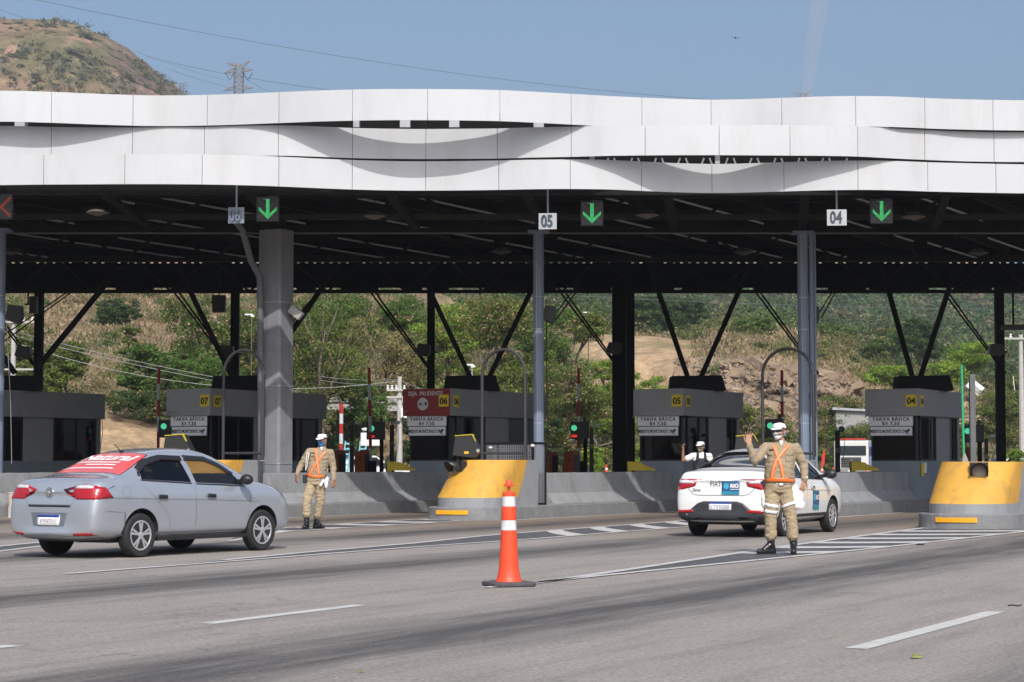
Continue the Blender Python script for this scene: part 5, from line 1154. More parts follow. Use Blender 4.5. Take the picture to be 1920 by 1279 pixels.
def sedan(name, label, paint, L, st, axles, wr, hub_spokes, loc, rz, belt, tumble=1.0):
    t = thing(name, label, 'car', loc, rz)
    def sect(y, w, zb, zt, wbt, zbelt, wr_, zr):
        hw = [(0, zb), (w * .70, zb), (w * .965, zb + .07), (w * .985, zb + .20), (w, .58), (w * .998, min(.80, zt - .16)), (wbt, zbelt), (wr_, zr), (wr_ * .80, zt - .012), (wr_ * .42, zt), (0, zt)]
        return hw
    secs = []
    for (y, w, zb, zt, kind, wr_, zr) in st:
        if kind == 'c': s = sect(y, w, zb, zt, w * .955, belt(y), wr_, zr)
        else: s = sect(y, w, zb, zt, w * .955, zt - .09, w * .86, zt - .03); s[8] = (w * .66, zt - .010); s[9] = (w * .35, zt)
        secs.append((y, s))
    def defy(y, z, x):
        if y < -L / 2 + .35:
            k = (-(L / 2) + .35 - y) / .35; y += k * (max(0, z - .70) * .32 + max(0, .34 - z) * .35) + k * abs(x) ** 3 * .16
            if z > .93: pass
        if y > L / 2 - .45:
            k = (y - (L / 2 - .45)) / .45; y -= k * (max(0, z - .6) * .22 + abs(x) ** 3 * .30 + max(0, .3 - z) * .3)
        return y
    m = len(secs[0][1]); vs = []; fs = []
    for y, s in secs:
        full = [(x, z) for x, z in s] + [(-x, z) for x, z in s[-2:0:-1]]
        vs += [(x, defy(y, z, x), z) for x, z in full]
    F = 2 * m - 2
    for i in range(len(secs) - 1):
        for k in range(F): fs.append((i * F + k, i * F + (k + 1) % F, (i + 1) * F + (k + 1) % F, (i + 1) * F + k))
    for o in (0, (len(secs) - 1) * F):
        fs.append((o, o + 1, o + F - 1))
        for k in range(1, m - 2): fs.append((o + k, o + k + 1, o + F - k - 1, o + F - k))
        fs.append((o + m - 2, o + m - 1, o + m))
    b = MB(); b.add(vs, fs); body = b.build('body', paint, t, smooth='all')
    bm = bmesh.new(); bm.from_mesh(body.data); bm.verts.ensure_lookup_table(); cl = bm.edges.layers.float.get('crease_edge') or bm.edges.layers.float.new('crease_edge')
    for e in bm.edges:
        i0, i1 = e.verts[0].index, e.verts[1].index; r0, k0, r1, k1 = i0 // F, i0 % F, i1 // F, i1 % F
        if k0 == k1 and k0 in (5, F - 5): e[cl] = 0.55
        elif k0 == k1 and k0 in (7, F - 7): e[cl] = 0.35
        elif r0 == r1 and r0 in (1, len(secs) - 2): e[cl] = 0.35
    bm.to_mesh(body.data); bm.free()
    q = body.modifiers.new('s', 'SUBSURF'); q.levels = 2; q.render_levels = 2; baked(body)
    bv = bvh_of(body)
    return t, body, bv
def cut_body(t, body, bv, paint, axles, wr, holes, cav, halfw):
    cut = []
    b = MB()
    for y in axles:
        for sd in (1, -1):
            b.lathe([(wr + .055, sd * (halfw - .30)), (wr + .055, sd * (halfw + .3))], 40, c=(0, y, wr + .01), axis='X')
    cut.append(b.build('cut', M_black, t))
    b = MB(); n = len(cav[0][1]); vs = []
    for y, s in cav: vs += [(x, y, z) for x, z in s]
    fs = [(i * n + k, i * n + (k + 1) % n, (i + 1) * n + (k + 1) % n, (i + 1) * n + k) for i in range(len(cav) - 1) for k in range(n)] + [tuple(range(n - 1, -1, -1)), tuple(range((len(cav) - 1) * n, len(cav) * n))]
    b.add(vs, fs); cut.append(b.build('cut', M_black, t))
    for axis, poly, a, c in holes:
        b = MB()
        if axis == 'x': b.extr(poly, a, c, lambda u, w, q: Vector((q, u, w)))
        else: b.extr(poly, a, c, lambda u, w, q: Vector((u, w, q)))
        cut.append(b.build('cut', M_black, t))
    for c in cut:
        mo = body.modifiers.new('b', 'BOOLEAN'); mo.operation = 'DIFFERENCE'; mo.object = c; mo.solver = 'EXACT'
        baked(body)
    for c in cut: bpy.data.objects.remove(c)
    me = body.data
    me.materials.clear(); me.materials.append(paint); me.materials.append(M_inner)
    for p in me.polygons:
        d = bv.find_nearest(p.center)[3]; p.material_index = 1 if d > 0.006 else 0; p.use_smooth = True
    try: me.set_sharp_from_angle(angle=R(40))
    except Exception: pass
def wheel(t, x, y, r, w, spokes, side, cap=False):
    o = thing('wheel', '', None, (x, y, r)); del o['label']; o.parent = t
    if side < 0: o.rotation_euler = (0, 0, math.pi)
    b = MB(); pr = [(r * .66, w * .42), (r * .80, w * .5), (r * .93, w * .48), (r * .99, w * .36), (r, w * .2), (r, -w * .2), (r * .99, -w * .36), (r * .9, -w * .5), (r * .66, -w * .42)]
    b.lathe(pr, 48, axis='X'); b.build('tyre', M_tyre, o, smooth=True)
    b = MB(); b.lathe([(0.0001, w * .22), (r * .60, w * .22), (r * .64, w * .40), (r * .67, w * .44), (r * .69, w * .40), (r * .69, w * .3)], 48, axis='X'); b.build('rim', mat('rim_dark', (0.06, 0.06, 0.065), 0.5, 0.4), o, smooth=True)
    b = MB(); b.lathe([(r * .60, w * .40), (r * .62, w * .46), (r * .68, w * .46), (r * .69, w * .38)], 48, axis='X')
    for k in range(spokes[0]):
        a = 2 * math.pi * k / spokes[0] + .3
        for da in spokes[1]:
            p0 = Vector((w * .47, math.cos(a + da * .35) * r * .13, math.sin(a + da * .35) * r * .13)); p1 = Vector((w * .44, math.cos(a + da) * r * .63, math.sin(a + da) * r * .63))
            d = (p1 - p0).normalized(); sdw = Vector((1, 0, 0)).cross(d); w0, w1 = spokes[2] * r * .7, spokes[2] * r
            b.add([p0 + sdw * w0, p1 + sdw * w1, p1 - sdw * w1, p0 - sdw * w0, p0 + sdw * w0 - Vector((.03, 0, 0)), p1 + sdw * w1 - Vector((.04, 0, 0)), p1 - sdw * w1 - Vector((.04, 0, 0)), p0 - sdw * w0 - Vector((.03, 0, 0))],
                  [(0, 1, 2, 3), (0, 4, 5, 1), (3, 2, 6, 7), (1, 5, 6, 2)])
    b.lathe([(0.0001, w * .50), (r * .10, w * .50), (r * .16, w * .47), (r * .17, w * .38)], 20, axis='X'); b.build('hubcap', M_hub, o, smooth=True)
def pt(bv, poly, view, name, m, t, off=0.004, step=0.05, skirt=0.012, parent=None):
    b = patch(bv, poly, view, off, step, skirt); return b.build(name, m, parent or t, smooth='all')
def line(bv, pts, view, t, w=0.007, name='panel_gap', m=None, step=0.08):
    return pt(bv, ribbon(pts, w), view, name, m or M_gap, t, off=0.0015, step=step, skirt=0)
def mx(poly): return [(-a, b) for a, b in poly]

# ---------------- silver saloon
M_silver = mat('silver_paint', (0.46, 0.49, 0.535), 0.25, 0.55, var=0.02, coat=0.8)
vb = lambda y: 1.0 - 0.035 * (y + 1.1)
S1 = [(-2.11, .66, .34, .86, 'h', 0, 0), (-2.09, .76, .27, .97, 'h', 0, 0), (-2.02, .81, .24, 1.035, 'h', 0, 0), (-1.85, .825, .23, 1.06, 'h', 0, 0), (-1.6, .83, .22, 1.075, 'h', 0, 0), (-1.42, .83, .22, 1.11, 'c', .71, 1.06), (-1.2, .83, .22, 1.21, 'c', .64, 1.13), (-.95, .83, .22, 1.325, 'c', .585, 1.25), (-.7, .83, .21, 1.405, 'c', .56, 1.335), (-.35, .83, .21, 1.45, 'c', .555, 1.385), (0, .83, .21, 1.46, 'c', .555, 1.395), (.3, .83, .21, 1.44, 'c', .56, 1.37), (.55, .83, .21, 1.375, 'c', .575, 1.305), (.85, .83, .21, 1.24, 'c', .62, 1.17), (1.12, .83, .22, 1.085, 'c', .68, 1.03), (1.28, .83, .22, 1.01, 'h', 0, 0), (1.5, .825, .22, .975, 'h', 0, 0), (1.75, .82, .22, .93, 'h', 0, 0), (1.95, .80, .23, .86, 'h', 0, 0), (2.07, .76, .26, .76, 'h', 0, 0), (2.11, .68, .32, .64, 'h', 0, 0)]
cA = G(256, 1045); cB_h = R(33); hd = Vector((math.sin(cB_h), math.cos(cB_h))); hr = Vector((hd.y, -hd.x))
ax1 = (-1.19, 1.30); WR1 = 0.292
org = Vector((cA.x, cA.y)) - hd * ax1[0] - hr * 0.74
t, body, bv = sedan('silver_car', 'silver saloon car with a red advert over its rear window, at the left', M_silver, 4.22, S1, ax1, WR1, None, (org.x, org.y, 0), -cB_h, vb)
rw = [(-1.12, vb(-1.12) + .03), (-.16, vb(-.16) + .015), (-.24, 1.325), (-.60, 1.335), (-.88, 1.265), (-1.08, 1.13)]
fw = [(-.07, vb(-.07) + .015), (.93, vb(.93) + .01), (.78, 1.085), (.52, 1.235), (.28, 1.315), (-.13, 1.335)]
rg = [(-.63, -1.42), (.63, -1.42), (.50, -.74), (-.50, -.74)]; fg = [(-.50, .42), (.50, .42), (.62, 1.10), (-.62, 1.10)]
def cavity(l, h, f=0.0): return [(y, [(-.64, .55), (.64, .55), (.72, .93 + f), (w, zt - .10), (w * .8, zt - .055), (-w * .8, zt - .055), (-w, zt - .10), (-.72, .93 + f)]) for y, w, zt in l]
cut_body(t, body, bv, M_silver, ax1, WR1, [('x', rw, -1.2, 1.2), ('x', fw, -1.2, 1.2), ('z', rg, 1.0, 1.7), ('z', fg, .98, 1.7)], cavity([(-1.38, .60, 1.12), (-1.2, .585, 1.20), (-.95, .545, 1.315), (-.7, .52, 1.395), (-.35, .515, 1.44), (0, .515, 1.45), (.3, .52, 1.43), (.55, .535, 1.365), (.85, .58, 1.235), (1.08, .62, 1.10)], 0), .83)
for sd, vw in ((1, 'right'), (-1, 'left')):
    pt(bv, rw, vw, 'rear_door_window', M_cglass, t, off=-.008, skirt=0); pt(bv, fw, vw, 'front_door_window', M_cglass3, t, off=-.008, skirt=0)
    top = smoothpts(rw[3:6][::-1] + [rw[2]], 5); line(bv, [tuple(p) for p in smoothpts([(-1.14, 1.07), (-1.06, 1.17), (-.88, 1.27), (-.60, 1.335), (-.24, 1.325)], 5)], vw, t, .035, 'window_trim', M_black, .05)
    pt(bv, [(-1.1, 1.19), (-.92, 1.285), (-.6, 1.35), (-.2, 1.34), (-.2, 1.275), (-.6, 1.285), (-.92, 1.21), (-1.12, 1.10)], vw, 'rain_visor', M_black, t, off=.012)
    pt(bv, [(-.15, 1.35), (.28, 1.33), (.55, 1.24), (.80, 1.10), (.72, 1.08), (.5, 1.19), (.25, 1.265), (-.15, 1.275)], vw, 'rain_visor', M_black, t, off=.012)
    line(bv, [(-1.14, vb(-1.1) + .02), (-.16, vb(-.16) + .0)], vw, t, .02, 'window_trim', M_black); line(bv, [(-.07, vb(0)), (.95, vb(.95) - .005)], vw, t, .02, 'window_trim', M_black)
    for a in ([(-.12, .30), (-.115, .98)], [(1.02, .90), (1.0, .60), (.93, .30)], [(-.60, .28), (.93, .28)], [(-.60, .30), (-.66, .55), (-.95, .80), (-1.13, .95)], [(-1.98, .80), (-1.4, .78), (0.2, .74), (1.2, .70)]): line(bv, a, vw, t)
    for yy in (-.80, .18):
        d = pt(bv, [(yy - .085, .80 - .02), (yy + .085, .80 - .03), (yy + .08, .80 + .012), (yy - .08, .80 + .022)], vw, 'door_handle', M_black, t, off=.03)
    # mirror
    b = MB(); b.ball((sd * .94, .80, 1.015), (.10, .085, .075), mtx=None); b.bar((sd * .74, .84, .99), (sd * .9, .82, 1.0), .05); b.build('wing_mirror', M_black, t, smooth=True)
    pt(bv, [(-1.5, .28), (-1.52, .60), (-1.49, .60)], vw, 'panel_gap', M_gap, t, off=.0015, skirt=0)
    for c_ in range(4): line(bv, [(-1.46 + .075 * math.cos(a), .87 + .075 * math.sin(a)) for a in [c_ * math.pi / 2 + k * math.pi / 12 for k in range(7)]], vw, t, .005, step=.04)
    line(bv, [(-1.95, .62), (-1.75, .615), (-1.55, .60)], vw, t, .008)
pt(bv, rg, 'top', 'rear_window', M_cglass2, t, off=-.004, skirt=0)
M_red2 = mat('faded_red_vinyl', (0.62, 0.085, 0.075), 0.35, var=0.12, scale=3, dirt=((0.35, 0.16, 0.2), 0.6, 1.6, (1, 1, 1)), coat=0.5)
st_ = pt(bv, [(-.62, -1.41), (.62, -1.41), (.49, -.76), (-.49, -.76)], 'top', 'rear_window_advert', M_red2, t, off=.002, skirt=0)
M_wt = mat('white_vinyl', (0.72, 0.68, 0.68), 0.5)
def deck_text(bv, s, size, cx, cy, par, m, **k):
    vs, fs = text(s, size, thick=0.0, **k); out = []
    for v in vs:
        h = bv.ray_cast(Vector((cx + v.x, cy + v.y, 6)), Vector((0, 0, -1))); out.append((cx + v.x, cy + v.y, h[0].z + .008))
    b = MB(); b.add(out, fs); b.build('advert_lettering', m, par, fix=False)
deck_text(bv, 'Natural', .27, .0, -.95, t, M_wt, bold=.008, sx=1.1, shear=.2)
for cx, cy, w in ((-.06, -1.10, .80), (.05, -1.17, .55), (-.1, -1.27, .95)):
    pt(bv, [(cx - w / 2, cy - .014), (cx + w / 2, cy - .014), (cx + w / 2, cy + .014), (cx - w / 2, cy + .014)], 'top', 'advert_lettering', M_wt, t, off=.006, skirt=0)
pt(bv, fg, 'top', 'windscreen', M_cglass3, t, off=-.008, skirt=0)
for sd in (1, -1):
    f = (lambda P_: P_) if sd > 0 else mx
    pt(bv, f([(.42, .955), (.60, .96), (.79, .945), (.80, .775), (.47, .775), (.40, .86)]), 'rear', 'tail_light', M_tail, t, off=.008)
    pt(bv, f([(.44, .95), (.60, .955), (.70, .945), (.70, .915), (.43, .915)]), 'rear', 'reversing_light', M_tailc, t, off=.011, skirt=.004)
    pt(bv, [(-2.06, .95), (-1.83, .93), (-1.72, .79), (-2.06, .775)], 'right' if sd > 0 else 'left', 'tail_light', M_tail, t, off=.008)
    pt(bv, f([(.46, .30), (.74, .31), (.72, .345), (.45, .335)]), 'rear', 'reflector', M_tail, t, off=.006)
line(bv, [(-.62, 1.0), (-.44, .93), (-.40, .86), (-.44, .79), (-.40, .70), (.40, .70), (.44, .79), (.40, .86), (.44, .93), (.62, 1.0)], 'rear', t, .010, step=.05)
pt(bv, [(-.38, .695), (.38, .695), (.38, .672), (-.38, .672)], 'rear', 'bumper_groove', M_black, t, off=.003)
pt(bv, [(-.33, .60), (-.27, .42), (.27, .42), (.33, .60)], 'rear', 'plate_recess_shade', mat('silver_shadow', (0.22, 0.25, 0.29), 0.35, 0.5), t, off=.0015, skirt=0)  # flat patch; the shade of the recess is put into its darker silver
pt(bv, [(-.2, .565), (.2, .565), (.2, .43), (-.2, .43)], 'rear', 'number_plate', M_plate, t, off=.012)
pt(bv, [(-.2, .568), (.2, .568), (.2, .54), (-.2, .54)], 'rear', 'plate_band', M_plblue, t, off=.014, skirt=.004)
def rear_text(bv, s, size, cx, cz, par, m, name='lettering', off=.016, **k):
    vs, fs = text(s, size, thick=0.0, **k); out = []
    for v in vs:
        h = bv.ray_cast(Vector((cx + v.x, -6, cz + v.y)), Vector((0, 1, 0))); out.append((cx + v.x, h[0].y - off, cz + v.y))
    b = MB(); b.add(out, fs); b.build(name, m, par, fix=False)
M_ptxt = mat('plate_grey_text', (0.30, 0.30, 0.31), 0.6)
rear_text(bv, 'OUR7D11', .10, 0, .485, t, M_ptxt, 'plate_characters', bold=.002, sx=.85) if False else None
pt(bv, [(-.80, .30), (-.45, .345), (.45, .345), (.80, .30), (.80, .22), (-.80, .22)], 'rear', 'lower_bumper', mat('grey_lower_bumper', (0.20, 0.21, 0.23), 0.4), t, off=.003)
rear_text(bv, 'KYH7I11', .085, 0, .485, t, M_ptxt, 'plate_characters', off=.016, bold=.001, sx=.85, space=1.1)
# round badge: ring with a V over a W
hb = bv.ray_cast(Vector((0, -6, .87)), Vector((0, 1, 0)))[0]
b = MB(); seg = 28
for r0, r1 in ((.050, .060),):
    vs = []
    for k in range(seg): a = 2 * math.pi * k / seg; vs += [(r0 * math.cos(a), hb.y - .012, .87 + r0 * math.sin(a)), (r1 * math.cos(a), hb.y - .012, .87 + r1 * math.sin(a)), (r1 * math.cos(a), hb.y + .01, .87 + r1 * math.sin(a))]
    fs = []
    for k in range(seg): o = 3 * k; n = 3 * ((k + 1) % seg); fs += [(o, o + 1, n + 1, n), (o + 1, o + 2, n + 2, n + 1)]
    b.add(vs, fs)
for seq in ([(-.022, .045), (0, .008), (.022, .045)], [(-.045, .02), (-.022, -.042), (0, 0.0), (.022, -.042), (.045, .02)]):
    for i in range(len(seq) - 1): b.bar((seq[i][0], hb.y - .01, .87 + seq[i][1]), (seq[i + 1][0], hb.y - .01, .87 + seq[i + 1][1]), .009)
b.build('round_badge', M_chr, t)
b = MB(); b.box((0, 0, .26), (1.3, 3.2, .12)); b.box((0, 0, .33), (1.0, 3.6, .14)); b.build('underbody', M_black, t)
for sd in (1, -1):
    b = MB(); b.box((sd * .80, .05, .235), (.05, 1.85, .05)); b.build('sill', M_black, t)
for y in ax1:
    for sd in (1, -1): wheel(t, sd * .735, y, WR1, .18, (5, (-.16, .16), .055), sd)
b = MB()
for x in (-.36, .36):
    b.box((x, .15, .66), (.48, .5, .16)); b.box((x, -.14, .93), (.46, .13, .52), mtx=Matrix.Rotation(R(12), 3, 'X')); b.box((x, -.19, 1.22), (.24, .09, .14))
b.box((0, -.85, .64), (1.3, .5, .16)); b.box((0, -1.12, .86), (1.28, .12, .40)); b.box((0, .92, .78), (1.3, .35, .26)); b.build('seats_and_dashboard', M_inner, t, bevel=.02)
b = MB(); b.lathe([(.17, -.012), (.185, 0), (.17, .012)], 24, c=(0, 0, 0)); sw = b.build('steering_wheel', M_black, t); sw.location = (-.36, .62, .90); sw.rotation_euler = (R(65), 0, 0)
b = MB(); b.tube([(0, -.72, 1.40), (0, -.86, 1.50)], .006, 5); b.ball((0, -.72, 1.405), (.025, .045, .015)); b.build('aerial', M_black, t)

# ---------------- white saloon
M_wcar = mat('white_car_paint', (0.70, 0.70, 0.68), 0.3, 0.0, var=0.01, coat=0.8)
vb2 = lambda y: 0.985 - 0.03 * (y + 1.1)
S2 = [(-2.15, .68, .36, .93, 'h', 0, 0), (-2.13, .78, .27, 1.04, 'h', 0, 0), (-2.05, .83, .24, 1.105, 'h', 0, 0), (-1.85, .85, .23, 1.125, 'h', 0, 0), (-1.62, .85, .22, 1.13, 'h', 0, 0), (-1.42, .85, .22, 1.17, 'c', .73, 1.11), (-1.2, .85, .22, 1.27, 'c', .66, 1.19), (-.95, .85, .22, 1.375, 'c', .60, 1.30), (-.7, .85, .21, 1.445, 'c', .575, 1.375), (-.35, .85, .21, 1.49, 'c', .57, 1.42), (0, .85, .21, 1.50, 'c', .57, 1.43), (.3, .85, .21, 1.48, 'c', .575, 1.41), (.6, .85, .21, 1.40, 'c', .59, 1.33), (.9, .85, .21, 1.265, 'c', .64, 1.19), (1.15, .85, .22, 1.12, 'c', .70, 1.06), (1.32, .85, .22, 1.045, 'h', 0, 0), (1.55, .845, .22, 1.0, 'h', 0, 0), (1.8, .84, .22, .95, 'h', 0, 0), (1.98, .82, .23, .88, 'h', 0, 0), (2.10, .78, .26, .78, 'h', 0, 0), (2.15, .69, .32, .65, 'h', 0, 0)]
cC = G(1466, 1006); ch = R(27.0); hd = Vector((math.sin(ch), math.cos(ch))); hr = Vector((hd.y, -hd.x)); ax2 = (-1.20, 1.31); WR2 = .30
org = Vector((cC.x, cC.y)) - hd * ax2[0] - hr * .76
t, body, bv = sedan('white_car', 'white saloon car with a blue RIO sticker on its boot, driving towards the booths', M_wcar, 4.3, S2, ax2, WR2, None, (org.x, org.y, 0), -ch, vb2)
rw = [(-1.12, vb2(-1.12) + .05), (-.18, vb2(-.18) + .03), (-.26, 1.36), (-.60, 1.375), (-.88, 1.31), (-1.09, 1.17)]
fw = [(-.09, vb2(-.09) + .03), (.95, vb2(.95) + .03), (.80, 1.12), (.55, 1.26), (.30, 1.345), (-.15, 1.37)]
rg = [(-.66, -1.44), (.66, -1.44), (.53, -.72), (-.53, -.72)]; fg = [(-.51, .46), (.51, .46), (.64, 1.14), (-.64, 1.14)]
cut_body(t, body, bv, M_wcar, ax2, WR2, [('x', rw, -1.2, 1.2), ('x', fw, -1.2, 1.2), ('z', fg, .99, 1.7)], cavity([(-1.38, .60, 1.16), (-1.2, .585, 1.24), (-.95, .545, 1.355), (-.7, .52, 1.435), (-.35, .515, 1.48), (0, .515, 1.49), (.3, .52, 1.47), (.6, .54, 1.385), (.9, .58, 1.245), (1.1, .62, 1.12)], 0), .85)
for sd, vw in ((1, 'right'), (-1, 'left')):
    pt(bv, rw, vw, 'rear_door_window', M_cglass, t, off=-.008, skirt=0); pt(bv, fw, vw, 'front_door_window', M_cglass, t, off=-.008, skirt=0)
    line(bv, [(-1.12, vb2(-1.1) + .03), (-.18, vb2(-.18) + .02)], vw, t, .02, 'window_trim', M_black); line(bv, [(-.07, vb2(0) + .02), (.97, vb2(.95) + .02)], vw, t, .02, 'window_trim', M_black)
    for a in ([(-.135, .30), (-.13, 1.0)], [(1.03, .93), (1.01, .60), (.94, .30)], [(-.62, .30), (-.68, .55), (-.97, .82), (-1.14, .97)], [(-1.2, .80), (0.2, .77), (1.25, .74)]): line(bv, a, vw, t)
    pt(bv, [(-.60, .32), (.95, .32), (.95, .37), (-.60, .37)], vw, 'side_strip', M_black, t, off=.012)
    pt(bv, [(-.62, .21), (.98, .21), (.98, .275), (-.62, .275)], vw, 'sill', M_black, t, off=.004)
    for yy in (-.80, .16): pt(bv, [(yy - .085, .80), (yy + .085, .79), (yy + .08, .83), (yy - .08, .84)], vw, 'door_handle', M_chr if yy > 0 else M_wcar, t, off=.03)
    b = MB(); b.ball((sd * .97, .80, 1.045), (.12, .085, .085)); b.bar((sd * .74, .84, 1.0), (sd * .92, .82, 1.02), .06); b.build('wing_mirror', M_black, t, smooth=True)
pt(bv, rg, 'top', 'rear_window', M_black if False else mat('dark_rear_glass', (0.012, 0.012, 0.014), 0.06, coat=1.0), t, off=.001, skirt=0)
line(bv, [(-.67, -1.45), (.67, -1.45)], 'top', t, .02, 'window_trim', M_black); line(bv, [(-.54, -.71), (.54, -.71)], 'top', t, .03, 'window_trim', M_black)
pt(bv, fg, 'top', 'windscreen', M_cglass, t, off=-.008, skirt=0)
for sd in (1, -1):
    f = (lambda P_: P_) if sd > 0 else mx
    pt(bv, f([(.44, .915), (.56, .955), (.80, .965), (.80, .90), (.72, .79), (.47, .85)]), 'rear', 'tail_light', M_tail, t, off=.008)
    pt(bv, f([(.48, .915), (.57, .945), (.77, .952), (.77, .90), (.49, .895)]), 'rear', 'reversing_light', M_tailc, t, off=.012, skirt=.004)
    pt(bv, [(-2.10, .968), (-1.84, .975), (-1.74, .955), (-1.86, .85), (-2.1, .79)], 'right' if sd > 0 else 'left', 'tail_light', M_tail, t, off=.008)
    pt(bv, [(-2.06, .955), (-1.86, .965), (-1.80, .95), (-1.86, .905), (-2.06, .905)], 'right' if sd > 0 else 'left', 'reversing_light', M_tailc, t, off=.011, skirt=.004)
line(bv, [(-.66, 1.07), (-.63, .95), (-.58, .80), (-.50, .72), (-.40, .70), (.40, .70), (.50, .72), (.58, .80), (.63, .95), (.66, 1.07)], 'rear', t, .010, step=.05)
pt(bv, [(-.80, .40), (-.56, .44), (-.40, .57), (-.30, .60), (.30, .60), (.40, .57), (.56, .44), (.80, .40), (.80, .22), (-.80, .22)], 'rear', 'lower_bumper', mat('dark_bumper_plastic', (0.03, 0.032, 0.035), 0.5), t, off=.012)
for sd, vw in ((1, 'right'), (-1, 'left')): pt(bv, [(-2.12, .40), (-1.62, .34), (-1.56, .24), (-2.12, .22)], vw, 'lower_bumper', MATS['dark_bumper_plastic'], t, off=.014)
for sd in (1, -1): pt(bv, [(q[0] * sd, q[1]) for q in [(.46, .415), (.78, .405), (.76, .45), (.50, .46)]], 'rear', 'reflector', M_tail, t, off=.018)
pt(bv, [(-.2, .585), (.2, .585), (.2, .455), (-.2, .455)], 'rear', 'number_plate', M_plate, t, off=.014)
pt(bv, [(-.2, .588), (.2, .588), (.2, .56), (-.2, .56)], 'rear', 'plate_band', M_plblue, t, off=.016, skirt=.004)
rear_text(bv, 'LTV9G88', .088, 0, .508, t, M_ptxt, 'plate_characters', off=.018, bold=.001, sx=.86, space=1.12)
M_bdg = mat('badge_grey', (0.16, 0.16, 0.17), 0.3, 0.6)
rear_text(bv, 'FIAT', .15, -.09, .895, t, M_bdg, 'boot_lettering', off=.006, sx=.62, space=1.1)
rear_text(bv, 'Siena', .075, -.44, .79, t, M_bdg, 'boot_script', off=.006, shear=.35, bold=.001)
M_stk = mat('sticker_blue', (0.015, 0.085, 0.19), 0.4); M_stk2 = mat('sticker_teal', (0.02, 0.22, 0.32), 0.4); M_stk3 = mat('sticker_light', (0.05, 0.33, 0.50), 0.4)
s = pt(bv, [(.02, .94), (.33, .94), (.33, .715), (.02, .715)], 'rear', 'boot_sticker', M_stk, t, off=.012)
pt(bv, [(.02, .765), (.33, .765), (.33, .713), (.02, .713)], 'rear', 'sticker_band', M_stk2, t, off=.0135, skirt=0)
pt(bv, [(.10 + .052 * math.cos(a), .86 + .056 * math.sin(a)) for a in [k * math.pi / 8 for k in range(16)]], 'rear', 'sticker_crest', M_stk3, t, off=.0145, skirt=0, step=.03)
rear_text(bv, 'RIO', .088, .245, .862, t, M_wt, 'sticker_lettering', off=.016, bold=.005)
pt(bv, [(.17, .805), (.32, .805), (.32, .795), (.17, .795)], 'rear', 'sticker_lettering', M_wt, t, off=.015, skirt=0)
pt(bv, [(.18, .76), (.50, .75), (.50, .42), (.18, .43)], 'right', 'door_sticker', M_stk, t, off=.008)
pt(bv, [(.18, .52), (.50, .51), (.50, .42), (.18, .43)], 'right', 'sticker_band', M_stk2, t, off=.010, skirt=0)
pt(bv, [(.25 + .05 * math.cos(a), .64 + .07 * math.sin(a)) for a in [k * math.pi / 8 for k in range(16)]], 'right', 'sticker_crest', M_stk3, t, off=.0115, skirt=0, step=.03)
vs, fs = text('RIO', .11, thick=0, bold=.005); out = []
for v in vs: h = bv.ray_cast(Vector((6, .40 + v.x, .64 + v.y)), Vector((-1, 0, 0))); out.append((h[0].x + .013, .40 + v.x, .64 + v.y))
b = MB(); b.add(out, fs); b.build('sticker_lettering', M_wt, t, fix=False)
b = MB(); b.box((0, 0, .26), (1.3, 3.2, .12)); b.box((0, 0, .33), (1.0, 3.7, .14)); b.build('underbody', M_black, t)
for y in ax2:
    for sd in (1, -1): wheel(t, sd * .755, y, WR2, .18, (9, (0,), .075), sd)
b = MB()
for x in (-.36, .36): b.box((x, .15, .66), (.48, .5, .16)); b.box((x, -.14, .93), (.46, .13, .52), mtx=Matrix.Rotation(R(12), 3, 'X')); b.box((x, -.19, 1.24), (.24, .09, .14))
b.box((0, -1.12, .86), (1.28, .12, .40)); b.box((0, .95, .80), (1.3, .35, .26)); b.build('seats_and_dashboard', M_inner, t, bevel=.02)
b = MB(); b.tube([(.02, -.60, 1.46), (.0, -.70, 1.58)], .007, 5); b.ball((.02, -.60, 1.462), (.03, .05, .02)); b.build('aerial', M_black, t)

# ---------------- distant cars and truck
def far_car(px, ytop, Y, hdg, paint, label):
    Hh = P(px, ytop, Y).z - gz(Y); k = Hh / 1.45; x = GX(px, Y); t = thing('distant_car', label, 'car', (x, Y, gz(Y)), -hdg, 'cars beyond the toll booths')
    prof = [(-2.1, .35), (-2.1, .85), (-1.9, 1.0), (-1.5, 1.05), (-.9, 1.38), (-.3, 1.45), (.3, 1.43), (1.0, 1.05), (1.7, .95), (2.05, .75), (2.1, .35)]
    b = MB(); n = len(prof); vs = []
    for xx, ins in ((-.82, .0), (-.60, 1), (.60, 1), (.82, .0)):
        vs += [(xx if z < 1.0 or ins else xx * .82, y, z * k) for y, z in prof]
    for i in range(3):
        for q in range(n - 1): b_ = (i * n + q, i * n + q + 1, (i + 1) * n + q + 1, (i + 1) * n + q); b.f.append(b_); b.m.append(0)
    b.v = vs; b.f += [tuple(range(n)), tuple(range(3 * n, 4 * n))]; b.m += [0, 0]; b.build('body', paint, t, smooth=True, bevel=.04)
    for sd in (1, -1):
        b = MB(); b.add([(sd * (.835 if z < 1.02 else .70), y, z * k) for y, z in ((-1.3, 1.02), (.8, 1.0), (.3, 1.36), (-.7, 1.36))], [(0, 1, 2, 3)]); b.build('side_windows', M_cglass2, t)
        for y in (-1.25, 1.3): wheel(t, sd * .74, y, .29, .18, (5, (0,), .08), sd)
    b = MB(); b.add([(-.6, -1.52, 1.06 * k), (.6, -1.52, 1.06 * k), (.5, -.93, 1.385 * k), (-.5, -.93, 1.385 * k)], [(0, 1, 2, 3)]); b.build('rear_window', M_cglass2, t)
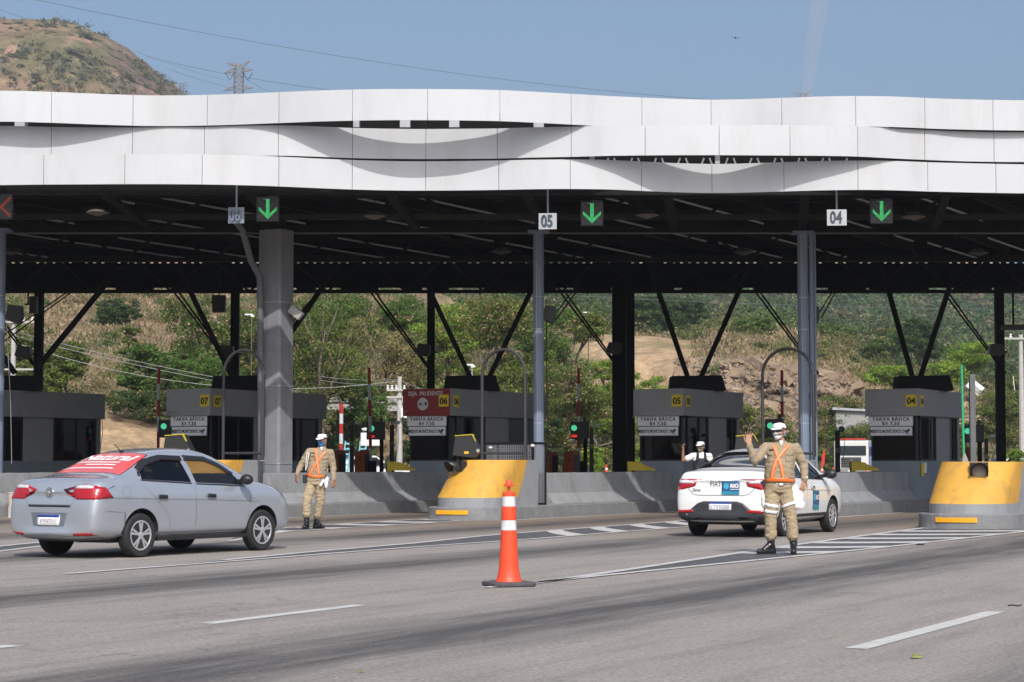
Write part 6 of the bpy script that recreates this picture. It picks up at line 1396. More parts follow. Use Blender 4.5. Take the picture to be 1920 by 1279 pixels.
far_car(684, 854, 100, R(62), M_wcar, 'white car crossing beyond the tall raised barrier arm'); far_car(1128, 862, 118, R(40), mat('dark_blue_paint', (0.05, 0.09, 0.15), 0.3, 0.3, coat=.7), 'dark blue car beyond the toll, left of the doubled dark column')
far_car(1905, 856, 110, R(75), M_wcar, 'white car at the right edge behind the big yellow nose')
# truck
Y = 140; x = GX(1602, Y); t = thing('white_truck', 'white truck with a black grille and a red roof bar, driving towards the toll', 'truck', (x, Y, gz(Y)), R(180 - 17)); g0 = gz(Y)
TZ = lambda y: P(1600, y, Y).z - g0
zt = TZ(826); b = MB(); b.extr([(.0, .55), (.0, zt * .98), (.25, zt), (1.7, zt), (1.7, .55)], -1.15, 1.15, lambda u, z, q: Vector((q, 1.6 - u, z))); b.build('cab', M_wcar, t, bevel=.05)
b = MB(); b.box((0, 1.615, zt * .74), (2.0, .03, zt * .24)); b.build('windscreen', mat('truck_glass', (0.03, 0.04, 0.045), 0.1), t)
for k in range(6): 
    b = MB(); b.box((0, 1.63, .95 + k * .12 - .05), (1.35, .05, .07)); b.build('grille_bar', M_black, t)
b = MB(); b.lathe([(.0001, 1.66), (.14, 1.66), (.15, 1.62)], 20, c=(0, 0, 1.28), axis='Y'); b.build('round_badge', M_chr, t)
b = MB(); b.box((0, 1.66, .62), (2.2, .12, .34)); b.build('bumper', mat('truck_bumper', (0.25, 0.25, 0.26), 0.6), t); b = MB(); b.box((0, 1.725, .62), (.4, .01, .13)); b.build('number_plate', M_plate, t)
for sd in (1, -1):
    b = MB(); b.box((sd * .95, 1.64, .95), (.32, .06, .24)); b.build('headlight', M_tail if sd < 0 else M_tailc, t)
    b = MB(); b.box((sd * 1.16, .75, zt * .72), (.02, .85, zt * .24)); b.build('side_window', MATS['truck_glass'], t)
    b = MB(); b.box((sd * 1.38, 1.35, zt * .72), (.16, .12, .55)); b.build('mirror', M_black, t)
    for y in (.7, -3.5): wheel(t, sd * .95, y, .48, .3, (6, (0,), .1), sd)
b = MB(); b.box((0, 1.4, zt + .08), (1.9, .12, .10)); b.build('roof_light_bar', M_redp, t)
b = MB(); b.box((-.1, -3.4, 1.75), (2.5, 5.6, 1.7)); b.build('blue_cargo_body', mat('cargo_blue', (0.02, 0.10, 0.55), 0.5), t, bevel=.03)
# ================================================================ people
M_skin = mat('skin_tan', (0.44, 0.24, 0.16), 0.5, var=0.08, scale=30); M_skin2 = mat('skin_brown', (0.30, 0.15, 0.095), 0.5, var=0.08, scale=30)
M_khaki = mat('khaki_cloth', (0.30, 0.235, 0.155), 0.85, var=0.08, scale=14, bump=0.5, bscale=30); M_khaki2 = mat('khaki_trouser_cloth', (0.35, 0.275, 0.175), 0.85, var=0.08, scale=12, bump=0.5, bscale=26)
M_khd = mat('khaki_seam', (0.17, 0.13, 0.085), 0.9); M_hviz = mat('orange_reflective_tape', (0.80, 0.17, 0.03), 0.35, var=0.06, scale=30); M_hvl = mat('tape_highlight', (0.85, 0.42, 0.25), 0.3)
M_wcl = mat('white_cloth', (0.74, 0.74, 0.75), 0.8, var=0.03, scale=20, bump=0.3, bscale=30); M_boot = mat('black_boot_leather', (0.012, 0.012, 0.012), 0.25, var=0.1, coat=0.3)
M_maskb = mat('blue_mask_cloth', (0.02, 0.21, 0.55), 0.8); M_vest = mat('dark_vest_cloth', (0.018, 0.022, 0.030), 0.8, bump=0.4, bscale=30, var=0.15); M_hair = mat('dark_hair', (0.015, 0.012, 0.010), 0.7)
def skinned(b, name, m, par, vox=0.008, sm=4, wr=0.0, wsc=14.0, seed=0, dirn=(1, 1, 1)):
    o = b.build(name, m, par, smooth='all'); q = o.modifiers.new('r', 'REMESH'); q.mode = 'VOXEL'; q.voxel_size = vox
    if sm: s = o.modifiers.new('s', 'SMOOTH'); s.iterations = sm; s.factor = 0.5
    baked(o); me = o.data
    if wr:
        nv_ = len(me.vertices); co = np.empty(nv_ * 3, np.float32); no = np.empty(nv_ * 3, np.float32); me.vertices.foreach_get('co', co); me.vertex_normals.foreach_get('vector', no); co = co.reshape(-1, 3); no = no.reshape(-1, 3); am = np.empty((nv_, 1), np.float32)
        for i in range(nv_):
            p = Vector((co[i][0] * dirn[0] * wsc + seed, co[i][1] * dirn[1] * wsc, co[i][2] * dirn[2] * wsc)); am[i] = (1 - abs(noise.noise(p)) * 2.2) * 0.8 + noise.noise(p * 2.3) * 0.5
        me.vertices.foreach_set('co', (co + no * am * wr).ravel()); me.update()
    me.polygons.foreach_set('use_smooth', [True] * len(me.polygons)); return o
def hand(b, wrist, d, pn, th, curl=0.5, spread=0.12, s=1.0, side=None):
    """d = along fingers, pn = palm normal, th = +1/-1 side of the thumb"""
    wrist = Vector(wrist); d = Vector(d).normalized(); pn = Vector(pn); pn = (pn - d * pn.dot(d)).normalized(); a = d.cross(pn) * th
    for k in (-1, -.33, .33, 1): b.chain([wrist + a * k * .014 * s, wrist + d * .045 * s + a * k * .026 * s, wrist + d * .088 * s + a * k * .030 * s], [.017 * s, .015 * s, .0115 * s], 10)
    for k, L in ((1, .068), (.33, .078), (-.33, .072), (-1, .056)):
        p = wrist + d * .088 * s + a * k * .030 * s; dd = (d + a * k * spread).normalized(); pts = [p]; ang = 0
        for i, f in enumerate((.45, .32, .26)):
            ang += curl * (0.35 + .35 * i); v = dd * math.cos(ang) + pn * math.sin(ang); p = p + v * L * s * f; pts.append(p)
        b.chain(pts, [.0095 * s, .009 * s, .0085 * s, .0075 * s], 10)
    p = wrist + d * .02 * s + a * .028 * s; v = (d * .7 + a * .75 + pn * .25).normalized(); q = p + v * .040 * s; q2 = q + (v + d * .5).normalized() * .030 * s; q3 = q2 + (v * .5 + d).normalized() * .024 * s
    b.chain([p, q, q2, q3], [.014 * s, .0115 * s, .010 * s, .0085 * s], 10)
def head_local():
    b = MB(); b.ball((0, .012, .03), (.076, .094, .098), 20, 14); b.ball((0, -.018, -.045), (.056, .070, .068), 18, 12); b.ball((0, -.055, -.085), (.030, .030, .026), 12, 8)
    b.cap((0, -.088, .005), (0, -.108, -.028), .009, .014, 10); b.ball((0.013, -.098, -.033), .009); b.ball((-0.013, -.098, -.033), .009); b.ball((0, -.083, .028), (.058, .022, .016)); b.ball((0, -.086, -.062), (.024, .014, .008)); b.ball((0, -.084, -.073), (.020, .014, .008))
    for sd in (1, -1): b.ball((sd * .079, .012, -.008), (.011, .020, .032), 10, 8); b.ball((sd * .045, -.062, -.02), (.024, .024, .024))
    return b
def person(label, loc, sp, group='people directing traffic on the plaza'):
    t = thing('person', label, 'person', loc, 0, group); V = Vector
    J = {k: V(v) for k, v in sp['J'].items()}; sk = sp.get('skin', M_skin); k = sp.get('fat', 1.0)
    # head frame
    f = V(sp['face']).normalized(); y = -f; z = V((0, 0, 1)); x = y.cross(z).normalized(); z = x.cross(y).normalized()
    Mh = Matrix((x, y, z)).transposed().to_4x4(); Mh.translation = J['head']
    hl = head_local(); b = MB(); b.add([Mh @ V(v) for v in hl.v], hl.f)
    b.chain([J['head'] + V((0, .02, -.05)), J['neck'], J['neck'] - V((0, -.01, .06))], [.052, .058, .066])
    tor = [(V((J['pel'].x, J['pel'].y, J['pel'].z)), (.10 * k, .145 * k)), (J['pel'].lerp(J['chest'], .45), (.105 * k, .145 * k)), (J['chest'], (.105, .165)), (J['neck'] - V((0, 0, .06)), (.06, .10))]
    b.tube([p for p, r in tor], [r for p, r in tor], 20)
    for s in 'LR': b.chain([J['sh' + s], J['el' + s], J['wr' + s]], [.045, .036, .026]); b.chain([J['chest'], J['sh' + s]], [.08, .05]); b.chain([J['hip' + s], J['kn' + s], J['an' + s]], [.075, .052, .038]); b.chain([J['pel'], J['hip' + s]], [.09, .08]); b.chain([J['an' + s] - V((0, 0, .05)), J['an' + s] - V((0, 0, .05)) + (J['toe' + s] - J['an' + s]) * .35], [.03, .022])
    for s in 'LR': hand(b, J['wr' + s], *sp['hand' + s])
    skinned(b, 'body', sk, t, .0065, 2)
    hb_ = bvh_of(hl_obj)
    def hp(poly, name, m, off=.004, step=.012, skirt=.006):
        q = patch(hb_, poly, 'rear', off, step, skirt); q.v = [tuple(Mh @ V(v)) for v in q.v]; return q.build(name, m, t, smooth='all')
    # eyes and brows
    for sd in (1, -1):
        if sp.get('glasses'): continue
        q = MB(); q.ball(Mh @ V((sd * .030, -.070, .010)), .0115, 12, 8); q.build('eye', M_wcl, t, smooth='all'); q = MB(); q.ball(Mh @ V((sd * .030, -.0815, .010)), .0055, 10, 6); q.build('iris', M_hair, t, smooth='all')
        hp([(sd * .014, .026), (sd * .050, .028), (sd * .050, .034), (sd * .014, .032)], 'eyebrow', M_hair, .003)
    if sp.get('glasses'): hp([(-.062, .022), (.062, .022), (.060, -.004), (.036, -.014), (.010, -.006), (0, .006), (-.010, -.006), (-.036, -.014), (-.060, -.004)], 'sunglasses', mat('sunglass_lens', (0.01, 0.01, 0.012), 0.1, coat=.5), .010); q = MB(); [q.tube([Mh @ V((sd * .060, -.070, .014)), Mh @ V((sd * .084, -.01, .012)), Mh @ V((sd * .083, .03, .0))], .003, 6) for sd in (1, -1)]; q.build('glasses_arm', M_hair, t)
    # mask
    hp([(-.056, -.022), (-.03, -.016), (0, -.004), (.03, -.016), (.056, -.022), (.056, -.058), (.036, -.092), (.0, -.106), (-.036, -.092), (-.056, -.058)], 'face_mask', sp['mask'], .011, .012, .012)
    if False: hp(ribbon([(-.058, -.038), (0, -.044), (.058, -.038)], .003), 'mask_pleat', M_khd, .0125, .01, 0); hp(ribbon([(-.055, -.062), (0, -.068), (.055, -.062)], .003), 'mask_pleat', M_khd, .0125, .01, 0)
    q = MB(); [q.tube([Mh @ V((sd * .056, -.060, -.020 - e)), Mh @ V((sd * .084, .0, -.008 - e * .6)), Mh @ V((sd * .086, .022, .006 - e))], .0018, 5) for sd in (1, -1) for e in (0, .045)]; q.build('mask_strap', M_wcl, t)
    # hair + cap
    q = MB(); vs = []; 
    q.ball((0, .018, .028), (.080, .094, .095), 20, 14); q.v = [tuple(Mh @ V((v[0], max(v[1], -.02), min(v[2], .05)))) for v in q.v]; q.build('hair', sp.get('hair', M_hair), t, smooth='all')
    q = MB(); seg = 28; rows = 9
    for i in range(rows + 1):
        a = math.pi / 2 * i / rows
        for j in range(seg):
            th = 2 * math.pi * j / seg; rx, ry, h = .086, .104, .074; cz = math.sin(a) ** .8
            q.v.append((rx * math.cos(a) ** .55 * math.cos(th), .006 + ry * math.cos(a) ** .55 * math.sin(th), .040 + h * cz + (.012 if math.sin(th) < 0 else 0) * (1 - i / rows)))
    q.f = [(i * seg + j, i * seg + (j + 1) % seg, (i + 1) * seg + (j + 1) % seg, (i + 1) * seg + j) for i in range(rows) for j in range(seg)]; q.m = [0] * len(q.f)
    q.v = [tuple(Mh @ V(v)) for v in q.v]; cap = q.build('cap', M_wcl, t, smooth='all', solid=.004)
    q = MB(); n = 12
    for i in range(n + 1):
        th = math.pi * (1.13 + .74 * i / n); c, s_ = math.cos(th), math.sin(th)
        q.v += [(.086 * c, .006 + .104 * s_, .050), (.088 * c, .006 + .104 * s_ - .045, .046), (.080 * c, .006 + .104 * s_ - .092 * abs(s_) ** 1.5, .028)]
    q.f = [(3 * i + j, 3 * i + j + 1, 3 * i + j + 4, 3 * i + j + 3) for i in range(n) for j in range(2)]; q.m = [0] * len(q.f); q.v = [tuple(Mh @ V(v)) for v in q.v]; q.build('cap_peak', M_wcl, cap, smooth='all', solid=.005)
    # shirt
    top = sp['top']; cut = sp.get('sleeve', 1.0)
    b = MB(); pz = J['pel'].z
    prof = sp['torso']; b.tube([V(p) for p, r in prof], [r for p, r in prof], 28); b.ball(V(prof[0][0]), (prof[0][1][1], prof[0][1][0], .05), 20, 8)
    tb = MB(); tb.v = list(b.v); tb.f = list(b.f); tb.m = list(b.m)
    for s in 'LR':
        e = J['wr' + s] if cut >= 1 else J['el' + s]; 
        if cut >= 1: w = J['el' + s].lerp(J['wr' + s], .93); b.chain([J['sh' + s], J['sh' + s].lerp(J['el' + s], .5), J['el' + s], J['el' + s].lerp(w, .5), w], [.074, .068, .058, .053, .043])
        else: b.chain([J['sh' + s], J['sh' + s].lerp(J['el' + s], cut)], [.072, .064])
        b.chain([V(prof[-3][0]), J['sh' + s]], [.105, .072])
        if cut >= 1: b.tube([J['el' + s].lerp(J['wr' + s], .84), J['el' + s].lerp(J['wr' + s], .97)], [.046, .042], 16)
    sh = skinned(b, 'shirt', top, t, .009, 3, .010, 9, seed=loc[0], dirn=(0.8, 1, 1.5))
    tbo = tb.build('tmp', top, t); q = tbo.modifiers.new('r', 'REMESH'); q.mode = 'VOXEL'; q.voxel_size = .012; baked(tbo)
    tv = bvh_of(sh if sp.get('usefull') else tbo)
    def tp(poly, name, m, off=.012, step=.02, skirt=.010, view='rear'): return patch(tv, poly, view, off, step, skirt).build(name, m, t, smooth='all')
    # trousers
    b = MB(); b.tube([V((J['pel'].x, J['pel'].y, pz + .06)), J['pel'], V((J['pel'].x, J['pel'].y, pz - .10))], [(.125 * k, .170 * k), (.135 * k, .178 * k), (.115 * k, .165 * k)], 24)
    for s in 'LR':
        h, kn, an = J['hip' + s], J['kn' + s], J['an' + s]; lo = kn.lerp(an, .66)
        b.chain([h, h.lerp(kn, .5), kn, kn.lerp(an, .45), lo, kn.lerp(an, .74)], [.100 * k, .093 * k, .078, .078, .082, .064])
        side = -1 if h.x < J['pel'].x else 1
        b.ball(h.lerp(kn, .72) + V((side * .07, 0, 0)), (.028, .06, .085), 12, 8)
    tr = skinned(b, 'trousers', sp.get('bot', M_khaki2), t, .009, 3, .009, 9, seed=loc[1], dirn=(.8, 1, 1.7))
    # boots
    for s in 'LR':
        an, toe = J['an' + s], J['toe' + s]; b = MB(); dd = (toe - an); dd.z = 0; dd.normalize(); base = V((an.x, an.y, sp.get('gz' + s, 0)))
        tip = J['toe' + s]; b.chain([J['kn' + s].lerp(an, .60), J['kn' + s].lerp(an, .85), an], [.058, .053, .052]); ft = V((tip.x, tip.y, base.z + .045)); hl_ = V((an.x, an.y, base.z + .045)) - dd * .04
        b.chain([an, hl_, hl_.lerp(ft, .5) + V((0, 0, .004)), ft], [.048, .044, .046, .040], 14); b.chain([an, hl_.lerp(ft, .62) + V((0, 0, .028))], [.050, .040])
        o = skinned(b, 'boot', M_boot, t, .008, 2, .002, 20)
        zmin = base.z
        for v in o.data.vertices:
            if v.co.z < zmin + .012: v.co.z = zmin + .012
        b = MB(); b.prism([tuple((hl_.lerp(ft, u) + V((-dd.y, dd.x, 0)) * w).xy) for u, w in ((-.18, -.03), (-.18, .03), (.2, .038), (.7, .046), (1.15, .036), (1.28, 0), (1.15, -.036), (.7, -.046), (.2, -.038))], zmin + .001, zmin + .018); b.build('boot_sole', M_rubber, o)
    bpy.data.objects.remove(tbo); del tbo
    return t, J, tv, tp, Mh, bvh_of(tr), bvh_of(sh)
_h = head_local(); hl_obj = _h.build('tmp', M_skin); q = hl_obj.modifiers.new('r', 'REMESH'); q.mode = 'VOXEL'; q.voxel_size = .006; q = hl_obj.modifiers.new('s', 'SMOOTH'); q.iterations = 3; baked(hl_obj)
def uniform(t, J, tv, tp, trb, A, B, beltp, pockets, lany, shb):
    for pl in (A, B):
        tp(ribbon(pl, .044), 'reflective_strap', M_hviz, .014); tp(ribbon(pl, .008), 'strap_highlight', M_hvl, .016, skirt=0)
        tp(ribbon([(-p[0] + .04, p[1]) for p in pl], .044), 'reflective_strap', M_hviz, .014, view='front')
    tp(ribbon(beltp, .046), 'reflective_belt', M_hviz, .020); tp(ribbon(beltp, .046), 'reflective_belt', M_hviz, .020, view='front')
    for cx, cz, w, h in pockets:
        tp([(cx - w, cz), (cx + w, cz), (cx + w, cz - h * .30), (cx, cz - h * .45), (cx - w, cz - h * .30)], 'pocket_flap', M_khaki, .013, .02, .006)
        tp(ribbon([(cx - w, cz - .006), (cx - w, cz - h), (cx + w, cz - h), (cx + w, cz - .006)], .006), 'pocket_seam', M_khd, .009, .02, 0)
    tp([(pockets[0][0] - .04, pockets[0][1] + .012), (pockets[0][0] + .04, pockets[0][1] + .012), (pockets[0][0] + .04, pockets[0][1] + .03), (pockets[0][0] - .04, pockets[0][1] + .03)], 'name_tape', M_hair, .010, .02, .004)
    q = MB(); q.tube([Vector(p) for p in lany], .007, 6); q.build('white_lanyard', M_wcl, t, smooth='all')
    # collar and t-shirt
    n = J['neck']; q = MB()
    for sd in (1, -1): q.add([n + Vector((sd * .010, -.085, -.055)), n + Vector((sd * .066, -.045, .012)), n + Vector((sd * .096, -.055, -.045)), n + Vector((sd * .052, -.100, -.085))], [(0, 1, 2, 3)])
    q.build('collar', M_khaki, t, solid=.008); q = MB(); q.add([n + Vector((-.03, -.070, .005)), n + Vector((.03, -.070, .005)), n + Vector((.0, -.094, -.06))], [(0, 1, 2)]); q.build('undershirt', M_wcl, t, solid=.006)
# --- man in the white mask (right)
g2 = (G(1436, 1037) + G(1487, 1041)) / 2; Y2 = 28.1; x2 = GX(1461, Y2)
J = dict(head=(.0, -.03, 1.675), neck=(.02, 0, 1.545), chest=(.02, 0, 1.34), pel=(-.01, 0, .95), shL=(-.185, 0, 1.450), elL=(-.345, -.15, 1.27), wrL=(-.430, -.17, 1.49), shR=(.225, 0, 1.445), elR=(.335, .01, 1.215), wrR=(.335, -.06, 1.015),
         hipL=(-.100, 0, .86), knL=(-.125, -.02, .50), anL=(-.118, .02, .14), toeL=(-.29, -.07, .04), hipR=(.085, 0, .86), knR=(.150, -.02, .50), anR=(.190, .02, .14), toeR=(.165, -.15, .04))
t, J, tv, tp, Mh, trb, shb = person('man in khaki uniform and white face mask raising one hand, standing before the white car', (x2, Y2, 0), dict(J=J, face=(-.62, -.80, -.03), skin=M_skin, fat=1.12, mask=M_wcl, glasses=True, top=M_khaki, usefull=False,
    handL=((-.05, .05, 1), (.5, -.9, 0), -1, .30, .40, 1.12), handR=((-.25, -.1, -1), (-.4, .9, 0), 1, .45, .15),
    torso=[((0, 0, .97), (.150, .195)), ((0, -.01, 1.06), (.172, .206)), ((.005, -.01, 1.18), (.168, .202)), ((.015, 0, 1.32), (.148, .205)), ((.02, 0, 1.43), (.120, .190)), ((.02, .01, 1.50), (.085, .12)), ((.02, .01, 1.535), (.068, .072))]))
uniform(t, J, tv, tp, trb, [(-.085, 1.515), (-.055, 1.38), (.005, 1.20), (.030, 1.03)], [(.150, 1.515), (.055, 1.42), (-.055, 1.29), (-.100, 1.15), (-.120, 1.03)], [(-.195, 1.005), (-.10, 1.025), (.05, 1.02), (.19, 1.000)], [(-.115, 1.40, .055, .13), (.125, 1.40, .06, .13)], [(-.19, -.03, 1.52), (-.225, -.10, 1.43), (-.215, -.12, 1.34), (-.19, -.11, 1.30), (-.185, -.06, 1.38), (-.17, -.04, 1.50)], shb)
def on(bv, poly, name, m, off=.01, view='rear', step=.02, skirt=.01): return patch(bv, poly, view, off, step, skirt).build(name, m, t, smooth='all')
tp(ribbon([(-.19, .962), (.0, .950), (.18, .955)], .036), 'white_belt', M_wcl, .006); on(trb, [(-.03, .968), (.03, .968), (.03, .934), (-.03, .934)], 'belt_buckle', M_chr, .016)
for a in ([(-.225, .70), (-.13, .665), (-.03, .655)], [(-.205, .60), (-.12, .575), (-.03, .57)], [(.03, .645), (.10, .685), (.20, .71)]): on(trb, ribbon(a, .04), 'white_leg_strap', M_wcl, .010)
b = MB(); b.ball((.235, -.04, .76), (.085, .05, .15)); b.ball((.20, -.03, .88), (.055, .045, .08)); b.ball((.27, -.05, .68), (.07, .04, .07)); skinned(b, 'white_bag', M_wcl, t, .008, 2, .006, 14, seed=3)
b = MB(); b.ball((-.225, -.01, .74), (.028, .05, .11)); skinned(b, 'white_pouch', M_wcl, t, .008, 1, .006, 22, seed=5)
b = MB(); b.lathe([(.030, -.014), (.036, -.012), (.036, .012), (.030, .014)], 16, c=tuple(J['wrR'] + Vector((.002, 0, .03)))); b.ball(J['wrR'] + Vector((.030, -.02, .03)), (.014, .022, .020)); b.build('wristwatch', M_wcl, t, smooth=True)
b = MB(); b.bar((-.20, -.08, 1.0), (-.26, -.08, .965), .035, .05); b.build('black_baton_case', M_black, t); tp([(.30, 1.43), (.335, 1.415), (.33, 1.40), (.30, 1.412)], 'shoulder_badge', M_wcl, .01) if False else None
# --- man in the blue mask (left)
Y1 = 38.7; x1 = GX(603, Y1) - .03
J = dict(head=(.04, -.02, 1.665), neck=(.035, 0, 1.535), chest=(.0, 0, 1.33), pel=(-.075, 0, .93), shL=(-.195, .0, 1.445), elL=(-.350, .02, 1.215), wrL=(-.425, -.06, 1.02), shR=(.190, 0, 1.425), elR=(.245, .02, 1.16), wrR=(.265, -.07, .92),
         hipL=(-.165, 0, .84), knL=(-.235, -.11, .51), anL=(-.235, -.10, .16), toeL=(-.265, -.27, .04), hipR=(.01, 0, .84), knR=(.0, .02, .50), anR=(-.075, .12, .14), toeR=(.06, -.0, .04))
t, J, tv, tp, Mh, trb, shb = person('man in khaki uniform and blue face mask walking in front of the left barrier', (x1, Y1, 0), dict(J=J, face=(-.45, -.89, -.10), skin=M_skin2, fat=1.0, mask=M_maskb, top=M_khaki,
    handL=((-.15, -.15, -1), (.8, .5, 0), 1, .5, .12), handR=((.05, -.2, -1), (-.7, .7, 0), -1, .55, .12),
    torso=[((-.065, 0, .95), (.130, .178)), ((-.06, -.01, 1.05), (.140, .180)), ((-.04, -.01, 1.17), (.138, .180)), ((-.01, 0, 1.31), (.130, .192)), ((.01, 0, 1.42), (.110, .180)), ((.03, .01, 1.49), (.08, .115)), ((.035, .01, 1.53), (.064, .068))]))
uniform(t, J, tv, tp, trb, [(-.075, 1.50), (-.055, 1.35), (-.025, 1.18), (-.012, 1.02)], [(.135, 1.49), (.055, 1.38), (-.05, 1.24), (-.13, 1.12), (-.185, 1.01)], [(-.215, 1.02), (-.12, .99), (.0, .985), (.075, .99)], [(-.135, 1.40, .05, .11), (.10, 1.35, .055, .11)], [(-.21, -.03, 1.50), (-.235, -.12, 1.40), (-.25, -.15, 1.22), (-.255, -.14, 1.10), (-.235, -.13, 1.15), (-.205, -.10, 1.38), (-.19, -.04, 1.49)], shb)
tp(ribbon([(-.22, .955), (-.08, .935), (.08, .945)], .038), 'white_belt', M_wcl, .006)
b = MB(); b.box((-.275, -.04, .94), (.085, .07, .17)); b.build('black_radio_pouch', M_black, t, bevel=.015); b = MB(); b.ball((-.27, -.08, 1.01), (.018, .01, .014)); b.build('red_light', M_tail, t)
b = MB(); b.tube([(.09, -.13, .93), (.02, -.15, .81)], [.022, .026], 10); b.build('white_torch', M_wcl, t, smooth=True); b = MB(); b.ball((.13, -.12, .86), (.035, .03, .10)); b.ball((.15, -.12, .93), (.03, .03, .05)); skinned(b, 'white_gloves', M_wcl, t, .007, 1, .006, 25, seed=2)
# --- man in the dark vest behind the white car
Y3 = 46.6; x3 = GX(1312, Y3)
J = dict(head=(.02, -.02, 1.60), neck=(.03, 0, 1.47), chest=(.03, 0, 1.27), pel=(.03, 0, .90), shL=(-.155, 0, 1.385), elL=(-.385, -.06, 1.29), wrL=(-.385, -.10, 1.53), shR=(.215, 0, 1.385), elR=(.27, .03, 1.12), wrR=(.25, -.08, .89),
         hipL=(-.06, 0, .82), knL=(-.08, 0, .46), anL=(-.09, .02, .13), toeL=(-.12, -.13, .04), hipR=(.12, 0, .82), knR=(.14, 0, .46), anR=(.15, .02, .13), toeR=(.17, -.13, .04))
M_camo = mat('patterned_mask_cloth', (0.30, 0.33, 0.22), 0.8, var=0.9, scale=28)
t, J, tv, tp, Mh, trb, shb = person('man in white t-shirt and dark vest with one arm up, behind the white car', (x3, Y3, 0), dict(J=J, face=(-.50, -.86, -.06), skin=M_skin2, fat=1.0, mask=M_camo, top=M_wcl, bot=M_vest, sleeve=.55, glasses=True,
    handL=((.05, .0, 1), (.8, -.6, 0), -1, 1.1, .05), handR=((0, -.1, -1), (-.8, .5, 0), -1, .5, .1),
    torso=[((.03, 0, .93), (.125, .165)), ((.03, 0, 1.05), (.128, .168)), ((.03, 0, 1.16), (.130, .172)), ((.03, 0, 1.27), (.125, .180)), ((.03, 0, 1.37), (.105, .165)), ((.03, .01, 1.43), (.075, .10)), ((.03, .01, 1.47), (.062, .066))]))
b = MB(); b.tube([(.03, 0, .94), (.03, 0, 1.05), (.03, 0, 1.16), (.03, 0, 1.27), (.03, 0, 1.34)], [(.150, .185), (.150, .188), (.150, .190), (.146, .188), (.130, .150)], 24)
for x in (-.06, .12): b.chain([(x, -.12, 1.30), (x * .9 + .004, -.085, 1.44), (x, .05, 1.45), (x, .12, 1.30)], [.035, .028, .028, .035])
skinned(b, 'vest', M_vest, t, .009, 2, .004, 14)
b = MB(); b.box((.05, -.165, 1.10), (.02, .02, .06)); b.build('pen', M_plblue, t); b = MB(); b.box((.12, -.155, 1.20), (.08, .03, .09)); b.box((-.06, -.16, 1.13), (.09, .03, .12)); b.build('vest_pocket', M_vest, t, bevel=.01)
bpy.data.objects.remove(hl_obj)
# --- far dark figure
Y4 = 85; x4 = GX(733, Y4)
b = MB(); b.chain([(0, 0, .75), (-.08, -.1, 1.15), (-.02, -.12, 1.42)], [.17, .20, .13]); b.ball((.03, -.16, 1.62), (.085, .10, .12)); b.chain([(-.02, -.1, 1.38), (-.22, -.2, 1.12), (-.32, -.35, .90)], [.07, .055, .04]); b.chain([(0, -.1, 1.38), (.18, -.2, 1.12), (.0, -.38, .98)], [.07, .055, .04]); b.chain([(-.08, 0, .75), (-.12, -.05, .42), (-.12, 0, .06)], [.11, .08, .05]); b.chain([(.08, 0, .75), (.1, -.05, .42), (.1, 0, .06)], [.11, .08, .05]); b.chain([(-.12, 0, .05), (-.12, -.14, .04)], [.05, .04]); b.chain([(.1, 0, .05), (.1, -.14, .04)], [.05, .04])
t = thing('person', 'dark clothed person with a blue cap leaning beyond the booths, beside the transformer pole', 'person', (x4, Y4, gz(Y4)), 0, None); skinned(b, 'body', mat('dark_clothes', (0.02, 0.02, 0.025), 0.8), t, .02, 2)
b = MB(); b.ball((.03, -.16, 1.66), (.10, .115, .10)); b.box((.0, -.27, 1.67), (.12, .1, .02)); b.build('cap', mat('blue_cap', (0.05, 0.09, 0.4), 0.7), t, smooth=True)
# ================================================================ cones and small things on the road
def tall_cone(px, py, Y=None, s=1.0, label='', grp=None, z=0.0):
    p = G(px, py) if Y is None else Vector((GX(px, Y), Y, z)); t = thing('traffic_cone', label, 'traffic cone', (p.x, p.y, p.z), R(24), grp)
    b = MB(); pl = [(x * .215 * s, y * .215 * s) for x, y in ((-.75, -1), (.75, -1), (1, -.75), (1, .75), (.75, 1), (-.75, 1), (-1, .75), (-1, -.75))]; b.prism(pl, 0.002, .045 * s); b.build('rubber_base', mat('cone_base_rubber', (0.075, 0.07, 0.072), 0.8, var=.2, scale=15), t, bevel=.012 * s)
    def seg(name, pr, m): b = MB(); b.lathe([(r * s, h * s) for r, h in pr], 36); b.build(name, m, t, smooth=True)
    seg('orange_body', [(.130, .046), (.124, .06), (.112, .09), (.101, .14), (.094, .20), (.089, .30), (.083, .40), (.076, .536)], M_cone)
    seg('white_band', [(.0765, .537), (.0725, .62), (.0720, .632)], M_refl); seg('orange_band', [(.0745, .633), (.0750, .637), (.0690, .758), (.0685, .764)], M_cone); seg('white_band', [(.0660, .765), (.0615, .860)], M_refl)
    seg('orange_top', [(.0630, .861), (.0630, .865), (.0610, .896), (.052, .901), (.022, .904), (.013, .912), (.012, .945), (.022, .955), (.050, .958), (.051, .966), (.040, .978), (.030, .990), (.027, 1.004), (.020, 1.014), (.008, 1.018)], M_cone)
tall_cone(954, 1099, label='tall orange and white traffic cone on the road in the centre foreground', s=1.06)
for px, Y, s, lab in ((1098, 100, .95, 'cone left of the black camera post, before the round bush'), (1137, 100, 1.05, 'cone between the black camera post and the doubled dark column'), (1541, 98, 1.0, 'cone before the dark bush, left of the white truck'), (1562, 104, .9, 'cone nearest to the left of the black post before the white truck'), (1627, 96, 1.0, 'cone in front of the right headlight of the white truck'), (1529, 74, 1.0, 'red cone low beside the right round column'), (1116, 112, .7, 'small cone half hidden between the two cones by the round bush'), (1846, 100, .9, 'cone behind the right yellow nose, beside the short black post'), (1890, 100, .9, 'cone behind the right yellow nose near the picture edge')):
    tall_cone(px, 0, Y, s, 'orange and white ' + lab, 'traffic cones beyond the toll booths', gz(Y) + .05)
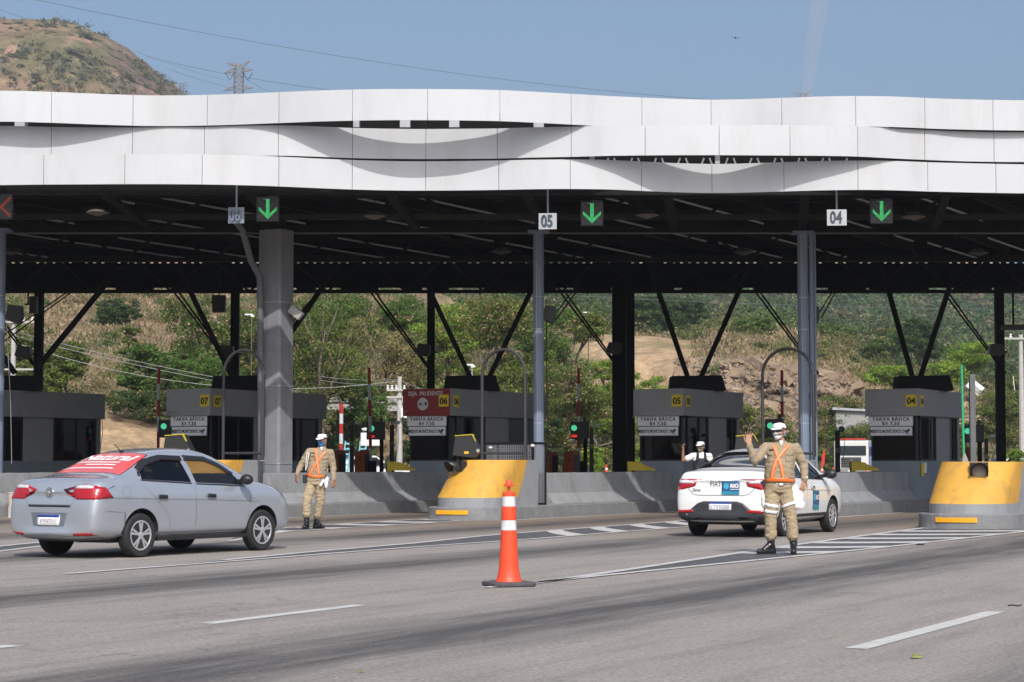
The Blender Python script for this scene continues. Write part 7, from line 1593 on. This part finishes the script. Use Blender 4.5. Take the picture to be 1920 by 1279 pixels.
p = Vector((GX(1537, 98), 98, gz(98))); t = thing('warning_flag', 'leaning red flag on a stick behind the right round column', 'flag', tuple(p)); b = MB(); b.tube([(0, 0, 0), (.12, 0, 1.6)], .02, 6); b.build('stick', M_redp, t); b = MB(); b.add([(.08, 0, 1.0), (.22, 0, 1.15), (.27, .02, 1.55), (.22, 0, 1.9), (.14, 0, 1.65)], [(0, 1, 2, 3, 4)]); b.build('cloth', M_redp, t, solid=.02)
def leaf_(px, py, r, m, lab, n=7, h=.25):
    p = G(px, py); t = bpy.data.objects.new; b = MB(); vs = []
    for i in range(n): a = 2 * math.pi * i / n; k = r * (1 + .25 * math.sin(3 * a + px)); vs.append((k * math.cos(a), k * math.sin(a) * .7, .006))
    vs.append((0, 0, .006 + r * h)); b.add(vs, [(i, (i + 1) % n, n) for i in range(n)] + [tuple(range(n - 1, -1, -1))]); o = b.build('fallen_leaf', m); o.location = (p.x, p.y, 0.002); tag(o, lab, 'leaf', 'leaves fallen on the asphalt')
ml = mat('crumpled_green_leaf', (0.16, 0.19, 0.05), 0.7, var=.5, scale=60)
leaf_(1717, 1235, .045, ml, 'crumpled green leaf below the right foreground lane dash', 9, .7); leaf_(1560, 1199, .018, ml, 'tiny green leaf left of the right foreground lane dash', 7, .7); leaf_(677, 1262, .030, ml, 'flat green leaf at the bottom of the picture', 7, .2)
p = G(1903, 1137); b = MB(); b.tube([(-.06, 0, .008), (-.02, .01, .012), (.03, 0, .006), (.06, .02, .012)], .007, 5); o = b.build('twig', mat('twig_brown', (0.05, 0.04, 0.035), 0.8)); o.location = p; tag(o, 'short dark twig at the far end of the right foreground lane dash', 'twig')
p = G(1725, 1022); b = MB(); b.ball((0, 0, .012), (.07, .04, .014)); o = b.build('rubber_scrap', M_rubber, smooth='all'); o.location = p; tag(o, 'small black rubber scrap on the edge line of the right striped wedge', 'litter')
# bucket and stick at the left edge
w = LW(-2, 1.15, solve_s(-2, 1.15, 26)); t = thing('bucket', 'pale plastic bucket standing by the left barrier behind the silver car boot', 'bucket', (w.x, w.y, 0)); b = MB(); b.lathe([(.10, 0.27), (.14, .55), (.15, .56), (.14, .57), (.12, .55)], 20); b.lathe([(.12, 0), (.12, .27)], 12); b.build('tub', mat('bucket_plastic', (0.50, 0.46, 0.40), 0.5), t, smooth=True)
# ================================================================ things beyond the booths
M_wood = mat('pole_concrete', (0.42, 0.41, 0.38), 0.8, var=.12)
def util_pole(px, Y, ytop, lab, trans=True):
    g = gz(Y) if Y < 110 else terr(px, Y).z; top = P(px, ytop, Y).z; t = thing('utility_pole', lab, 'utility pole', (GX(px, Y), Y, g), 0, 'concrete utility poles'); H = top - g
    b = MB(); b.tube([(0, 0, 0), (0, 0, H)], [.17, .11], 10); b.build('pole', M_wood, t, smooth=True)
    b = MB(); k = Y / FPX
    for dz in (.7, 1.05) if trans else ((.2, 2.6) if trans is False else (.2,)): b.bar((-(24 if trans else 40) * k, -.15, H - dz), ((12 if trans else 40) * k, -.15, H - dz), .09)
    b.build('crossarm', M_wood, t)
    for x in ((-22, -14, -6, 9) if trans else (-36, -20, 20, 36)):
        b = MB(); b.lathe([(.05, 0), (.08, .05), (.03, .12), (.07, .17), (.02, .22)], 8, c=(x * k, -.15, H - (.7 if trans else .2) + .03)); b.build('insulator', M_white, t)
    if trans: b = MB(); b.box((.36, -.1, H - 1.85), (.58, .5, .5)); [b.box((.36 + d, -.37, H - 1.85), (.04, .05, .46)) for d in (-.24, -.12, 0, .12, .24)]; b.build('transformer', M_white, t)
    return t
util_pole(749, 104, 706, 'concrete utility pole with a white transformer, left of booth 06'); util_pole(22, 104, 597, 'grey utility pole with cross arms at the left edge', trans=False); util_pole(1917, 106, 628, 'slim utility pole at the right edge', trans=None)
def wire(pts, Y0, Y1, lab, r=.012, sag=0):
    a = P(*pts[0], Y0); c = P(*pts[-1], Y1); L = []
    for i in range(13): f = i / 12; q = a.lerp(c, f); q.z -= sag * 4 * f * (1 - f); L.append(q)
    m0 = MB(); m0.tube([q - a for q in L], r, 5); o = m0.build('wire', mat('wire_grey', (0.10, 0.11, 0.12), 0.6) if lab.startswith('long') else mat('wire_pale', (0.30, 0.30, 0.28), 0.6)); o.location = a; tag(o, lab, 'overhead wire', 'overhead wires')
wire([(20, 620), (620, 742)], 104, 120, 'upper pale wire sloping down across the left hillside', .02, .3); wire([(20, 628), (640, 752)], 104, 120, 'lower pale wire sloping down across the left hillside', .02, .3); wire([(20, 640), (750, 714)], 104, 104, 'sagging pale wire from the left pole to the transformer pole', .016, 1.2)
wire([(600, 706), (750, 712)], 110, 104, 'pale wire reaching the top of the transformer pole', .014, .1); wire([(600, 713), (750, 722)], 110, 104, 'second pale wire reaching the transformer pole', .014, .1); wire([(750, 712), (820, 735)], 104, 100, 'pale wire running right from the transformer pole', .014, .1)
wire([(40, -6), (1320, 186)], 150, 190, 'long dark cable crossing the sky above the white panels', .018, 1.0); wire([(272, 105), (800, 187)], 560, 420, 'long dark cable passing the top of the lattice pylon', .05, 1.5); wire([(-30, 5), (80, 42)], 500, 560, 'long faint cable at the top left corner', .04, .5)
wire([(310, 128), (480, 175)], 560, 600, 'long faint cable below the pylon top', .04, .5); wire([(250, 95), (430, 152)], 600, 598, 'long faint cable reaching the left insulator of the pylon', .04, .5); wire([(461, 148), (520, 176)], 598, 700, 'long faint cable leaving the right insulator of the pylon', .05, .5)
wire([(1080, 555), (1960, 582)], 150, 150, 'long thin wire over the ridge on the right', .02, .2)
# lattice pylons
def pylon(px, Y, ytop, sc_, lab, armdx=(-26, 29)):
    k = Y / FPX; base = 470; top = P(px, ytop, Y); g = P(px, base, Y); t = thing('pylon', lab, 'electricity pylon', tuple(g), 0, 'lattice electricity pylons'); H = top.z - g.z
    b = MB(); r = .12 * sc_; hw0, hw1 = 20 * k * sc_, 8 * k * sc_; z1 = H - 22 * k * sc_
    cn = [(-1, -1), (1, -1), (1, 1), (-1, 1)]
    lv = [0, z1 * .3, z1 * .55, z1 * .72] + [z1 - i * 9 * k * sc_ for i in (6, 5, 4, 3, 2, 1, 0)] + [z1 + 7 * k * sc_, z1 + 14 * k * sc_]
    w = lambda z: hw1 + (hw0 - hw1) * max(0, 1 - z / (z1 * .75)) if z < z1 else hw1 * (1 - .35 * (z - z1) / (14 * k * sc_))
    for x, y in cn: b.tube([(x * w(z), y * w(z), z) for z in lv], r, 4)
    for i in range(len(lv) - 1):
        for q in range(4): a, c = cn[q], cn[(q + 1) % 4]; za, zc = lv[i], lv[i + 1]; b.bar((a[0] * w(za), a[1] * w(za), za), (c[0] * w(zc), c[1] * w(zc), zc), r); b.bar((c[0] * w(za), c[1] * w(za), za), (a[0] * w(zc), a[1] * w(zc), zc), r); b.bar((a[0] * w(zc), a[1] * w(zc), zc), (c[0] * w(zc), c[1] * w(zc), zc), r)
    b.build('lattice_mast', mat('pylon_steel', (0.22, 0.20, 0.20), 0.8), t)
    def armm(z, dx, dz, h):
        b = MB(); e = Vector((dx * k * sc_, 0, z + dz * k * sc_)); s = 1 if dx > 0 else -1
        for y in (-1, 1): b.bar((s * hw1 * .9, y * hw1 * .6, z), e, r); b.bar((s * hw1 * .8, y * hw1 * .6, z + h * k * sc_), e, r)
        for i in range(1, 6): f = i / 6; lo = Vector((s * hw1 * .9, -hw1 * .5, z)).lerp(e, f); up = Vector((s * hw1 * .8, hw1 * .5, z + h * k * sc_)).lerp(e, f - .1); b.bar(lo, up, r * .8); up2 = Vector((s * hw1 * .8, hw1 * .5, z + h * k * sc_)).lerp(e, f); b.bar(lo, up2, r * .8)
        b.build('cross_arm', MATS['pylon_steel'], t)
    armm(z1, -29, -3, 9); armm(z1, 29, 4, 8); armm(z1 + 10 * k * sc_, -24, 6, 5); armm(z1 + 8 * k * sc_, 22, 14, 6); armm(z1 - 34 * k * sc_, -29, -3, 9); armm(z1 - 34 * k * sc_, 29, 3, 8)
    for s in (-1, 1): b = MB(); b.tube([(s * 26 * k * sc_, 0, z1 - 2 * k), (s * 17 * k * sc_, 0, z1 - 16 * k * sc_), (s * 9 * k * sc_, 0, z1 - 2 * k)], r * .9, 4); b.build('insulator_string', M_dark, t)
pylon(445, 600, 113, 1.0, 'tall lattice pylon rising behind the white panels, right of the mountain'); pylon(338, 760, 153, .45, 'small pale pylon at the foot of the mountain skyline'); pylon(1508, 900, 169, .8, 'faint pylon tip just showing over the white panels on the right')
# ---- the warm hazy air
def haze():
    b = MB(); b.box((0, 480, 149), (2600, 1100, 302)); o = b.build('haze', None or bpy.data.materials.new('hazy_air')); m = o.data.materials[0]; m.use_nodes = True; N = m.node_tree.nodes; L = m.node_tree.links; N.remove(N['Principled BSDF'])
    v = N.new('ShaderNodeVolumePrincipled'); v.inputs['Density'].default_value = HAZE; v.inputs['Color'].default_value = (.86, .92, 1, 1); v.inputs['Anisotropy'].default_value = 0.2; L.new(v.outputs[0], N['Material Output'].inputs['Volume']); o['kind'] = 'stuff'; o['label'] = 'thin bluish haze in the air'; o.display_type = 'WIRE'
HAZE = .00026
haze()
# bird and small drone
p = P(1379, 71, 120); b = MB(); b.add([(-.28, 0, .10), (-.12, .03, .03), (0, 0, 0), (.13, .02, -.02), (.34, 0, 0), (.12, -.10, -.03), (0, -.14, -.03), (-.10, -.10, 0)], [(0, 1, 7), (1, 2, 6, 7), (2, 3, 5, 6), (3, 4, 5)]); b.ball((0, -.05, -.01), (.045, .18, .04)); o = b.build('bird', M_dark, solid=.01); o.location = p; tag(o, 'tiny dark bird gliding in the sky right of centre', 'bird')
p = P(1541, 667, 60); t = thing('drone', 'small white drone hovering in front of the dry slope, right of the round column', 'drone', tuple(p), R(10)); b = MB(); b.ball((0, 0, 0), (.09, .12, .035)); b.build('drone_body', M_white, t, smooth=True)
for x, y in ((-1, -1), (1, -1), (1, 1), (-1, 1)): b = MB(); b.bar((0, 0, 0), (x * .14, y * .12, .02), .02); b.lathe([(.02, 0), (.02, .05)], 8, c=(x * .14, y * .12, 0)); b.box((x * .14, y * .12, .055), (.15, .014, .004)); b.build('rotor_arm', M_white, t)
# light blue racks behind cabinets
M_lb = mat('light_blue_metal', (0.22, 0.50, 0.60), 0.5)
for px, lab in ((640, 'light blue slanting rack right of the short barrier arm'), (668, 'light blue slanting rack behind the left camera post')):
    Y = 80; p = Vector((GX(px, Y), Y, gz(Y))); t = thing('slatted_rack', lab, 'rack', tuple(p), 0, 'light blue slatted racks'); z0 = P(px, 880, Y).z; z1 = P(px, 827, Y).z
    b = MB(); b.bar((-.08, 0, 0), (.16, 0, z1), .05); b.bar((.14, 0, 0), (.40, 0, z1), .07); b.build('uprights', M_lb, t)
    for i in range(7): f = .35 + .6 * i / 6; b = MB(); b.bar((-.08 + .24 * f, 0, z1 * f), (.14 + .26 * f, 0, z1 * f), .035, .07); b.build('slat', M_lb, t)
# walls and low buildings far behind
def wallseg(px0, y0, px1, y1, Y, h, m, lab, nm='retaining_wall', cat='wall', y2=None, Y1=None):
    Y1 = Y1 or Y; a = P(px0, y0, Y); c = P(px1, y1, Y1); t = thing(nm, lab, cat, tuple(a - Vector((0, 0, h))))
    d = c - a; n = Vector((-d.y, d.x, 0)).normalized() * .3; b = MB(); q = [Vector((0, 0, 0)), Vector((d.x, d.y, d.z))]
    b.add([q[0], q[1], q[1] + n, q[0] + n] + [v + Vector((0, 0, h)) for v in (q[0], q[1], q[1] + n, q[0] + n)], [(0, 1, 2, 3), (4, 7, 6, 5), (0, 4, 5, 1), (1, 5, 6, 2), (2, 6, 7, 3), (3, 7, 4, 0)]); b.build('wall', m, t)
    b = MB(); b.bar(Vector((0, 0, h + .05)) - n * .2, d + Vector((0, 0, h + .05)) - n * .2, .14, .35); b.build('coping', m, t); return t
M_pale = mat('pale_concrete', (0.45, 0.44, 0.41), 0.85, var=.12, scale=1.5, dirt=((0.25, 0.23, 0.2), .6, .8, (1, 1, 1)))
wallseg(560, 749, 830, 754, 127, .6, M_pale, 'pale concrete parapet behind the half bare trees, left of booth 06')
wallseg(1575, 768, 1660, 778, 158, 1.5, M_pale, 'grey road wall behind the white truck, left of booth 04'); wallseg(1180, 758, 1245, 760, 150, 1.2, M_pale, 'pale wall glimpsed behind the doubled dark column')
Y = 150; a = P(1568, 770, Y); t = thing('low_building', 'low grey roofed shed behind the trees left of booth 04', 'shed', (a.x, Y, a.z - 3.5)); b = MB(); b.box((1.6, 1, 2.75), (3.4, 3, 1.5)); b.build('walls', mat('shed_grey', (0.30, 0.30, 0.29), 0.85), t); b = MB(); b.extr([(-.4, 3.55), (3.6, 3.35), (3.6, 3.5), (-.4, 3.72)], -.8, 3, lambda u, z, q: Vector((u, q, z))); b.build('roof', M_steel, t)
Y = 182; a = P(1828, 726, Y); t = thing('tilted_sheet', 'tilted pale metal sheet lying on the sandy slope right of the grey post', 'metal sheet', tuple(a)); b = MB(); b.box((0, 0, 0), (1.4, .3, .9), mtx=Matrix.Rotation(R(38), 3, 'Y')); b.build('sheet', M_white, t); b = MB(); b.box((.1, -.2, -.2), (.9, .1, .4), mtx=Matrix.Rotation(R(38), 3, 'Y')); b.build('underside', M_steel, t)
Y = 165; a = P(1900, 730, Y); t = thing('metal_frame', 'white metal goal shaped frame near the right edge', 'frame', tuple(a)); b = MB(); k = Y / FPX; b.tube([(6 * k, 0, -2), (0, 0, 24 * k), (17 * k, 0, 25 * k), (13 * k, 0, 4 * k)], .035, 5); b.build('tube', M_white, t)
# street lamps beyond
for px, Y, yt, lab in ((885, 100, 684, 'white double street lamp above the roof box of booth 06'), (1103, 150, 586, 'white street lamp against the trees left of the doubled dark column'), (472, 120, 590, 'pale street lamp left of the square concrete column')):
    p = P(px, yt, Y); g = gz(Y) if Y < 108 else terr(px, Y).z; t = thing('street_lamp', lab, 'street lamp', (p.x, Y, g), 0, 'street lamps beyond the toll booths'); H = p.z - g; b = MB(); b.tube([(0, 0, 0), (0, 0, H)], .035, 8); b.build('post', M_steel if px == 885 else M_bark, t); b = MB(); b.box((-.16, 0, H), (.45, .2, .07)); b.box((.05, 0, H - .08), (.2, .15, .1)); b.build('lamp_head', M_white, t)
# small white lamp post left of booth 06
Y = 78; p = P(688, 805, Y); t = thing('bollard_lamp', 'small white lamp on a post with a white box, left of booth 06', 'lamp', (p.x, Y, 0)); b = MB(); b.bar((.1, 0, 0), (.1, 0, p.z), .08); b.build('post', M_steel, t); b = MB(); b.ball((-.02, 0, p.z), (.2, .1, .06)); b.build('lamp_head', M_white, t, smooth=True); b = MB(); b.box((.15, -.1, P(690, 824, Y).z), (.75, .2, .5)); b.build('box', M_white, t, bevel=.02)
# faint smoke trail
def trail():
    Yt = 1500; pts = [(1512, 215, 12), (1516, 150, 14), (1524, 90, 16), (1533, 30, 18), (1545, -60, 20), (1570, -200, 24)]
    b = MB()
    b.tube([P(x, y, Yt) for x, y, w in pts], [w * .95 / FPX * Yt for x, y, w in pts], 16)
    o = b.build('smoke_trail', bpy.data.materials.new('thin_smoke'), smooth='all'); m = o.data.materials[0]; m.use_nodes = True; N = m.node_tree.nodes; L = m.node_tree.links; N.remove(N['Principled BSDF'])
    v = N.new('ShaderNodeVolumePrincipled'); v.inputs['Density'].default_value = .030; v.inputs['Color'].default_value = (.97, .95, .94, 1)
    L.new(v.outputs[0], N['Material Output'].inputs['Volume']); tag(o, 'thin pale smoke trail rising in the sky on the right', 'smoke', kind='stuff')
trail()
